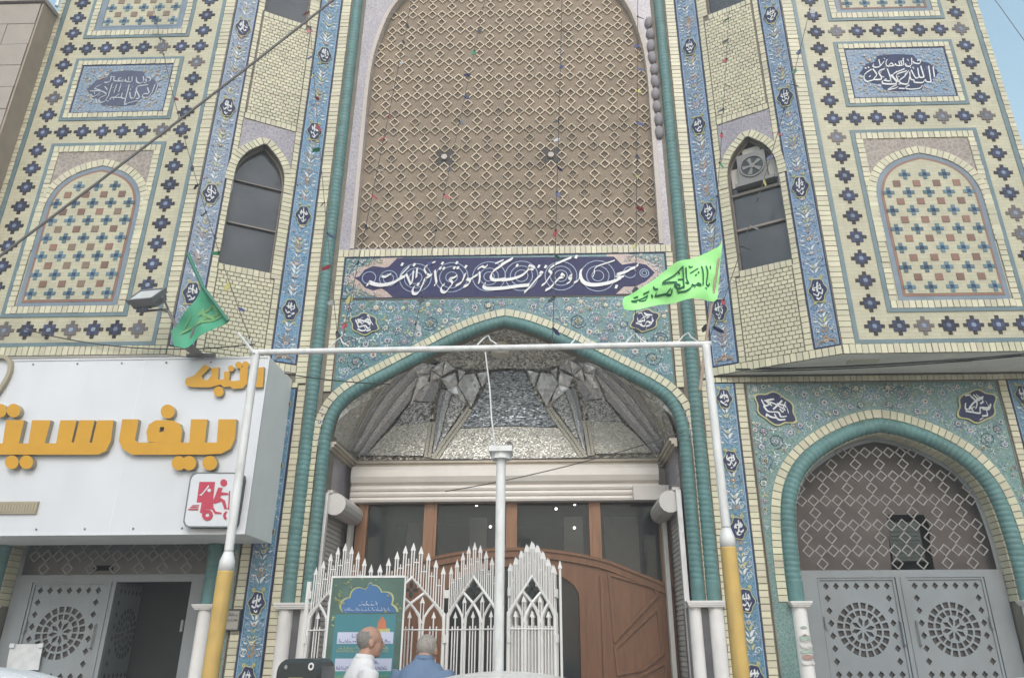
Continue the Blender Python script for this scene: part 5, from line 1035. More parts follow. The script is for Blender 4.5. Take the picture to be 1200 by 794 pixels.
# white chips: the mirror-work's sparkle along the cornice, put into their colour
for i in range(34):
    x = -.62+1.28*i/33+rv.uniform(-.012, .012)
    m = MB(); z = 3.432+rv.uniform(0, .045); w_ = rv.uniform(.008, .02); m.add([(x-w_, 7.868, z), (x+w_, 7.868, z+rv.uniform(-.008, .008)), (x+rv.uniform(-.01, .01), 7.866, z+.022), (x, 7.89, z+.005)], [(0, 1, 2), (0, 1, 3), (1, 2, 3), (2, 0, 3)]); m.build('sparkle_chip', WHITEG, vault)
m = MB()
vs = []; 
for zz, r_ in ((4.60, .10), (4.44, .10), (4.425, .085)): vs += [(-.045+r_*math.cos(a*PI/10), 7.33+r_*math.sin(a*PI/10), zz) for a in range(20)]
m.add(vs, [(i, (i+1) % 20, 20+(i+1) % 20, 20+i) for i in range(20)]+[(20+i, 20+(i+1) % 20, 40+(i+1) % 20, 40+i) for i in range(20)]+[tuple(range(40, 60))])
part(m, 'ceiling_lamp', SOFFITL)

# ---- roller shutter over the doors: rolled box, then slats
m = MB(); prof = [(7.93, 3.355), (7.80, 3.355), (7.735, 3.335), (7.70, 3.29), (7.695, 3.22), (7.72, 3.165), (7.76, 3.145), (7.765, 3.135)]
for k in range(3):
    z = 3.13-k*.058; prof += [(7.745, z-.004), (7.735, z-.028), (7.745, z-.050), (7.765, z-.054)]
prof += [(7.93, 2.955)]
def extr(mb, prof, x0, x1, mi=0):
    n = len(prof); mb.add([(x0, y, z) for y, z in prof]+[(x1, y, z) for y, z in prof], [(i, (i+1) % n, n+(i+1) % n, n+i) for i in range(n)]+[tuple(range(n)), tuple(range(2*n-1, n-1, -1))], mi)
extr(m, prof, -1.635, 1.60); rs = part(m, 'roller_shutter', SHUTTER)
m = MB(); m.box(1.32, 1.69, 7.66, 7.78, 2.95, 3.10); m.build('motor_cover', SHUTGREY, rs)
for x_ in (-1.62, 1.60):
    m = MB(); m.box(x_, x_+.042, 7.70, 7.80, .15, 2.96); m.build('guide_rail', SHUTGREY, rs)
# side shutters
for s_ in (1, -1):
    m = MB()
    for k in range(58):
        z = .17+k*.045; x = s_*1.705; m.hexa([(x, 7.85, z), (x, 7.10, z), (x, 7.10, z+.043), (x, 7.85, z+.043), (x-s_*.012, 7.85, z+.006), (x-s_*.012, 7.10, z+.006), (x-s_*.012, 7.10, z+.036), (x-s_*.012, 7.85, z+.036)])
    sh_ = part(m, 'side_shutter', SHUTGREY)
    m = MB(); yc, zc = 7.47, 2.83; vs = []; xc = s_*1.60; n = 14
    for y in (7.10, 7.80): vs += [(xc+.105*math.cos(2*PI*a/n), y, zc+.105*math.sin(2*PI*a/n)) for a in range(n)]
    m.add(vs, [(i, (i+1) % n, n+(i+1) % n, n+i) for i in range(n)]+[tuple(range(n)), tuple(range(n, 2*n))]); m.build('roll_cover', SHUTGREY, sh_, smooth=False)
    m = MB(); m.box(min(s_*1.63, s_*1.70), max(s_*1.63, s_*1.70), 7.10, 7.80, 2.935, 2.965); m.build('bracket', SHUTGREY, sh_)
    m = MB(); m.box(min(s_*1.655, s_*1.70), max(s_*1.655, s_*1.70), 7.045, 7.10, .15, 2.93); m.build('guide_rail', WHITEP, sh_)

# ---- wooden door screen
DF = FR(7.86)
def rail_z(u): return 2.505-.135*((u-.06)/1.0)**2 if abs(u-.06) < 1.0 else 2.37-.255*(abs(u-.06)-1.0)/.63
door = thing('dummy', None, None); bpy.data.objects.remove(door)
m = MB(); us = [-1.57+3.26*i/40 for i in range(41)]
top = [(u, rail_z(u)) for u in us]
inner_arch = [(-.62, .16)]+[(.06+.68*math.cos(a), 2.02+.30*math.sin(a)) for a in [PI-PI*i/24 for i in range(25)]]+[(.74, .16)]
m.sheet(DF, [(-1.57, .15)]+top+[(1.69, .15)], [inner_arch], -.06, 0)
wd = part(m, 'wooden_door_screen', WOOD)
m = MB(); A = [Vector(p) for p in top]; B_ = offset2(A, -.095); C_ = offset2(A, -.03)
for i in range(40): m.fquad(DF, [tuple(A[i]), tuple(A[i+1]), tuple(B_[i+1]), tuple(B_[i])], 0, .028)
for i in range(40): m.fquad(DF, [tuple(A[i]), tuple(A[i+1]), tuple(C_[i+1]), tuple(C_[i])], .028, .045)
m.build('arched_rail', WOOD, wd)
for u0, u1 in ((-1.57, -1.455), (-.86, -.725), (.0, .115), (.865, .985), (1.585, 1.69)):
    uc = (u0+u1)/2; m = MB(); m.fbox(DF, u0, u1, rail_z(uc)-.02, 2.99, -.05, .03); m.fbox(DF, u0+.03, u1-.03, rail_z(uc)-.02, 2.99, .03, .042); m.build('post', WOODL, wd)
m = MB(); m.fbox(DF, -1.57, 1.69, 2.955, 3.0, -.05, .025); m.build('head_rail', WOOD, wd)
GLASST = mat('smoky_transom_glass', (.055, .064, .068), .04, var=.1, spec=.6, alpha=.5)
for u0, u1 in ((-1.455, -.86), (-.725, .0), (.115, .865), (.985, 1.585)):
    m = MB(); n = 8; pts = [(u0+(u1-u0)*i/n, rail_z(u0+(u1-u0)*i/n)-.01) for i in range(n+1)]; m.fquad(DF, pts+[(u1, 2.96), (u0, 2.96)], -.025, -.02); m.build('glass_pane', GLASST, wd)
m = MB(); m.fquad(DF, [(a, b_) for a, b_ in inner_arch], -.05, -.045); m.build('glass_pane', GLASST, wd)
def moulding(pts, w_=.03, h_=.02):
    m = MB(); P = [Vector(p) for p in pts]; n = len(P)
    for i in range(n):
        a, b_ = P[i], P[(i+1) % n]; t = (b_-a).normalized(); pr = Vector((-t.y, t.x))*w_*.5; a2, b2 = a-t*w_*.5, b_+t*w_*.5
        m.fquad(DF, [tuple(a2-pr), tuple(b2-pr), tuple(b2+pr), tuple(a2+pr)], 0, h_+.0007*i)
    m.build('panel_moulding', WOOD, wd)
for q in (1, -1):
    f = lambda u: .06+q*(u-.06)
    moulding([(f(1.05), 2.24), (f(1.50), 2.11), (f(1.53), 2.04), (f(1.08), 1.62)])
    moulding([(f(1.08), 1.55), (f(1.52), 1.92), (f(1.54), 1.50), (f(1.34), 1.36), (f(1.10), 1.32)])
    moulding([(f(1.30), .35), (f(1.56), .35), (f(1.56), 1.42), (f(1.30), 1.30)])
    moulding([(f(1.06), .35), (f(1.25), .35), (f(1.25), 1.24), (f(1.06), 1.20)])
    m = MB(); m.fbox(DF, min(f(.74), f(.79)), max(f(.74), f(.79)), .16, 2.05, 0, .035); m.fbox(DF, min(f(.955), f(.995)), max(f(.955), f(.995)), .16, 2.22, 0, .035); m.build('post', WOOD, wd)
# hall behind the doors
LAMPS = ((-.41, 8.8, 3.11), (-.24, 8.8, 2.86), (.53, 8.8, 3.06), (.75, 8.8, 3.11), (.74, 8.8, 2.84))
m = MB(); m.poly([(-1.8, 8.03, .15), (1.8, 8.03, .15), (1.8, 11, .15), (-1.8, 11, .15)]); m.poly([(-1.8, 11, .15), (1.8, 11, .15), (1.8, 11, 3.2), (-1.8, 11, 3.2)])
m.poly([(-1.8, 8.03, 3.2), (1.8, 8.03, 3.2), (1.8, 11, 3.2), (-1.8, 11, 3.2)]); m.poly([(-1.8, 8.03, .15), (-1.8, 11, .15), (-1.8, 11, 3.2), (-1.8, 8.03, 3.2)]); m.poly([(1.8, 8.03, .15), (1.8, 11, .15), (1.8, 11, 3.2), (1.8, 8.03, 3.2)])
part(m, 'hall_interior', BROWNBACK)
for x, y, z in LAMPS:
    m = MB(); m.ball((0, 0, 0), .015, 8, 5); o = part(m, 'ceiling_spotlight', LIT, smooth=True); o.location = (x, y, z)
for x0, x1, z0, z1 in ((-1.25, -1.0, 2.3, 2.95), (-.5, -.3, 2.4, 3.0), (.62, .85, 2.4, 3.0), (1.1, 1.5, 2.2, 3.0)):
    m = MB(); m.box(x0, x1, 9.0, 9.03, z0, z1); part(m, 'reflection_panel', SHUTGREY)  # pale panel added behind the transom glass to stand in for its reflections

# ================================================================== side bays: metal doors, lattice fanlights
def rosette_holes(cu, cv_):
    H = []
    def cell(r0, r1, a0, a1, n=3):
        pts = [(cu+r1*math.cos(a0+(a1-a0)*i/n), cv_+r1*math.sin(a0+(a1-a0)*i/n)) for i in range(n+1)]
        pts += [(cu+r0*math.cos(a1-(a1-a0)*i/n), cv_+r0*math.sin(a1-(a1-a0)*i/n)) for i in range(n+1)]; H.append(pts)
    for k in range(8):
        a = k*PI/4+.2; H.append([(cu+.022*math.cos(a), cv_+.022*math.sin(a)), (cu+.075*math.cos(a-.27), cv_+.075*math.sin(a-.27)), (cu+.108*math.cos(a), cv_+.108*math.sin(a)), (cu+.075*math.cos(a+.27), cv_+.075*math.sin(a+.27))])
    for k in range(16): cell(.116, .160, 2*PI*k/16+.05, 2*PI*(k+1)/16-.05)
    for k in range(20): cell(.178, .228, 2*PI*k/20+.045, 2*PI*(k+1)/20-.045)
    return H
def door_leaf(fr, u0, u1, mb, back):
    """pierced sheet: diamond border and rosettes, real holes over a dark backing"""
    H = []; n = 7; ua, ub = u0+.075, u1-.075
    def dm(u, v): H.append([(u+.028, v), (u, v+.032), (u-.028, v), (u, v-.032)])
    vt = 2.062
    for sec in range(2):
        vtop = vt-sec*.86; rows = 8; pitch = .105
        for i in range(n): dm(ua+(ub-ua)*i/(n-1), vtop); dm(ua+(ub-ua)*i/(n-1), vtop-pitch*(rows-1))
        for k in range(1, rows-1): dm(ua, vtop-pitch*k); dm(ub, vtop-pitch*k)
        H += rosette_holes((u0+u1)/2, vtop-pitch*3.5)
    mb.sheet(fr, [(u0, .2), (u0, 2.135), (u1, 2.135), (u1, .2)], H, -.012, 0)
    back.fbox(fr, u0, u1, .2, 2.135, -.03, -.02)
    ring(mb, fr, u0, u1, .2, 2.135, .02, 0, .012)
def side_bay(s_):
    fr = FR(7.17); c = SCX*s_
    P = side_in[s_]; hw = .925
    f = MB()
    f.fbox(fr, c-hw, c+hw, 2.135, 2.20, -.03, .02); f.fbox(fr, c-hw, c-.755, .16, 2.135, -.03, .02); f.fbox(fr, c+.755, c+hw, .16, 2.135, -.03, .02); f.fbox(fr, c-.045, c+.045, .16, 2.135, -.03, .024)
    f.fbox(fr, c-.006, c+.006, .16, 2.135, .024, .034)
    A = offset2(P, .01); B_ = offset2(P, -.045); k = [i for i, p in enumerate(P) if p.y >= 2.19]
    f.add([fr(A[i].x, A[i].y, .01) for i in k]+[fr(B_[i].x, B_[i].y, .01) for i in k], [(i, i+1, len(k)+i+1, len(k)+i) for i in range(len(k)-1)])
    d = part(f, 'metal_door', GREYMETAL)
    for u0, u1, opened in ((c-.75, c-.05, False), (c+.05, c+.75, s_ < 0)):
        lf, bk = MB(), MB()
        if not opened: fl = fr
        else:
            hx = c+.05; an = R(97)
            fl = lambda u, v, h: (hx+(u-hx)*math.cos(an)+h*math.sin(an)*0+.0, 7.19+(u-hx)*math.sin(an)-h*math.cos(an), v)
        door_leaf(fl, u0, u1, lf, bk)
        l_ = lf.build('door_leaf', GREYMETAL, d); bk.build('leaf_backing', DARKBACK, l_)
        if not opened:
            h_ = MB(); uh = u1-.02 if u0 < c else u0+.02
            h_.tube([fr(uh, 1.55, .0), fr(uh, 1.57, .04), fr(uh, 1.75, .04), fr(uh, 1.77, .0)], .009, 6); h_.build('handle', GREYMETAL, l_)
    # fanlight lattice
    g_ = MB(); inn = t2(offset2(P, -.03)); px_, pz_ = .1135, .1150
    one = dia(px_*.49, pz_*.49, .012, .016)()
    for jr in range(0, 12):
        z = 2.205+pz_*.45+pz_*jr
        for i in range(-9, 10):
            if (jr+1) % 2 == 1 and (i+(jr)//2) % 2: continue
            x = c+px_*i
            if pip((x, z), inn): o_ = len(g_.v); g_.v += [(a+x, b_+7.16, e+z) for a, b_, e in one.v]; g_.f += [tuple(q+o_ for q in ff) for ff in one.f]; g_.m += one.m
    g_.build('fanlight_lattice', GREYLAT, d)
    b_ = MB()
    hl = [(c+.0, 2.21), (c+.40, 2.21), (c+.40, 2.42), (c+.44, 2.60), (c+.40, 2.72), (c+.05, 2.72), (c+.03, 2.5)] if s_ > 0 else [(c-.3, 2.25), (c-.1, 2.25), (c-.1, 2.3), (c-.3, 2.3)]
    b_.sheet(FR(7.30), [(c-1.0, 2.2), (c-1.0, 3.6), (c+1.0, 3.6), (c+1.0, 2.2)], [hl], -.01, 0); b_.build('backing_board', BROWNBACK if s_ > 0 else COOLER, d)
    if s_ > 0:
        k_b = MB(); k_b.box(c+.06, c+.36, 7.36, 7.6, 2.30, 2.66); [k_b.box(c+.08, c+.34, 7.352, 7.36, 2.33+.04*i, 2.35+.04*i) for i in range(8)]; k_b.build('cooler_box', mat('dark_green_metal', (.06, .075, .07), .5), d)
    for uh in (c-.73, c+.73):
        for vh in (.5, 1.0, 1.75): k_b = MB(); k_b.tube([fr(uh, vh-.05, .02), fr(uh, vh+.05, .02)], .014, 8); k_b.build('hinge', GREYMETAL, d)
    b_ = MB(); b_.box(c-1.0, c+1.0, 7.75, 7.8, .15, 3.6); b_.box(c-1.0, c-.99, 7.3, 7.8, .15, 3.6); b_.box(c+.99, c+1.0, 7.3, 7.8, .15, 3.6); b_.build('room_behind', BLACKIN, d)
side_bay(1); side_bay(-1)

# ================================================================== neighbouring building
nb = thing('neighbouring_building', 'grey stone clad building end at the far left beside the tiled wing', 'building', (-6.2, 6.4, 0))
def nbp(mb, name, m_, kind=None):
    o = mb.build(name, m_, nb, kind=kind); o.matrix_parent_inverse = Matrix.Translation(-Vector((-6.2, 6.4, 0))); return o
XN = -5.262; YN = 6.2; TOPN = 8.40
m = MB(); m.box(-9.5, XN-.02, YN+.02, 6.42, 4.2, TOPN-.01, 0); m.box(XN-.02, XN, YN-.005, 6.42, 4.2, TOPN-.01, 1); m.box(-9.5, -6.45, YN+.02, 9, 0, 4.2, 1); m.box(-9.5, -5.5, 6.43, 9, 4.2, TOPN-.02, 0); nbw = nbp(m, 'wall', [MORTAR, CONCEDGE])
sh = []
rows = 14; hgt = .30
for k in range(14):
    z0 = TOPN-.02-(k+1)*hgt
    for i in range(8):
        L = .62; x1 = XN-.025-i*L+(.31 if k % 2 else 0); x0 = x1-L
        x1 = min(x1, XN-.022)
        if x1-x0 < .05: continue
        wv = round(x1-x0, 3)
        def mk(wv=wv): 
            q = MB(); q.box(0, wv-.006, -.03-random.uniform(0, .004), 0, .003, hgt-.004); return q
        sh.append(((wv, (i*7+k) % 4), mk, (x0, YN+.02, z0)))
parts(nbw, 'stone', sh, CONC)
m = MB(); m.box(-9.5, XN+.02, YN-.04, 6.41, TOPN, TOPN+.05); nbp(m, 'coping', CONC)
m = MB()
for i in range(5): m.tube([(-5.2-i*.45, 6.3, TOPN+.05), (-5.2-i*.45, 6.3, TOPN+.9)], .02, 6)
m.tube([(-9, 6.3, TOPN+.9), (-5.1, 6.3, TOPN+.9)], .02, 6); m.tube([(-9, 6.3, TOPN+.5), (-5.1, 6.3, TOPN+.5)], .015, 6); nbp(m, 'roof_railing', WHITEP)

# ================================================================== shop sign
SY = 6.35
sgn = thing('shop_sign', 'white box sign with raised orange Persian lettering and scooter logo over the left door', 'sign', (-3.8, SY, 2.45))
def sp_(mb, name, m_, parent=None, label=None, smooth=False):
    o = mb.build(name, m_, parent or sgn, smooth, label=label)
    if parent is None: o.matrix_parent_inverse = Matrix.Translation(-Vector((-3.8, SY, 2.45)))
    return o
m = MB(); m.box(-6.4, -2.125, SY, 6.99, 2.452, 4.055, 1); m.box(-6.4, -2.135, SY-.004, SY, 2.462, 4.045, 0); 
sb = sp_(m, 'sign_box', [SIGNW, SIGNSIDE])
m = MB()
for u0, u1, v0, v1 in ((-6.4, -2.121, 4.045, 4.060), (-6.4, -2.121, 2.447, 2.462), (-2.136, -2.121, 2.462, 4.045)): m.fbox(FR(SY), u0, u1, v0, v1, -.01, .012)
sp_(m, 'edge_frame', SIGNW)
SF = FR(SY-.004)
for x_ in (-3.30, -4.52):
    m = MB(); m.fbox(SF, x_-.0015, x_+.0015, 2.462, 4.045, 0, .0015); sp_(m, 'panel_seam', SIGNSIDE)
for i in range(9):
    for z_ in (2.50, 4.01): m = MB(); m.tube([SF(-2.25-i*.42, z_, 0), SF(-2.25-i*.42, z_, .006)], .009, 8); sp_(m, 'screw', LAMPBODY)
k_ = 0
def letter(poly, name='letter', holes=(), d=.05):
    global k_
    k_ += 1
    m = MB(); P = [tuple(p) for p in poly]
    m.sheet(SF, P, holes, 0, d+.0006*k_, 0, 1); m2 = MB()
    return sp_(m, name, [ORANGE, LETTERSIDE])
for P in D['sign_poly']: letter(P)
letter(D['sign_loop'][0], holes=[D['sign_loop'][1]])
for P in D['sign_dots']: letter(P, 'letter_dot')
for P in D['sign_small']: letter(P, d=.03)
for P in D['sign_small_dots']: letter(P, 'letter_dot', d=.03)
m = MB(); C_ = [Vector(p) for p in D['logo_curve']]; A = catmull([tuple(p) for p in C_], 6); B_ = offset2(A, .035)
for i in range(len(A)-1): m.fquad(SF, [tuple(A[i]), tuple(A[i+1]), tuple(B_[i+1]), tuple(B_[i])], 0, .04, 0)
sp_(m, 'logo_curve', LETTERSIDE)
m = MB(); m.fbox(SF, -4.56, -3.96, 2.63, 2.735, 0, .02); 
for i in range(24): m.fbox(SF, -4.55+i*.025, -4.55+i*.025+.012, 2.645, 2.72, .02, .024)
sp_(m, 'small_text_strip', LETTERSIDE)
# delivery logo panel
m = MB(); m.sheet(SF, [tuple(p) for p in D['deliv_panel']], [], 0, .07, 0, 1); dp = sp_(m, 'logo_panel', [SIGNW, BLACKP])
PF = FR(SY-.074); m = MB(); ol = [Vector(p) for p in D['deliv_panel']]; cc_ = sum(ol, Vector((0, 0)))/len(ol)
m.sheet(PF, [tuple(p) for p in ol], [[tuple(cc_+(p-cc_)*.955) for p in ol]], -.002, .003); m.build('panel_rim', LAMPBODY, dp); m = MB()
for i, P in enumerate(D['deliv']): m.fquad(PF, [tuple(p) for p in P], 0, .004+.0004*i, 0)
m.fquad(PF, [tuple(p) for p in D['deliv_head'][0]], 0, .004)
for w_ in D['deliv_wheel']: m.sheet(PF, [tuple(p) for p in w_[0]], [[tuple(p) for p in w_[1]]], 0, .0075, 0)
m.fquad(PF, [tuple(p) for p in D['deliv_wheel2']], 0, .0072)
for P in D['deliv_knife']: m.fquad(PF, [tuple(p) for p in P], .0, .0085, 1)
m.build('scooter_emblem', [CRIMSON, SIGNW], dp)

# ================================================================== steel frame with the flags
def group_thing(name, label, cat, loc, group=None):
    t = thing(name, label, cat, loc, group); L = Vector(loc)
    def add(mb, nm, m_, parent=None, smooth=False, kind=None, label=None):
        o = mb.build(nm, m_, parent or t, smooth, kind, label)
        if parent is None: o.matrix_parent_inverse = Matrix.Translation(-L)
        return o
    return t, add
fr_t, fadd = group_thing('gate_frame', 'white steel goal-shaped frame with yellow feet spanning the portal', 'frame', (-.06, 5.4, 0))
def post(x0, x1, zc):
    m = MB()
    m.tube([(x1, 5.4, .0), (x1, 5.4, .02), (x1, 5.4, zc-.01), (x1, 5.4, zc)], .056, 14, 1); m.tube([(x1, 5.4, zc), (x1, 5.4, zc+.07), (x1, 5.4, zc+.13)], [.056, .052, .033], 14, 0); m.tube([(x1, 5.4, zc+.13), (x1, 5.4, zc+.15), (x0, 5.4, 3.70), (x0, 5.4, 3.73)], .032, 14, 0)
    m.tube([(x1, 5.4, 0), (x1, 5.4, .03)], .12, 14, 1); return m
fadd(post(-1.852, -1.835, 2.06), 'post', [WHITEP, YELLOWP], smooth=True); fadd(post(1.70, 1.712, 2.20), 'post', [WHITEP, YELLOWP], smooth=True)
m = MB(); m.tube([(-1.90, 5.4, 3.722), (-1.88, 5.4, 3.722), (1.72, 5.4, 3.742), (1.74, 5.4, 3.742)], .024, 12); fadd(m, 'beam', WHITEP, smooth=True)
for x in (-1.2, -.02, .72, 1.15, 1.56):
    m = MB(); z = 3.765; m.tube([(x-.075, 5.4, z-.005), (x-.03, 5.41, z+.05), (x+.01, 5.4, z+.075), (x+.03, 5.39, z+.03), (x+.08, 5.4, z)], .006, 5); fadd(m, 'wire_loop', WHITEP)
m = MB(); m.tube([(-1.852, 5.36, 3.70), (-1.99, 5.32, 3.86)], .011, 6); fadd(m, 'spigot', WHITEP)
cp, cadd = group_thing('bollard_post', 'tall white square-capped post standing in front of the folding gate', 'post', (.10, 5.4, 0))
m = MB(); m.tube([(.105, 5.4, 0), (.105, 5.4, .02), (.105, 5.4, 2.84), (.105, 5.4, 2.86)], .035, 14); cadd(m, 'shaft', WHITEP, smooth=True)
m = MB(); m.box(.02, .19, 5.31, 5.49, 2.885, 2.925); m.tube([(.105, 5.4, 2.84), (.105, 5.4, 2.886)], .075, 12); cadd(m, 'cap', WHITEP)
ct_, cad = group_thing('hanging_cable', 'thin white cable hanging from the steel beam down to the capped post', 'cable', (.06, 5.4, 2.9))
m = MB(); m.tube([(-.03, 5.4, 3.70), (.01, 5.41, 3.4), (.03, 5.4, 3.15), (.06, 5.4, 2.92)], .006, 6); m.tube([(.06, 5.4, 2.92), (.06, 5.4, 2.90)], .02, 6); cad(m, 'wire', WHITEP)

def cloth(poly, Y, disp, step=.045):
    pl = [Vector(p) for p in poly]; pl = resample(pl+[pl[0]], step)[:-1]; P = t2(pl)
    vs = list(pl); ed = [(i, (i+1) % len(pl)) for i in range(len(pl))]
    us = [p[0] for p in P]; vv = [p[1] for p in P]; u = min(us)
    while u < max(us):
        v = min(vv)
        while v < max(vv):
            if pip((u, v), P) and min((u-a)**2+(v-b_)**2 for a, b_ in P) > (step*.5)**2: vs.append(Vector((u, v)))
            v += step
        u += step
    cv, ce, cf, *_ = delaunay_2d_cdt(vs, ed, [], 0, 1e-6); m = MB()
    fs = [f for f in cf if pip(sum((cv[i] for i in f), Vector((0, 0)))/len(f), P)]
    n = len(cv); m.add([(p.x, Y-disp(p.x, p.y), p.y) for p in cv]+[(p.x, Y-disp(p.x, p.y)+.003, p.y) for p in cv], fs+[tuple(j+n for j in f) for f in fs]); return m
fl_, fa = group_thing('flag', 'bright green pennant flag with dark green Arabic writing on a thin wooden stick', 'flag', (1.64, 5.4, 3.4))
dR = lambda u, v: .05*math.sin(u*9+v*3)+.02*math.sin(u*21-v*11)+.012*math.sin(v*30+u*5)
fa(cloth(D['flagR'], 5.36, dR), 'cloth', FLAGG, smooth=True)
m = MB(); m.tube([(1.62, 5.40, 3.36), (1.70, 5.40, 3.75), (1.915, 5.40, 4.66)], [.014, .012, .009], 8); fa(m, 'stick', WOODPOLE)
m = MB()
for w_, pts in D['flagR_txt']: pen(m, lambda u, v, h: (u, 5.36-dR(u, v)-.006-h, v), pts, w_*.00085, 0, 0, ang=65, nib=.5)
fa(m, 'lettering', INK)
fl2, fb = group_thing('flag', 'drooping sea green flag on a bracket above the white shop sign', 'flag', (-2.8, 6.1, 4.1))
dL = lambda u, v: .028*math.sin((u-v)*11)+.014*math.sin((u+v)*17)+.008*math.sin(u*37)
fb(cloth(D['flagL'], 6.05, dL, .04), 'cloth', FLAGD, smooth=True)
m = MB(); m.tube([(-2.90, 6.0, 4.97), (-2.70, 6.0, 4.62), (-2.41, 6.0, 4.27)], .017, 8); fb(m, 'hem_tube', GREENTUBE)
m = MB(); m.box(-2.82, -2.74, 6.06, 6.40, 4.05, 4.085); m.tube([(-2.78, 6.1, 4.07), (-2.73, 6.08, 4.35), (-2.70, 6.05, 4.62)], .014, 8); m.tube([(-2.88, 6.3, 4.06), (-2.62, 6.3, 4.06)], .02, 6); fb(m, 'bracket', STEEL)
m = MB()
for w_, pts in D['flagL_txt']: pen(m, lambda u, v, h: (u, 6.05-dL(u, v)-.006-h, v), pts, w_*.0016, 0, 0, ang=65, nib=.5)
fb(m, 'lettering', FLAGDT)

# ---- floodlight on an arm
ft, fd = group_thing('floodlight', 'grey floodlight on a thin arm over the white shop sign', 'lamp', (-2.93, 6.1, 4.2))
c0 = Vector((-3.20, 6.0, 4.53)); M_ = Matrix.Translation(c0) @ Matrix.Scale(.86, 4) @ Matrix.Rotation(R(-12), 4, 'Z') @ Matrix.Rotation(R(-38), 4, 'X') @ Matrix.Rotation(R(4), 4, 'Y')
def tb(x0, x1, y0, y1, z0, z1, mb, mi=0):
    q = MB(); q.box(x0, x1, y0, y1, z0, z1); mb.add([M_ @ Vector(v) for v in q.v], q.f, mi)
m = MB(); tb(-.165, .165, -.015, .03, -.12, .12, m); tb(-.15, .15, .03, .07, -.10, .10, m)
for i in range(9): tb(-.14+i*.035, -.135+i*.035, .07, .10, -.09, .09, m)
for q in ((-.165, .165, .105, .125), (-.165, .165, -.125, -.105)): tb(q[0], q[1], -.03, -.012, q[2], q[3], m)
for q in ((-.17, -.15), (.15, .17)): tb(q[0], q[1], -.03, -.012, -.125, .125, m)
fd(m, 'housing', LAMPBODY)
m = MB(); tb(-.15, .15, -.020, -.016, -.105, .105, m); fd(m, 'lens', LAMPGLASS)
m = MB(); m.tube([M_ @ Vector((-.19, .02, 0)), M_ @ Vector((-.19, .17, .0)), M_ @ Vector((.19, .17, 0)), M_ @ Vector((.19, .02, 0))], .012, 6); fd(m, 'yoke', LAMPBODY)
m = MB(); m.tube([M_ @ Vector((.10, .17, 0)), (-3.0, 6.05, 4.40), (-2.86, 6.1, 4.17), (-2.80, 6.35, 4.08)], .014, 6); fd(m, 'arm', STEEL)
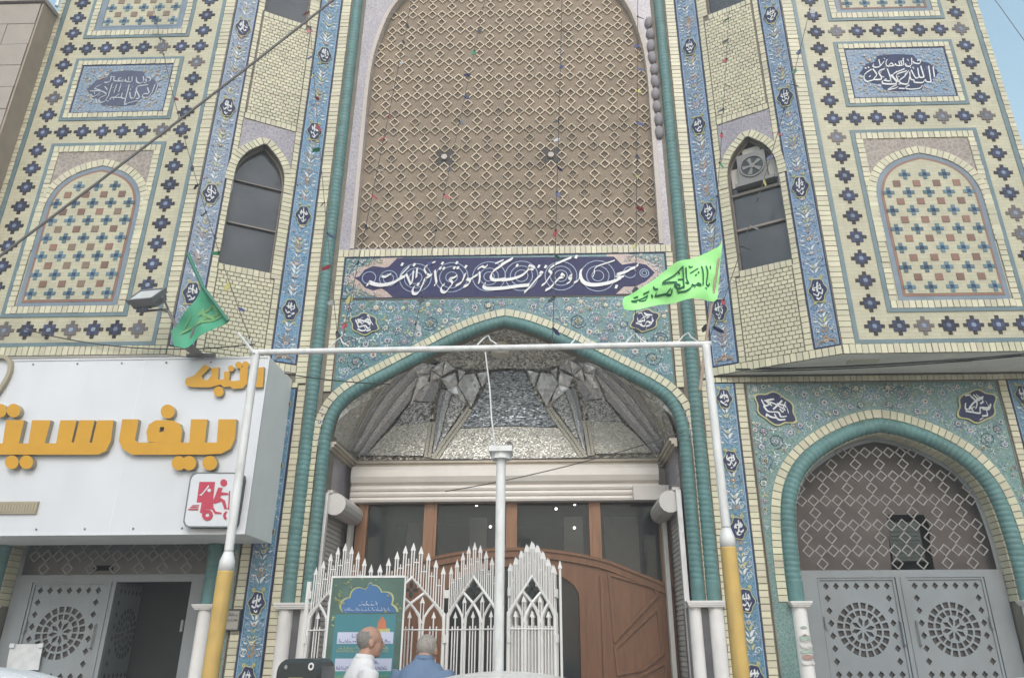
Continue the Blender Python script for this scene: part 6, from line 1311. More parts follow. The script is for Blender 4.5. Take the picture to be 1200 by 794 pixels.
# ================================================================== folding gate
gt, ga = group_thing('folding_gate', 'white wrought folding gate with spear tops and pointed arches, half closed', 'gate', (-.4, 6.1, .15))
def gate_panel(a, b_, quat=True, dens=9):
    a = Vector(a); b_ = Vector(b_); Wd = (b_-a).length; t = (b_-a)/Wd; n = Vector((t.y, -t.x))
    fr = lambda u, v, h: (a.x+t.x*u+n.x*h, a.y+t.y*u+n.y*h, v)
    m = MB()
    def bar(pts, r=.0075, k=6): m.tube([fr(*p) for p in pts], r, k)
    gz = lambda u: 1.80+(2.065-1.80)*(1-abs(u-Wd/2)/(Wd/2))
    hs = [2.165, 2.215, 2.268, 2.315, 2.34, 2.315, 2.268, 2.215, 2.165]
    for i in range(dens):
        u = (i+.5)*Wd/dens; z = hs[i]
        for q in (-.010, .010): bar([(u+q, gz(u)-.01, 0), (u+q, z-.06, 0)], .0060, 5)
        m.box  # spear head
        p = [fr(u-.021, z-.062, .004), fr(u+.021, z-.062, .004), fr(u, z, 0), fr(u-.021, z-.062, -.004), fr(u+.021, z-.062, -.004)]
        m.add(p, [(0, 1, 2), (3, 4, 2), (0, 2, 3), (1, 4, 2), (0, 1, 4, 3)])
        if i < dens-1: bar([(u+Wd/dens/2, gz(u+Wd/dens/2)-.01, 0), (u+Wd/dens/2, min(z, hs[i+1])-.10, 0)], .0042, 5)
        if i < dens-1: bar([(u+.010, min(z, hs[i+1])-.13-.02*(i % 2), 0), (u+Wd/dens-.010, min(z, hs[i+1])-.13-.02*(i % 2), 0)], .004, 5)
    # gable, stiles
    bar([(0.012, .2, 0), (.012, 1.80, 0), (Wd/2, 2.07, 0), (Wd-.012, 1.80, 0), (Wd-.012, .2, 0)], .014, 8)
    s = Wd/6
    for c in (s, 3*s, 5*s):
        zs = 1.73
        for q in (-1, 1):
            pts = [(c+q*(s-.012), .2, 0), (c+q*(s-.012), zs-.02, 0), (c+q*(s*.80), zs+.045, 0), (c+q*s*.42, zs+.10, 0), (c, zs+.145, 0)]
            bar(pts, .0105, 6)
        for q in (-.026, 0, .026): bar([(c+q, .2, 0), (c+q, zs-.02+(.06 if q == 0 else 0), 0)], .006, 5)
        z = zs+.09; p = [fr(c-.018, z-.05, .004), fr(c+.018, z-.05, .004), fr(c, z, 0), fr(c-.018, z-.05, -.004), fr(c+.018, z-.05, -.004)]; m.add(p, [(0, 1, 2), (3, 4, 2), (0, 2, 3), (1, 4, 2)])
    for q in (1, -1):
        f = lambda u: Wd/2+q*(u-Wd/2)
        bar([(f(s*2), 1.73, 0), (f(s*2.3), 1.80, 0), (f(s*3), 1.875, 0), (f(s*4.25), 1.965, 0)], .011, 6)
        c = f(2*s); zt = 1.93
        for e in (-.011, .011): bar([(c+e, .2, 0), (c+e, zt-.05, 0)], .005, 5)
        p = [fr(c-.02, zt-.05, .004), fr(c+.02, zt-.05, .004), fr(c, zt, 0), fr(c-.02, zt-.05, -.004), fr(c+.02, zt-.05, -.004)]; m.add(p, [(0, 1, 2), (3, 4, 2), (0, 2, 3), (1, 4, 2)])
    for z in (1.685, .45, .2): bar([(0, z, .008), (Wd, z, .008)], .0055 if z > 1 else .012, 5)
    for e in (0.01, Wd-.01):
        for z in (1.62, 1.95, 1.2): bar([(e, z-.03, .015), (e, z+.03, .015)], .012, 6)
    o = ga(m, 'gate_panel', WHITEGATE)
    if quat:
        q_ = MB()
        for k in range(4):
            th = k*PI/2; c = Vector((Wd/2+.033*math.cos(th), 1.975+.036*math.sin(th)))
            q_.fquad(fr, [(c.x+(.026 if k % 2 == 0 else .016)*math.cos(e*PI/5), c.y+(.016 if k % 2 == 0 else .028)*math.sin(e*PI/5)) for e in range(10)], -.004, .004+.0004*k)
        q_.build('quatrefoil', BLACKP, o)
gate_panel((-1.47, 6.22), (-.915, 6.0)); gate_panel((-.905, 6.0), (-.375, 6.22)); gate_panel((-.365, 6.22), (.075, 5.98))
for k in range(4): gate_panel((.125+.006*k, 5.98+.055*k), (.50+.012*(k % 2), 6.14+.055*k), k < 2)
m = MB(); m.tube([(.535, 6.1, .15), (.535, 6.1, 2.13)], .010, 8); 
m.tube([(.535, 6.1, 2.13), (.535, 6.1, 2.19)], [.02, .002], 6); ga(m, 'end_stile', WHITEGATE)
for x, y in ((-1.49, 6.23), (.08, 5.97)):
    m = MB(); m.tube([(x, y, .15), (x, y, 2.05)], .02, 8); ga(m, 'hinge_post', WHITEGATE)

# ================================================================== poster banner on the gate
pt, pa = group_thing('event_poster', 'tall teal and green printed poster with a blue scalloped arch, tied to the gate', 'poster', (-.93, 5.88, .6))
PFR = FR(5.885)
PTEAL = mat('poster_teal_print', (.05, .20, .235), .55, var=.10, vscale=2); PGREEN = mat('poster_green_print', (.07, .13, .105), .55, var=.25, vscale=8); PBLUE = mat('poster_blue_print', (.05, .14, .30), .55, var=.12, vscale=3)
PGOLD = mat('poster_gold_print', (.40, .40, .16), .55, var=.2); PLILAC = mat('poster_lilac_print', (.50, .52, .66), .6, var=.05); PINK_ = mat('poster_dark_print', (.05, .05, .16), .6); PRED = mat('poster_red_print', (.48, .16, .08), .6); PSEA = mat('poster_sea_print', (.06, .25, .22), .55, var=.15, vscale=3)
PMAT = [PGREEN, PTEAL, PBLUE, PGOLD, PLILAC, PINK_, PRED, PSEA, WHITEP]
x0, x1, zb, zt = -1.205, -.652, .62, 2.062
m = MB(); m.fbox(PFR, x0, x1, zb, zt, -.006, 0, 0, True); m.fbox(PFR, x0-.008, x1+.004, zt-.012, zt+.004, -.008, .004, 8); m.fbox(PFR, x0-.012, x0, zb, zt, -.008, .003, 8); m.fbox(PFR, x1, x1+.012, zb, zt, -.008, .003, 8)
ps = pa(m, 'sheet', PMAT)
m = MB(); cx = (x0+x1)/2; rp_ = random.Random(9)
m.fquad(PFR, [(x0+.045, 1.79), (x1-.05, 1.79), (x1-.05, 1.42), (x0+.045, 1.42)], 0, .0008, 1)
m.fquad(PFR, [(x0+.045, 1.42), (x1-.05, 1.42), (x1-.05, zb), (x0+.045, zb)], 0, .0008, 7)
lob = [(-(.178+.034*abs(math.sin(4.5*(PI*i/72))))*math.cos(PI*i/72)*1.02, 1.80+(.178+.034*abs(math.sin(4.5*(PI*i/72))))*math.sin(PI*i/72)*.93+(.022 if abs(i-36) < 2 else 0)) for i in range(73)]
k = [(cx+.012+u*1.07, v+.006) for u, v in lob]; m.fquad(PFR, k, 0, .0010, 3)
m.fquad(PFR, [(cx+.012+u, v) for u, v in lob], 0, .0016, 2)
for _ in range(46):
    u, v = rp_.uniform(x0+.02, x1-.02), rp_.uniform(1.80, 2.045)
    if abs(u-cx) > .12 or v > 2.03: flower(m, PFR, u, v, rp_.uniform(.006, .012), .0009, (3, 0, 3), 0, 5)
for _ in range(40):
    v = rp_.uniform(zb, 1.78); u = rp_.choice([x0+.02, x1-.025]); leaf(m, PFR, u, v, .03, rp_.uniform(0, 6), .0009, rp_.choice([3, 7, 1]), .5)
m.fquad(PFR, [(cx+.09, 1.685), (cx+.16, 1.685), (cx+.155, 1.735), (cx+.125, 1.775), (cx+.095, 1.735)], 0, .002, 6); m.fquad(PFR, [(cx+.06, 1.665), (cx+.19, 1.665), (cx+.185, 1.69), (cx+.065, 1.69)], 0, .0014, 3)
for v0, v1 in ((1.585, 1.665), (1.40, 1.485)): m.fquad(PFR, [(x0+.075, v0), (x1-.06, v0), (x1-.06, v1), (x0+.075, v1)], 0, .0022, 4)
m.build('print', PMAT, ps)
m = MB()
scribble(m, PFR, cx-.06, cx+.08, 1.852, .028, .003, 4, rp_); scribble(m, PFR, cx-.17, cx+.18, 1.815, .022, .003, 4, rp_, .003)
scribble(m, PFR, cx-.09, cx+.09, 1.63, .022, .004, 5, rp_); scribble(m, PFR, x0+.09, x1-.08, 1.595, .022, .004, 5, rp_)
scribble(m, PFR, cx-.02, cx+.12, 1.45, .02, .004, 5, rp_); scribble(m, PFR, x0+.09, x1-.09, 1.412, .02, .004, 5, rp_)
for v in (1.55, 1.53, 1.36, 1.31, 1.26, 1.2): scribble(m, PFR, x0+.08, x1-.09, v, .016, .002, 3 if v > 1.3 else 1, rp_)
m.build('lettering', PMAT, ps)

# ================================================================== small things on the walls
t_, ad = group_thing('wall_plaque', 'small grey engraved plaque on the brick beside the left blue tile strip', 'plaque', (-2.385, 6.97, 1.7))
m = MB(); m.box(-2.46, -2.315, 6.955, 6.985, 1.71, 1.872, 0); ad(m, 'plate', mat('plaque_stone', (.30, .28, .25), .5))
m = MB(); ring(m, FR(6.955), -2.47, -2.305, 1.70, 1.882, .012, -.03, .006); ad(m, 'frame', BLACKP)
m = MB(); rq = random.Random(2); scribble(m, FR(6.955), -2.43, -2.33, 1.825, .022, .001, 0, rq); scribble(m, FR(6.955), -2.44, -2.33, 1.78, .018, .001, 0, rq); ad(m, 'lettering', BLACKP, kind='stuff')
t_, ad = group_thing('paper_notice', 'blank white paper sheet taped on the grey metal door at far left', 'paper', (-4.28, 7.14, 1.37))
m = MB(); vs = []; 
for k in range(4):
    for i in range(7):
        u = -4.44+.30*i/6+.02*k/3*(-.6); v = 1.385+.215*k/3; vs.append((u, 7.145-.010*abs(math.sin(i*1.1+k))-.004, v))
m.add(vs, [(k*7+i, k*7+i+1, (k+1)*7+i+1, (k+1)*7+i) for k in range(3) for i in range(6)]); ad(m, 'sheet', PAPER)
m = MB(); m.box(-4.45, -4.405, 7.118, 7.124, 1.57, 1.605); m.box(-4.18, -4.14, 7.118, 7.124, 1.57, 1.605); ad(m, 'tape', SIGNW)
t_, ad = group_thing('torn_flyer', 'torn paper flyer scraps pasted on the white marble foot left of right doors', 'flyer', (2.645, 6.92, 1.4))
m = MB(); ff = lambda u, v, h: (2.643+u, 6.9285+.6*u*u*6-h, v)
for k, (v0, v1, w_, mi) in enumerate([(1.60, 1.645, .05, 1), (1.545, 1.59, .055, 2), (1.50, 1.535, .055, 1), (1.455, 1.49, .05, 3), (1.41, 1.45, .058, 2), (1.70, 1.72, .03, 1), (1.64, 1.655, .02, 3)]):
    m.fquad(ff, [(-w_+.012, v0+.004), (-.01, v0), (w_, v0+.006), (w_-.01, v1-.003), (0, v1), (-w_, v1-.006)], 0, .004+.0003*k, mi)
ad(m, 'scraps', kind='stuff', m_=[STONE, mat('faded_green_paper', (.33, .40, .34), .8), mat('dirty_white_paper', (.55, .52, .50), .8), mat('faded_red_paper', (.36, .22, .19), .8)])

# cooler standing in the pointed window of the right canted face
t_, ad = group_thing('evaporative_cooler', 'grey air cooler with round fan standing in the right pointed window', 'cooler', RC(.65, 6.1, -.05))
m = MB(); m.fbox(RC, .455, .87, 6.12, 6.16, -.10, .0, 0); m.fbox(RC, .50, .80, 6.165, 6.52, -.105, -.03, 0); co = ad(m, 'casing', COOLER)
m = MB(); cu, cv0 = .655, 6.345
rg = lambda r: [(cu+r*math.cos(a*PI/12), cv0+r*math.sin(a*PI/12)) for a in range(24)]
m.sheet(RC, rg(.135), [rg(.118)], -.03, -.018); m.build('fan_ring', COOLER, co)
m = MB(); m.fquad(RC, rg(.12), -.03, -.027); m.build('fan_opening', BLACKP, co)
m = MB(); m.fquad(RC, rg(.03), -.03, -.015)
for k in range(5):
    a = k*2*PI/5+.3; m.fquad(RC, [(cu+.028*math.cos(a), cv0+.028*math.sin(a)), (cu+.11*math.cos(a+.1), cv0+.11*math.sin(a+.1)), (cu+.105*math.cos(a+.55), cv0+.105*math.sin(a+.55)), (cu+.03*math.cos(a+.7), cv0+.03*math.sin(a+.7))], -.026, -.022+.0003*k)
m.build('fan_blade', COOLER, co)
for q_ in ((.41, .495, 6.165, 6.40), (.805, .9, 6.165, 6.42), (.56, .75, 6.525, 6.62)):
    m = MB(); m.fbox(RC, *q_, -.09, -.085); ad(m, 'filler_panel', COOLERW)

# ================================================================== cables
def cable(label, pts, r, m_=CABLE):
    m = MB(); P = [Vector(p) for p in pts]; m.tube([tuple(p) for p in catmull([tuple(q) for q in P], 6)], r, 6); o = m.build('overhead_cable', m_); tag(o, label, 'cable'); return o
WIRE0, WIRE1 = (6.95, 8.5, 11.6), (10.2, 8.5, .1)
def sag(a, b_, s, n=6):
    a = Vector(a); b_ = Vector(b_); return [tuple(a.lerp(b_, i/n)-Vector((0, 0, s*4*(i/n)*(1-i/n)))) for i in range(n+1)]
def cat3(pts): return pts
cable('thick grey cable crossing diagonally in front of the upper left wing', sag((-.62, 4, 6.45), (-3.6, 4, 3.18), .05), .009, STEEL)
cable('thin dark wire crossing the blue sky at the upper right', sag(WIRE0, WIRE1, .0), .006, STEEL)
cable('black wire running under the right overhang above the teal spandrel', sag((2.3, 6.85, 4.06), (5.1, 6.25, 3.99), .04), .009)
cable('second thinner wire along the bottom edge of the right overhang', sag((2.4, 6.9, 4.055), (4.9, 6.55, 4.05), .03), .006)
cable('sagging wire strung along the foot of the left wing above the white sign', sag((-4.6, 6.38, 4.40), (-2.3, 6.38, 4.20), .12), .006, STRING)
cable('wire running from the white sign across the left columns to the portal arch', sag((-2.1, 6.7, 4.02), (-1.1, 6.88, 3.96), .02), .006)
cable('thin wire drooping across the cream roller shutter', sag((-.6, 7.5, 3.02), (1.75, 6.9, 3.45), .05), .005, STRING)

# ================================================================== bunting
FO = [RED, YEL, BLK, BLU, BLK, GRN, RED, BLK, WHI, BLU]
rb = random.Random(21)
def bunting(label, a, b_, s, n, c0=0):
    t, ad = group_thing('bunting', label, 'bunting', a, 'strings of foil bunting from the beam to the roof')
    P = sag(a, b_, s, 16); m = MB(); m.tube(P, .0036, 4); ad(m, 'string', STRING)
    for i in range(n):
        f = (i+.5+rb.uniform(-.2, .2))/n; q = f*16; k = min(15, int(q)); p = Vector(P[k]).lerp(Vector(P[k+1]), q-k)
        L = rb.uniform(.07, .11); w_ = rb.uniform(.022, .034); th = rb.uniform(-.9, .9); ph = rb.uniform(-1.2, 1.2)
        d = Vector((math.sin(th), -.2+rb.uniform(-.2, .2), -math.cos(th)*.8)); e = Vector((math.cos(ph), math.sin(ph), .25*rb.uniform(-1, 1)))
        m = MB(); v = [p-e*w_*.45, p+e*w_*.45, p+d*L*.55+e*w_, p+d*L, p+d*L*.6-e*w_]
        m.add(v+[x+Vector((.002, .004, 0)) for x in v], [(0, 1, 2, 3, 4), (9, 8, 7, 6, 5)]+[(j, (j+1) % 5, 5+(j+1) % 5, 5+j) for j in range(5)]); ad(m, 'pennant', rb.choice(FO))
        if rb.random() < .5:
            m = MB(); m.ball(p, .011, 6, 4); ad(m, 'pennant_clip', BLACKP)
bunting('foil bunting string from the left beam end up over the left tiled wing', (-1.88, 5.4, 3.76), (-4.05, 6.3, 8.4), .18, 15)
bunting('foil bunting string rising across the left canted brick face', (-1.2, 5.4, 3.77), (-2.35, 6.3, 9.1), .12, 15)
bunting('foil bunting string rising over the left third of the clay lattice', (-1.18, 5.4, 3.77), (-1.05, 6.6, 9.5), .06, 15)
bunting('foil bunting string rising up the middle of the clay lattice', (-.62, 5.4, 3.76), (-.12, 6.6, 9.6), .06, 16)
bunting('foil bunting string rising over the right third of the clay lattice', (.50, 5.4, 3.76), (.72, 6.6, 9.6), .06, 16)
bunting('foil bunting string rising along the right teal roll', (1.15, 5.4, 3.77), (1.62, 6.5, 9.4), .06, 14)
bunting('foil bunting string rising across the right canted brick face', (1.70, 5.4, 3.77), (2.62, 6.2, 8.8), .12, 14)
bunting('foil bunting string from the right beam end up over the right tiled wing', (1.72, 5.4, 3.76), (3.45, 6.2, 8.2), .16, 15)

# ================================================================== people
def remeshed(mb, name, m_, parent, vox, smooth=True, extra=None):
    me = mb.mesh(name+'_raw', m_); o = bpy.data.objects.new(name+'_raw', me); COL.objects.link(o)
    md = o.modifiers.new('r', 'REMESH'); md.mode = 'VOXEL'; md.voxel_size = vox
    ms = o.modifiers.new('s', 'SMOOTH'); ms.factor = .5; ms.iterations = 3
    dg = bpy.context.evaluated_depsgraph_get(); dg.update(); nm = bpy.data.meshes.new_from_object(o.evaluated_get(dg))
    bpy.data.objects.remove(o); nm.name = name
    if 'shirt' in name or 'trousers' in name:
        for v in nm.vertices:
            c = v.co; f = noise.noise(Vector((c.x*9+3, c.y*9, c.z*5)))*.010+noise.noise(Vector((c.x*22, c.y*22+5, c.z*12)))*.005; v.co = c+v.normal*f
    if smooth: nm.polygons.foreach_set('use_smooth', [True]*len(nm.polygons))
    r = bpy.data.objects.new(name, nm); link(r, parent); return r
def loft(mb, rings, n=14, cap=True):
    """rings: (x,y,z, rx, ry) horizontal-ish ellipses"""
    vs = []; 
    for (x, y, z, rx, ry) in rings: vs += [(x+rx*math.cos(2*PI*k/n), y+ry*math.sin(2*PI*k/n), z) for k in range(n)]
    fs = [(i*n+k, i*n+(k+1) % n, (i+1)*n+(k+1) % n, (i+1)*n+k) for i in range(len(rings)-1) for k in range(n)]
    if cap: fs += [tuple(range(n))[::-1], tuple((len(rings)-1)*n+k for k in range(n))]
    mb.add(vs, fs)
def person(label, loc, rot, H, shirt, hair, lean=0., bald=True, stoop=0., drop=0.):
    """body faces local +Y; H = standing height"""
    t = thing('person', label, 'person', loc); t.rotation_euler = (0, 0, rot); k = H/1.75
    K = lambda pts: [tuple(c*k for c in p) for p in pts]
    hip = .92; sh = 1.43
    def arm(q, r=1., upto=None):
        return [(q*.185, .0+stoop, 1.40), (q*.235, -.02+stoop*.8, 1.22), (q*.25, -.01+stoop*.6, 1.09), (q*.245, .06+stoop*.6, .95), (q*.235, .10+stoop*.6, .85)]
    b = MB()
    def tubek(pts, rs, n=10): b.tube(K(pts), [r*k for r in rs], n)
    loft(b, K([(0, 0, .86, .13, .095), (0, 0, .98, .155, .105), (0, -.005+stoop*.2, 1.10, .145, .10), (0, -.01+stoop*.5, 1.25, .165, .11), (0, -.01+stoop*.8, 1.37, .18, .105), (0, -.01+stoop, 1.44, .12, .08), (0, 0+stoop, 1.48, .07, .065)]))
    hx, hy, hz = 0, .035+stoop*1.25, 1.602-drop
    tubek([(0, -.005+stoop, 1.42), (0, .012+stoop, 1.50), (hx, hy-.01, 1.55-drop)], [.062, .060, .060])
    # head: cranium, face wedge, jaw, nose, brow, ears
    for c, r in (((hx, hy-.012, hz+.025), (.076, .095, .088)), ((hx, hy+.030, hz-.03), (.060, .062, .085)), ((hx, hy+.045, hz-.082), (.042, .042, .032)), ((hx, hy+.098, hz-.018), (.013, .018, .025)), ((hx, hy+.075, hz+.018), (.05, .018, .012)), ((hx, hy+.083, hz-.058), (.024, .012, .010)), ((hx-.078, hy-.012, hz-.012), (.010, .022, .034)), ((hx+.078, hy-.012, hz-.012), (.010, .022, .034))):
        b.ball(K([c])[0], [q*k for q in r], 16, 12)
    for q in (1, -1):
        A = arm(q); tubek(A, [.058, .048, .040, .036, .028])
        w_ = A[-1]; pc = (w_[0], w_[1]+.02, w_[2]-.055)
        b.ball(K([pc])[0], [.016*k, .034*k, .048*k], 10, 8)
        for i in range(4):
            y0 = w_[1]+.045-.019*i; L = (.070, .078, .074, .058)[i]
            tubek([(w_[0], y0, w_[2]-.09), (w_[0]-q*.006, y0+.004, w_[2]-.09-L*.5), (w_[0]-q*.024, y0+.004, w_[2]-.09-L)], [.0105, .0098, .0085], 7)
        tubek([(w_[0], w_[1]+.045, w_[2]-.03), (w_[0]-q*.012, w_[1]+.075, w_[2]-.06), (w_[0]-q*.018, w_[1]+.08, w_[2]-.095)], [.012, .0105, .009], 7)
        tubek([(q*.085, 0, .90), (q*.095, .02, .50), (q*.10, -.01, .10), (q*.10, -.01, .05)], [.080, .052, .036, .038])
        b.ball(K([(q*.105, .05, .04)])[0], [.042*k, .12*k, .036*k], 10, 8)
    remeshed(b, 'body', SKIN, t, .0075)
    # shirt
    b = MB()
    loft(b, K([(0, 0, .86, .172, .128), (0, 0, .98, .178, .130), (0, -.005+stoop*.2, 1.10, .172, .128), (0, -.012+stoop*.5, 1.25, .186, .132), (0, -.012+stoop*.8, 1.36, .198, .122), (0, -.012+stoop, 1.425, .160, .098), (0, 0+stoop, 1.475, .083, .080), (0, .006+stoop, 1.505, .072, .070)]))
    for q in (1, -1):
        A = arm(q); tubek(A[:3], [.076, .066, .060])
    remeshed(b, 'shirt', shirt, t, .014)
    b = MB()
    tubek([(0, .004+stoop, 1.478), (0, .008+stoop, 1.515)], [.080, .070], 14); remeshed(b, 'collar', shirt, t, .008)
    b = MB(); loft(b, K([(0, 0, .80, .165, .118), (0, 0, .93, .165, .118)]))
    for q in (1, -1): tubek([(q*.085, 0, .90), (q*.095, .02, .50), (q*.10, -.01, .08)], [.095, .072, .062])
    remeshed(b, 'trousers', TROUS, t, .016)
    b = MB()
    for q in (1, -1): b.ball(K([(q*.105, .055, .04)])[0], [.05*k, .135*k, .044*k], 12, 8)
    remeshed(b, 'shoes', BLACKP, t, .012)
    # hair: shell over the cranium, cut back from the face (and from the crown when balding)
    m = MB(); nu, nv = 28, 16; vs = []; keep = set()
    for j in range(nv+1):
        for i in range(nu):
            th = PI*j/nv; a = 2*PI*i/nu; x = math.sin(th)*math.cos(a); y = math.sin(th)*math.sin(a); z = math.cos(th)
            f = 1.05+rb.uniform(-.012, .02); vs.append(((hx+.076*x*f)*k, (hy-.012+.095*y*f)*k, (hz+.025+.088*z*f)*k))
            ok = y < .30-.25*(z < .2) and z > -.62-.25*(y < -.3) and not (z < -.05 and y > -.15)
            if bald: ok = ok and (z < .62-.25*(y > -.1)) 
            else: ok = ok or (z > .45 and y < .75)
            if ok: keep.add(j*nu+i)
    fs = []
    for j in range(nv):
        for i in range(nu):
            f = (j*nu+i, (j+1)*nu+i, (j+1)*nu+(i+1) % nu, j*nu+(i+1) % nu)
            if all(q in keep for q in f): fs.append(f)
    m.add(vs, fs); m.build('hair', hair, t, smooth=True)
    # eyes, mouth
    m = MB()
    for q in (1, -1): m.ball(K([(q*.031, hy+.079, hz+.0)])[0], .009*k, 8, 6)
    m.build('eyes', mat('eye', (.10, .08, .07), .2), t)
    return t
person('balding grey-haired man in a white shirt walking right in front of the poster', (-.855, 5.50, .152), R(-62), 1.575, SHIRTW, HAIRG, bald=True, stoop=.03)
person('grey-haired man in a blue shirt seen from behind, facing the gate', (-.455, 5.46, .152), R(-14), 1.565, SHIRTB, mat('pale_grey_hair', (.30, .27, .24), .85, var=.25, vscale=60, bump=.5, bscale=150), bald=False, stoop=.13, drop=.05)

# ================================================================== motorcycle with a rear box
mt_, ma = group_thing('motorcycle', 'parked motorcycle with a rounded black rear box and white badge left of the poster', 'motorcycle', (-1.5, 4.93, .0))
YM = 4.93
def bev(x0, x1, y0, y1, z0, z1, r, mb, mi=0, n=4):
    pts = []
    for cx, cz, a0 in ((x1-r, z1-r, 0), (x0+r, z1-r, 90), (x0+r, z0+r, 180), (x1-r, z0+r, 270)):
        for i in range(n+1): a = R(a0+90*i/n); pts.append((cx+r*math.cos(a), cz+r*math.sin(a)))
    N = len(pts); e = r*.35; cx, cz = (x0+x1)/2, (z0+z1)/2; sh = lambda p, d: (cx+(p[0]-cx)*(1-2*d/(x1-x0)), cz+(p[1]-cz)*(1-2*d/(z1-z0)))
    L = [[(*[sh(p, e)[0]], y0, sh(p, e)[1]) for p in pts], [(p[0], y0+e, p[1]) for p in pts], [(p[0], y1-e, p[1]) for p in pts], [(sh(p, e)[0], y1, sh(p, e)[1]) for p in pts]]
    vs = [q for l in L for q in l]; fs = [(i*N+k, i*N+(k+1) % N, (i+1)*N+(k+1) % N, (i+1)*N+k) for i in range(3) for k in range(N)]+[tuple(range(N)), tuple(range(4*N-1, 3*N-1, -1))]
    mb.add(vs, fs, mi)
m = MB(); bev(-1.175, -.905, YM-.17, YM+.17, 1.06, 1.497, .07, m); bx = ma(m, 'rear_box', BLACKP)
m = MB(); q = lambda r, c: [(c[0]+r*math.cos(a*PI/10), c[1]+1.25*r*math.sin(a*PI/10)) for a in range(20)]; BF = FR(YM-.17)
m.sheet(BF, q(.017, (-.965, 1.455)), [q(.009, (-.965, 1.455))], -.005, .004, 0); m.fquad(BF, q(.009, (-1.115, 1.452)), -.004, .003, 1); m.build('badge', [WHITEP, GREYLAT], bx)
m = MB(); bev(-1.10, -1.0, YM-.18, YM-.165, 1.365, 1.395, .013, m, 0); m.build('reflector', YEL, bx)
for xw, nm in ((-1.12, 'rear_wheel'), (-2.36, 'front_wheel')):
    m = MB(); n1, n2 = 28, 8; vs = []
    for i in range(n1):
        for j_ in range(n2): a = 2*PI*i/n1; c = 2*PI*j_/n2; rr = .245+.045*math.cos(c); vs.append((xw+rr*math.cos(a), YM+.045*math.sin(c), .29+rr*math.sin(a)))
    m.add(vs, [(i*n2+j_, ((i+1) % n1)*n2+j_, ((i+1) % n1)*n2+(j_+1) % n2, i*n2+(j_+1) % n2) for i in range(n1) for j_ in range(n2)])
    wo_ = ma(m, 'wheel', RUBBER, smooth=True); m = MB()
    for i in range(10): a = 2*PI*i/10; m.tube([(xw, YM, .29), (xw+.21*math.cos(a), YM, .29+.21*math.sin(a))], .006, 5)
    m.tube([(xw, YM-.06, .29), (xw, YM+.06, .29)], .04, 10); m.build('rim', CHROME, wo_)
m = MB(); m.tube([(-1.12, YM-.09, .29), (-1.5, YM-.09, .42), (-1.62, YM, .45)], .02, 6); m.tube([(-1.12, YM+.09, .29), (-1.5, YM+.09, .42), (-1.62, YM, .45)], .02, 6); m.tube([(-1.0, YM, .78), (-1.5, YM, .72), (-2.05, YM, .85), (-1.95, YM, .45), (-1.55, YM, .38), (-1.5, YM, .72)], .022, 6); ma(m, 'frame', STEEL)
m = MB(); m.tube([(-2.05, YM-.07, .98), (-2.36, YM-.07, .29)], .02, 8); m.tube([(-2.05, YM+.07, .98), (-2.36, YM+.07, .29)], .02, 8); ma(m, 'fork', CHROME)
m = MB(); m.tube([(-1.85, YM-.35, 1.06), (-1.98, YM-.2, 1.08), (-2.05, YM, 1.0), (-1.98, YM+.2, 1.08), (-1.85, YM+.30, 1.06)], .013, 8); ma(m, 'handlebar', BLACKP)
m = MB(); m.ball((-1.80, YM, .86), (.24, .13, .12), 14, 9); ma(m, 'tank', CRIMSON, smooth=True)
m = MB(); bev(-1.62, -.98, YM-.13, YM+.13, .78, .87, .04, m); ma(m, 'seat', BLACKP)
m = MB(); m.box(-1.22, -.88, YM-.12, YM+.12, 1.02, 1.06); 
for x in (-1.15, -.95): m.tube([(x, YM-.1, .84), (x, YM-.1, 1.04)], .012, 6); m.tube([(x, YM+.1, .84), (x, YM+.1, 1.04)], .012, 6)
ma(m, 'rack', STEEL)
m = MB(); m.box(-1.78, -1.5, YM-.12, YM+.12, .35, .62); ma(m, 'engine', CHROME)
m = MB(); m.ball((-2.16, YM, .93), (.07, .08, .08), 10, 8); ma(m, 'headlight', CHROME, smooth=True)
m = MB(); m.tube([(-1.6, YM-.14, .36), (-1.3, YM-.15, .30), (-.95, YM-.15, .36)], [.025, .035, .04], 8); ma(m, 'exhaust', CHROME)

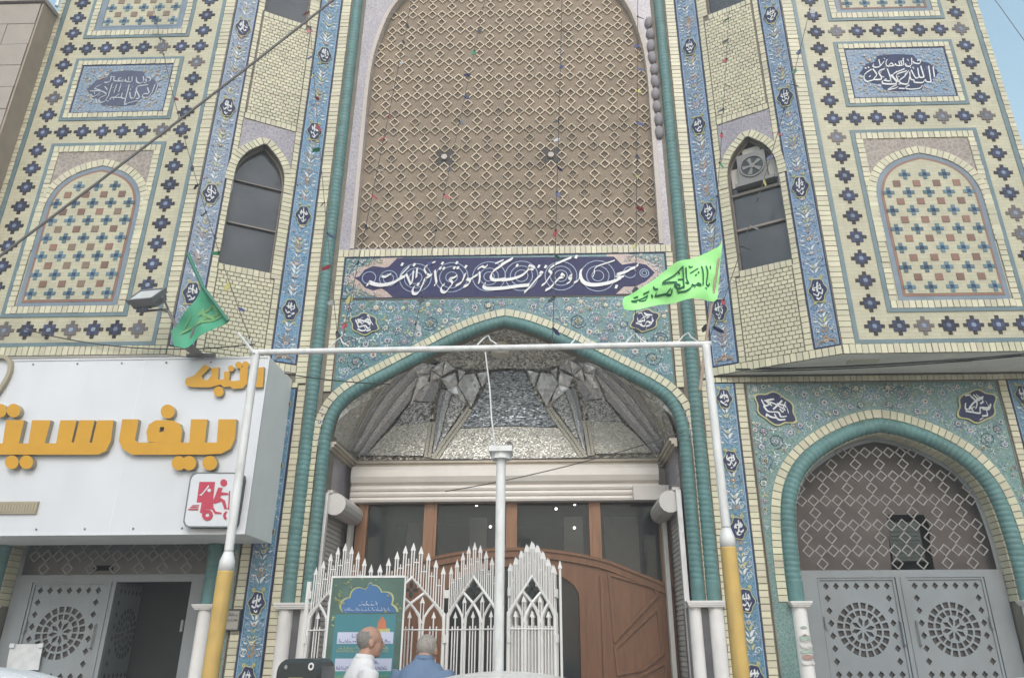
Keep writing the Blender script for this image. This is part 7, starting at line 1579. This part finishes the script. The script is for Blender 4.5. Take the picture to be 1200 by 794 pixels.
# ================================================================== parked cars, noses to the kerb
def car(label, x, crown, paint, y0=1.0, L=3.45):
    t, ad = group_thing('parked_car', label, 'car', (x, y0+L/2, 0), 'cars parked nose-in along the kerb'); hw = .80
    def sect(y, zb, zt, w0, w1, nn=10):   # lower body section
        return [(x-w0, y, zb), (x-w0*1.01, y, (zb+zt)/2), (x-w1, y, zt), (x+w1, y, zt), (x+w0*1.01, y, (zb+zt)/2), (x+w0, y, zb)]
    m = MB(); S_ = [sect(y0, .42, .82, .68, .62), sect(y0+.08, .25, .92, .78, .72), sect(y0+.9, .22, .95, .80, .76), sect(y0+2.3, .22, .94, .80, .75), sect(y0+2.9, .22, .86, .80, .70), sect(y0+L-.1, .25, .74, .77, .66), sect(y0+L, .40, .66, .66, .58)]
    n = 6; vs = [p for s in S_ for p in s]
    m.add(vs, [(i*n+k, i*n+(k+1) % n, (i+1)*n+(k+1) % n, (i+1)*n+k) for i in range(len(S_)-1) for k in range(n)]+[tuple(range(n)), tuple(range(len(S_)*n-1, (len(S_)-1)*n-1, -1))])
    body = ad(m, 'body', paint)
    # greenhouse and roof
    def ring_(y, z, w, c):  # roof arc
        return [(x+w*u, y, z-c*abs(u)**2.2) for u in [-1+2*i/14 for i in range(15)]]
    roof = [ring_(y0+.42, crown-.07, .50, .05), ring_(y0+.55, crown-.035, .54, .055), ring_(y0+.8, crown-.012, .56, .06), ring_(y0+1.3, crown-.001, .57, .065), ring_(y0+1.8, crown, .57, .07), ring_(y0+2.1, crown-.02, .55, .065), ring_(y0+2.25, crown-.05, .53, .06)]
    # crown curvature: 0.325 m^-1 drop near the middle
    m = MB(); vs = [(px, py, pz-.30*(px-x)**2) for r_ in roof for px, py, pz in r_]; n = 15
    m.add(vs, [(i*n+k, i*n+k+1, (i+1)*n+k+1, (i+1)*n+k) for i in range(len(roof)-1) for k in range(n-1)]); ad(m, 'roof', paint, smooth=True)
    m = MB(); zt = crown-.20
    rear = [(x-.50, y0+.40, zt), (x+.50, y0+.40, zt), (x+.70, y0+.14, .93), (x-.70, y0+.14, .93)]; fro = [(x-.52, y0+2.27, zt), (x+.52, y0+2.27, zt), (x+.70, y0+2.75, .90), (x-.70, y0+2.75, .90)]
    m.poly(rear); m.poly(fro[::-1])
    for q in (1, -1): m.poly([(x+q*.50, y0+.40, zt), (x+q*.52, y0+2.27, zt), (x+q*.72, y0+2.75, .92), (x+q*.72, y0+.14, .94)])
    ad(m, 'window', GLASSD)
    m = MB()
    for q in (1, -1):
        for a, b_ in (((x+q*.51, y0+.40, zt+.06), (x+q*.73, y0+.12, .93)), ((x+q*.53, y0+2.27, zt+.06), (x+q*.73, y0+2.78, .90)), ((x+q*.555, y0+1.3, zt+.1), (x+q*.74, y0+1.35, .93))): m.tube([a, b_], .03, 6)
        m.tube([(x+q*.50, y0+.40, zt+.05), (x+q*.565, y0+1.3, zt+.10), (x+q*.53, y0+2.27, zt+.05)], .035, 6)
    m.tube([(x-.50, y0+.40, zt+.03), (x+.50, y0+.40, zt+.03)], .05, 6); m.tube([(x-.52, y0+2.27, zt+.03), (x+.52, y0+2.27, zt+.03)], .05, 6)
    ad(m, 'pillar', paint)
    for q in (1, -1):
        for yy in (y0+.62, y0+2.78):
            m = MB(); m.tube([(x+q*.62, yy, .28), (x+q*.80, yy, .28)], .28, 20); wh = ad(m, 'wheel', RUBBER); m = MB(); m.tube([(x+q*.801, yy, .28), (x+q*.812, yy, .28)], .17, 16); m.build('rim', CHROME, wh)
        m = MB(); m.box(x+q*.62-.10, x+q*.62+.10, y0-.01, y0+.06, .62, .80); ad(m, 'tail_light', CRIMSON)
    m = MB(); m.box(x-.74, x+.74, y0-.06, y0+.06, .38, .50); m.box(x-.72, x+.72, y0+L-.05, y0+L+.06, .36, .48); ad(m, 'bumper', BLACKP)
    m = MB(); m.box(x-.26, x+.26, y0-.072, y0-.06, .40, .48); ad(m, 'number_plate', WHITEP)
car('ivory car whose roof crown shows at the bottom centre below the gate', .30, 1.478, CARW)
car('white car with its roof edge showing at the bottom left corner', -1.72, 1.508, CARW2)
car('white car with only a sliver of roof at the bottom right corner', 2.30, 1.466, CARW2)

# ================================================================== thin air volume, added only as a veil to lift the darks
hz = MB(); hz.box(-66, 66, -66, 86, -1.2, 10.9)
hm = bpy.data.materials.new('added_veil'); hm.use_nodes = True; hn = hm.node_tree.nodes; hn.clear()
ho = hn.new('ShaderNodeOutputMaterial'); hv = hn.new('ShaderNodeVolumePrincipled')
hv.inputs['Color'].default_value = (.95, .95, .95, 1); hv.inputs['Density'].default_value = .008; hv.inputs['Anisotropy'].default_value = .0
hm.node_tree.links.new(hv.outputs[0], ho.inputs['Volume'])
tag(hz.build('added_veil_haze', hm), kind='stuff')
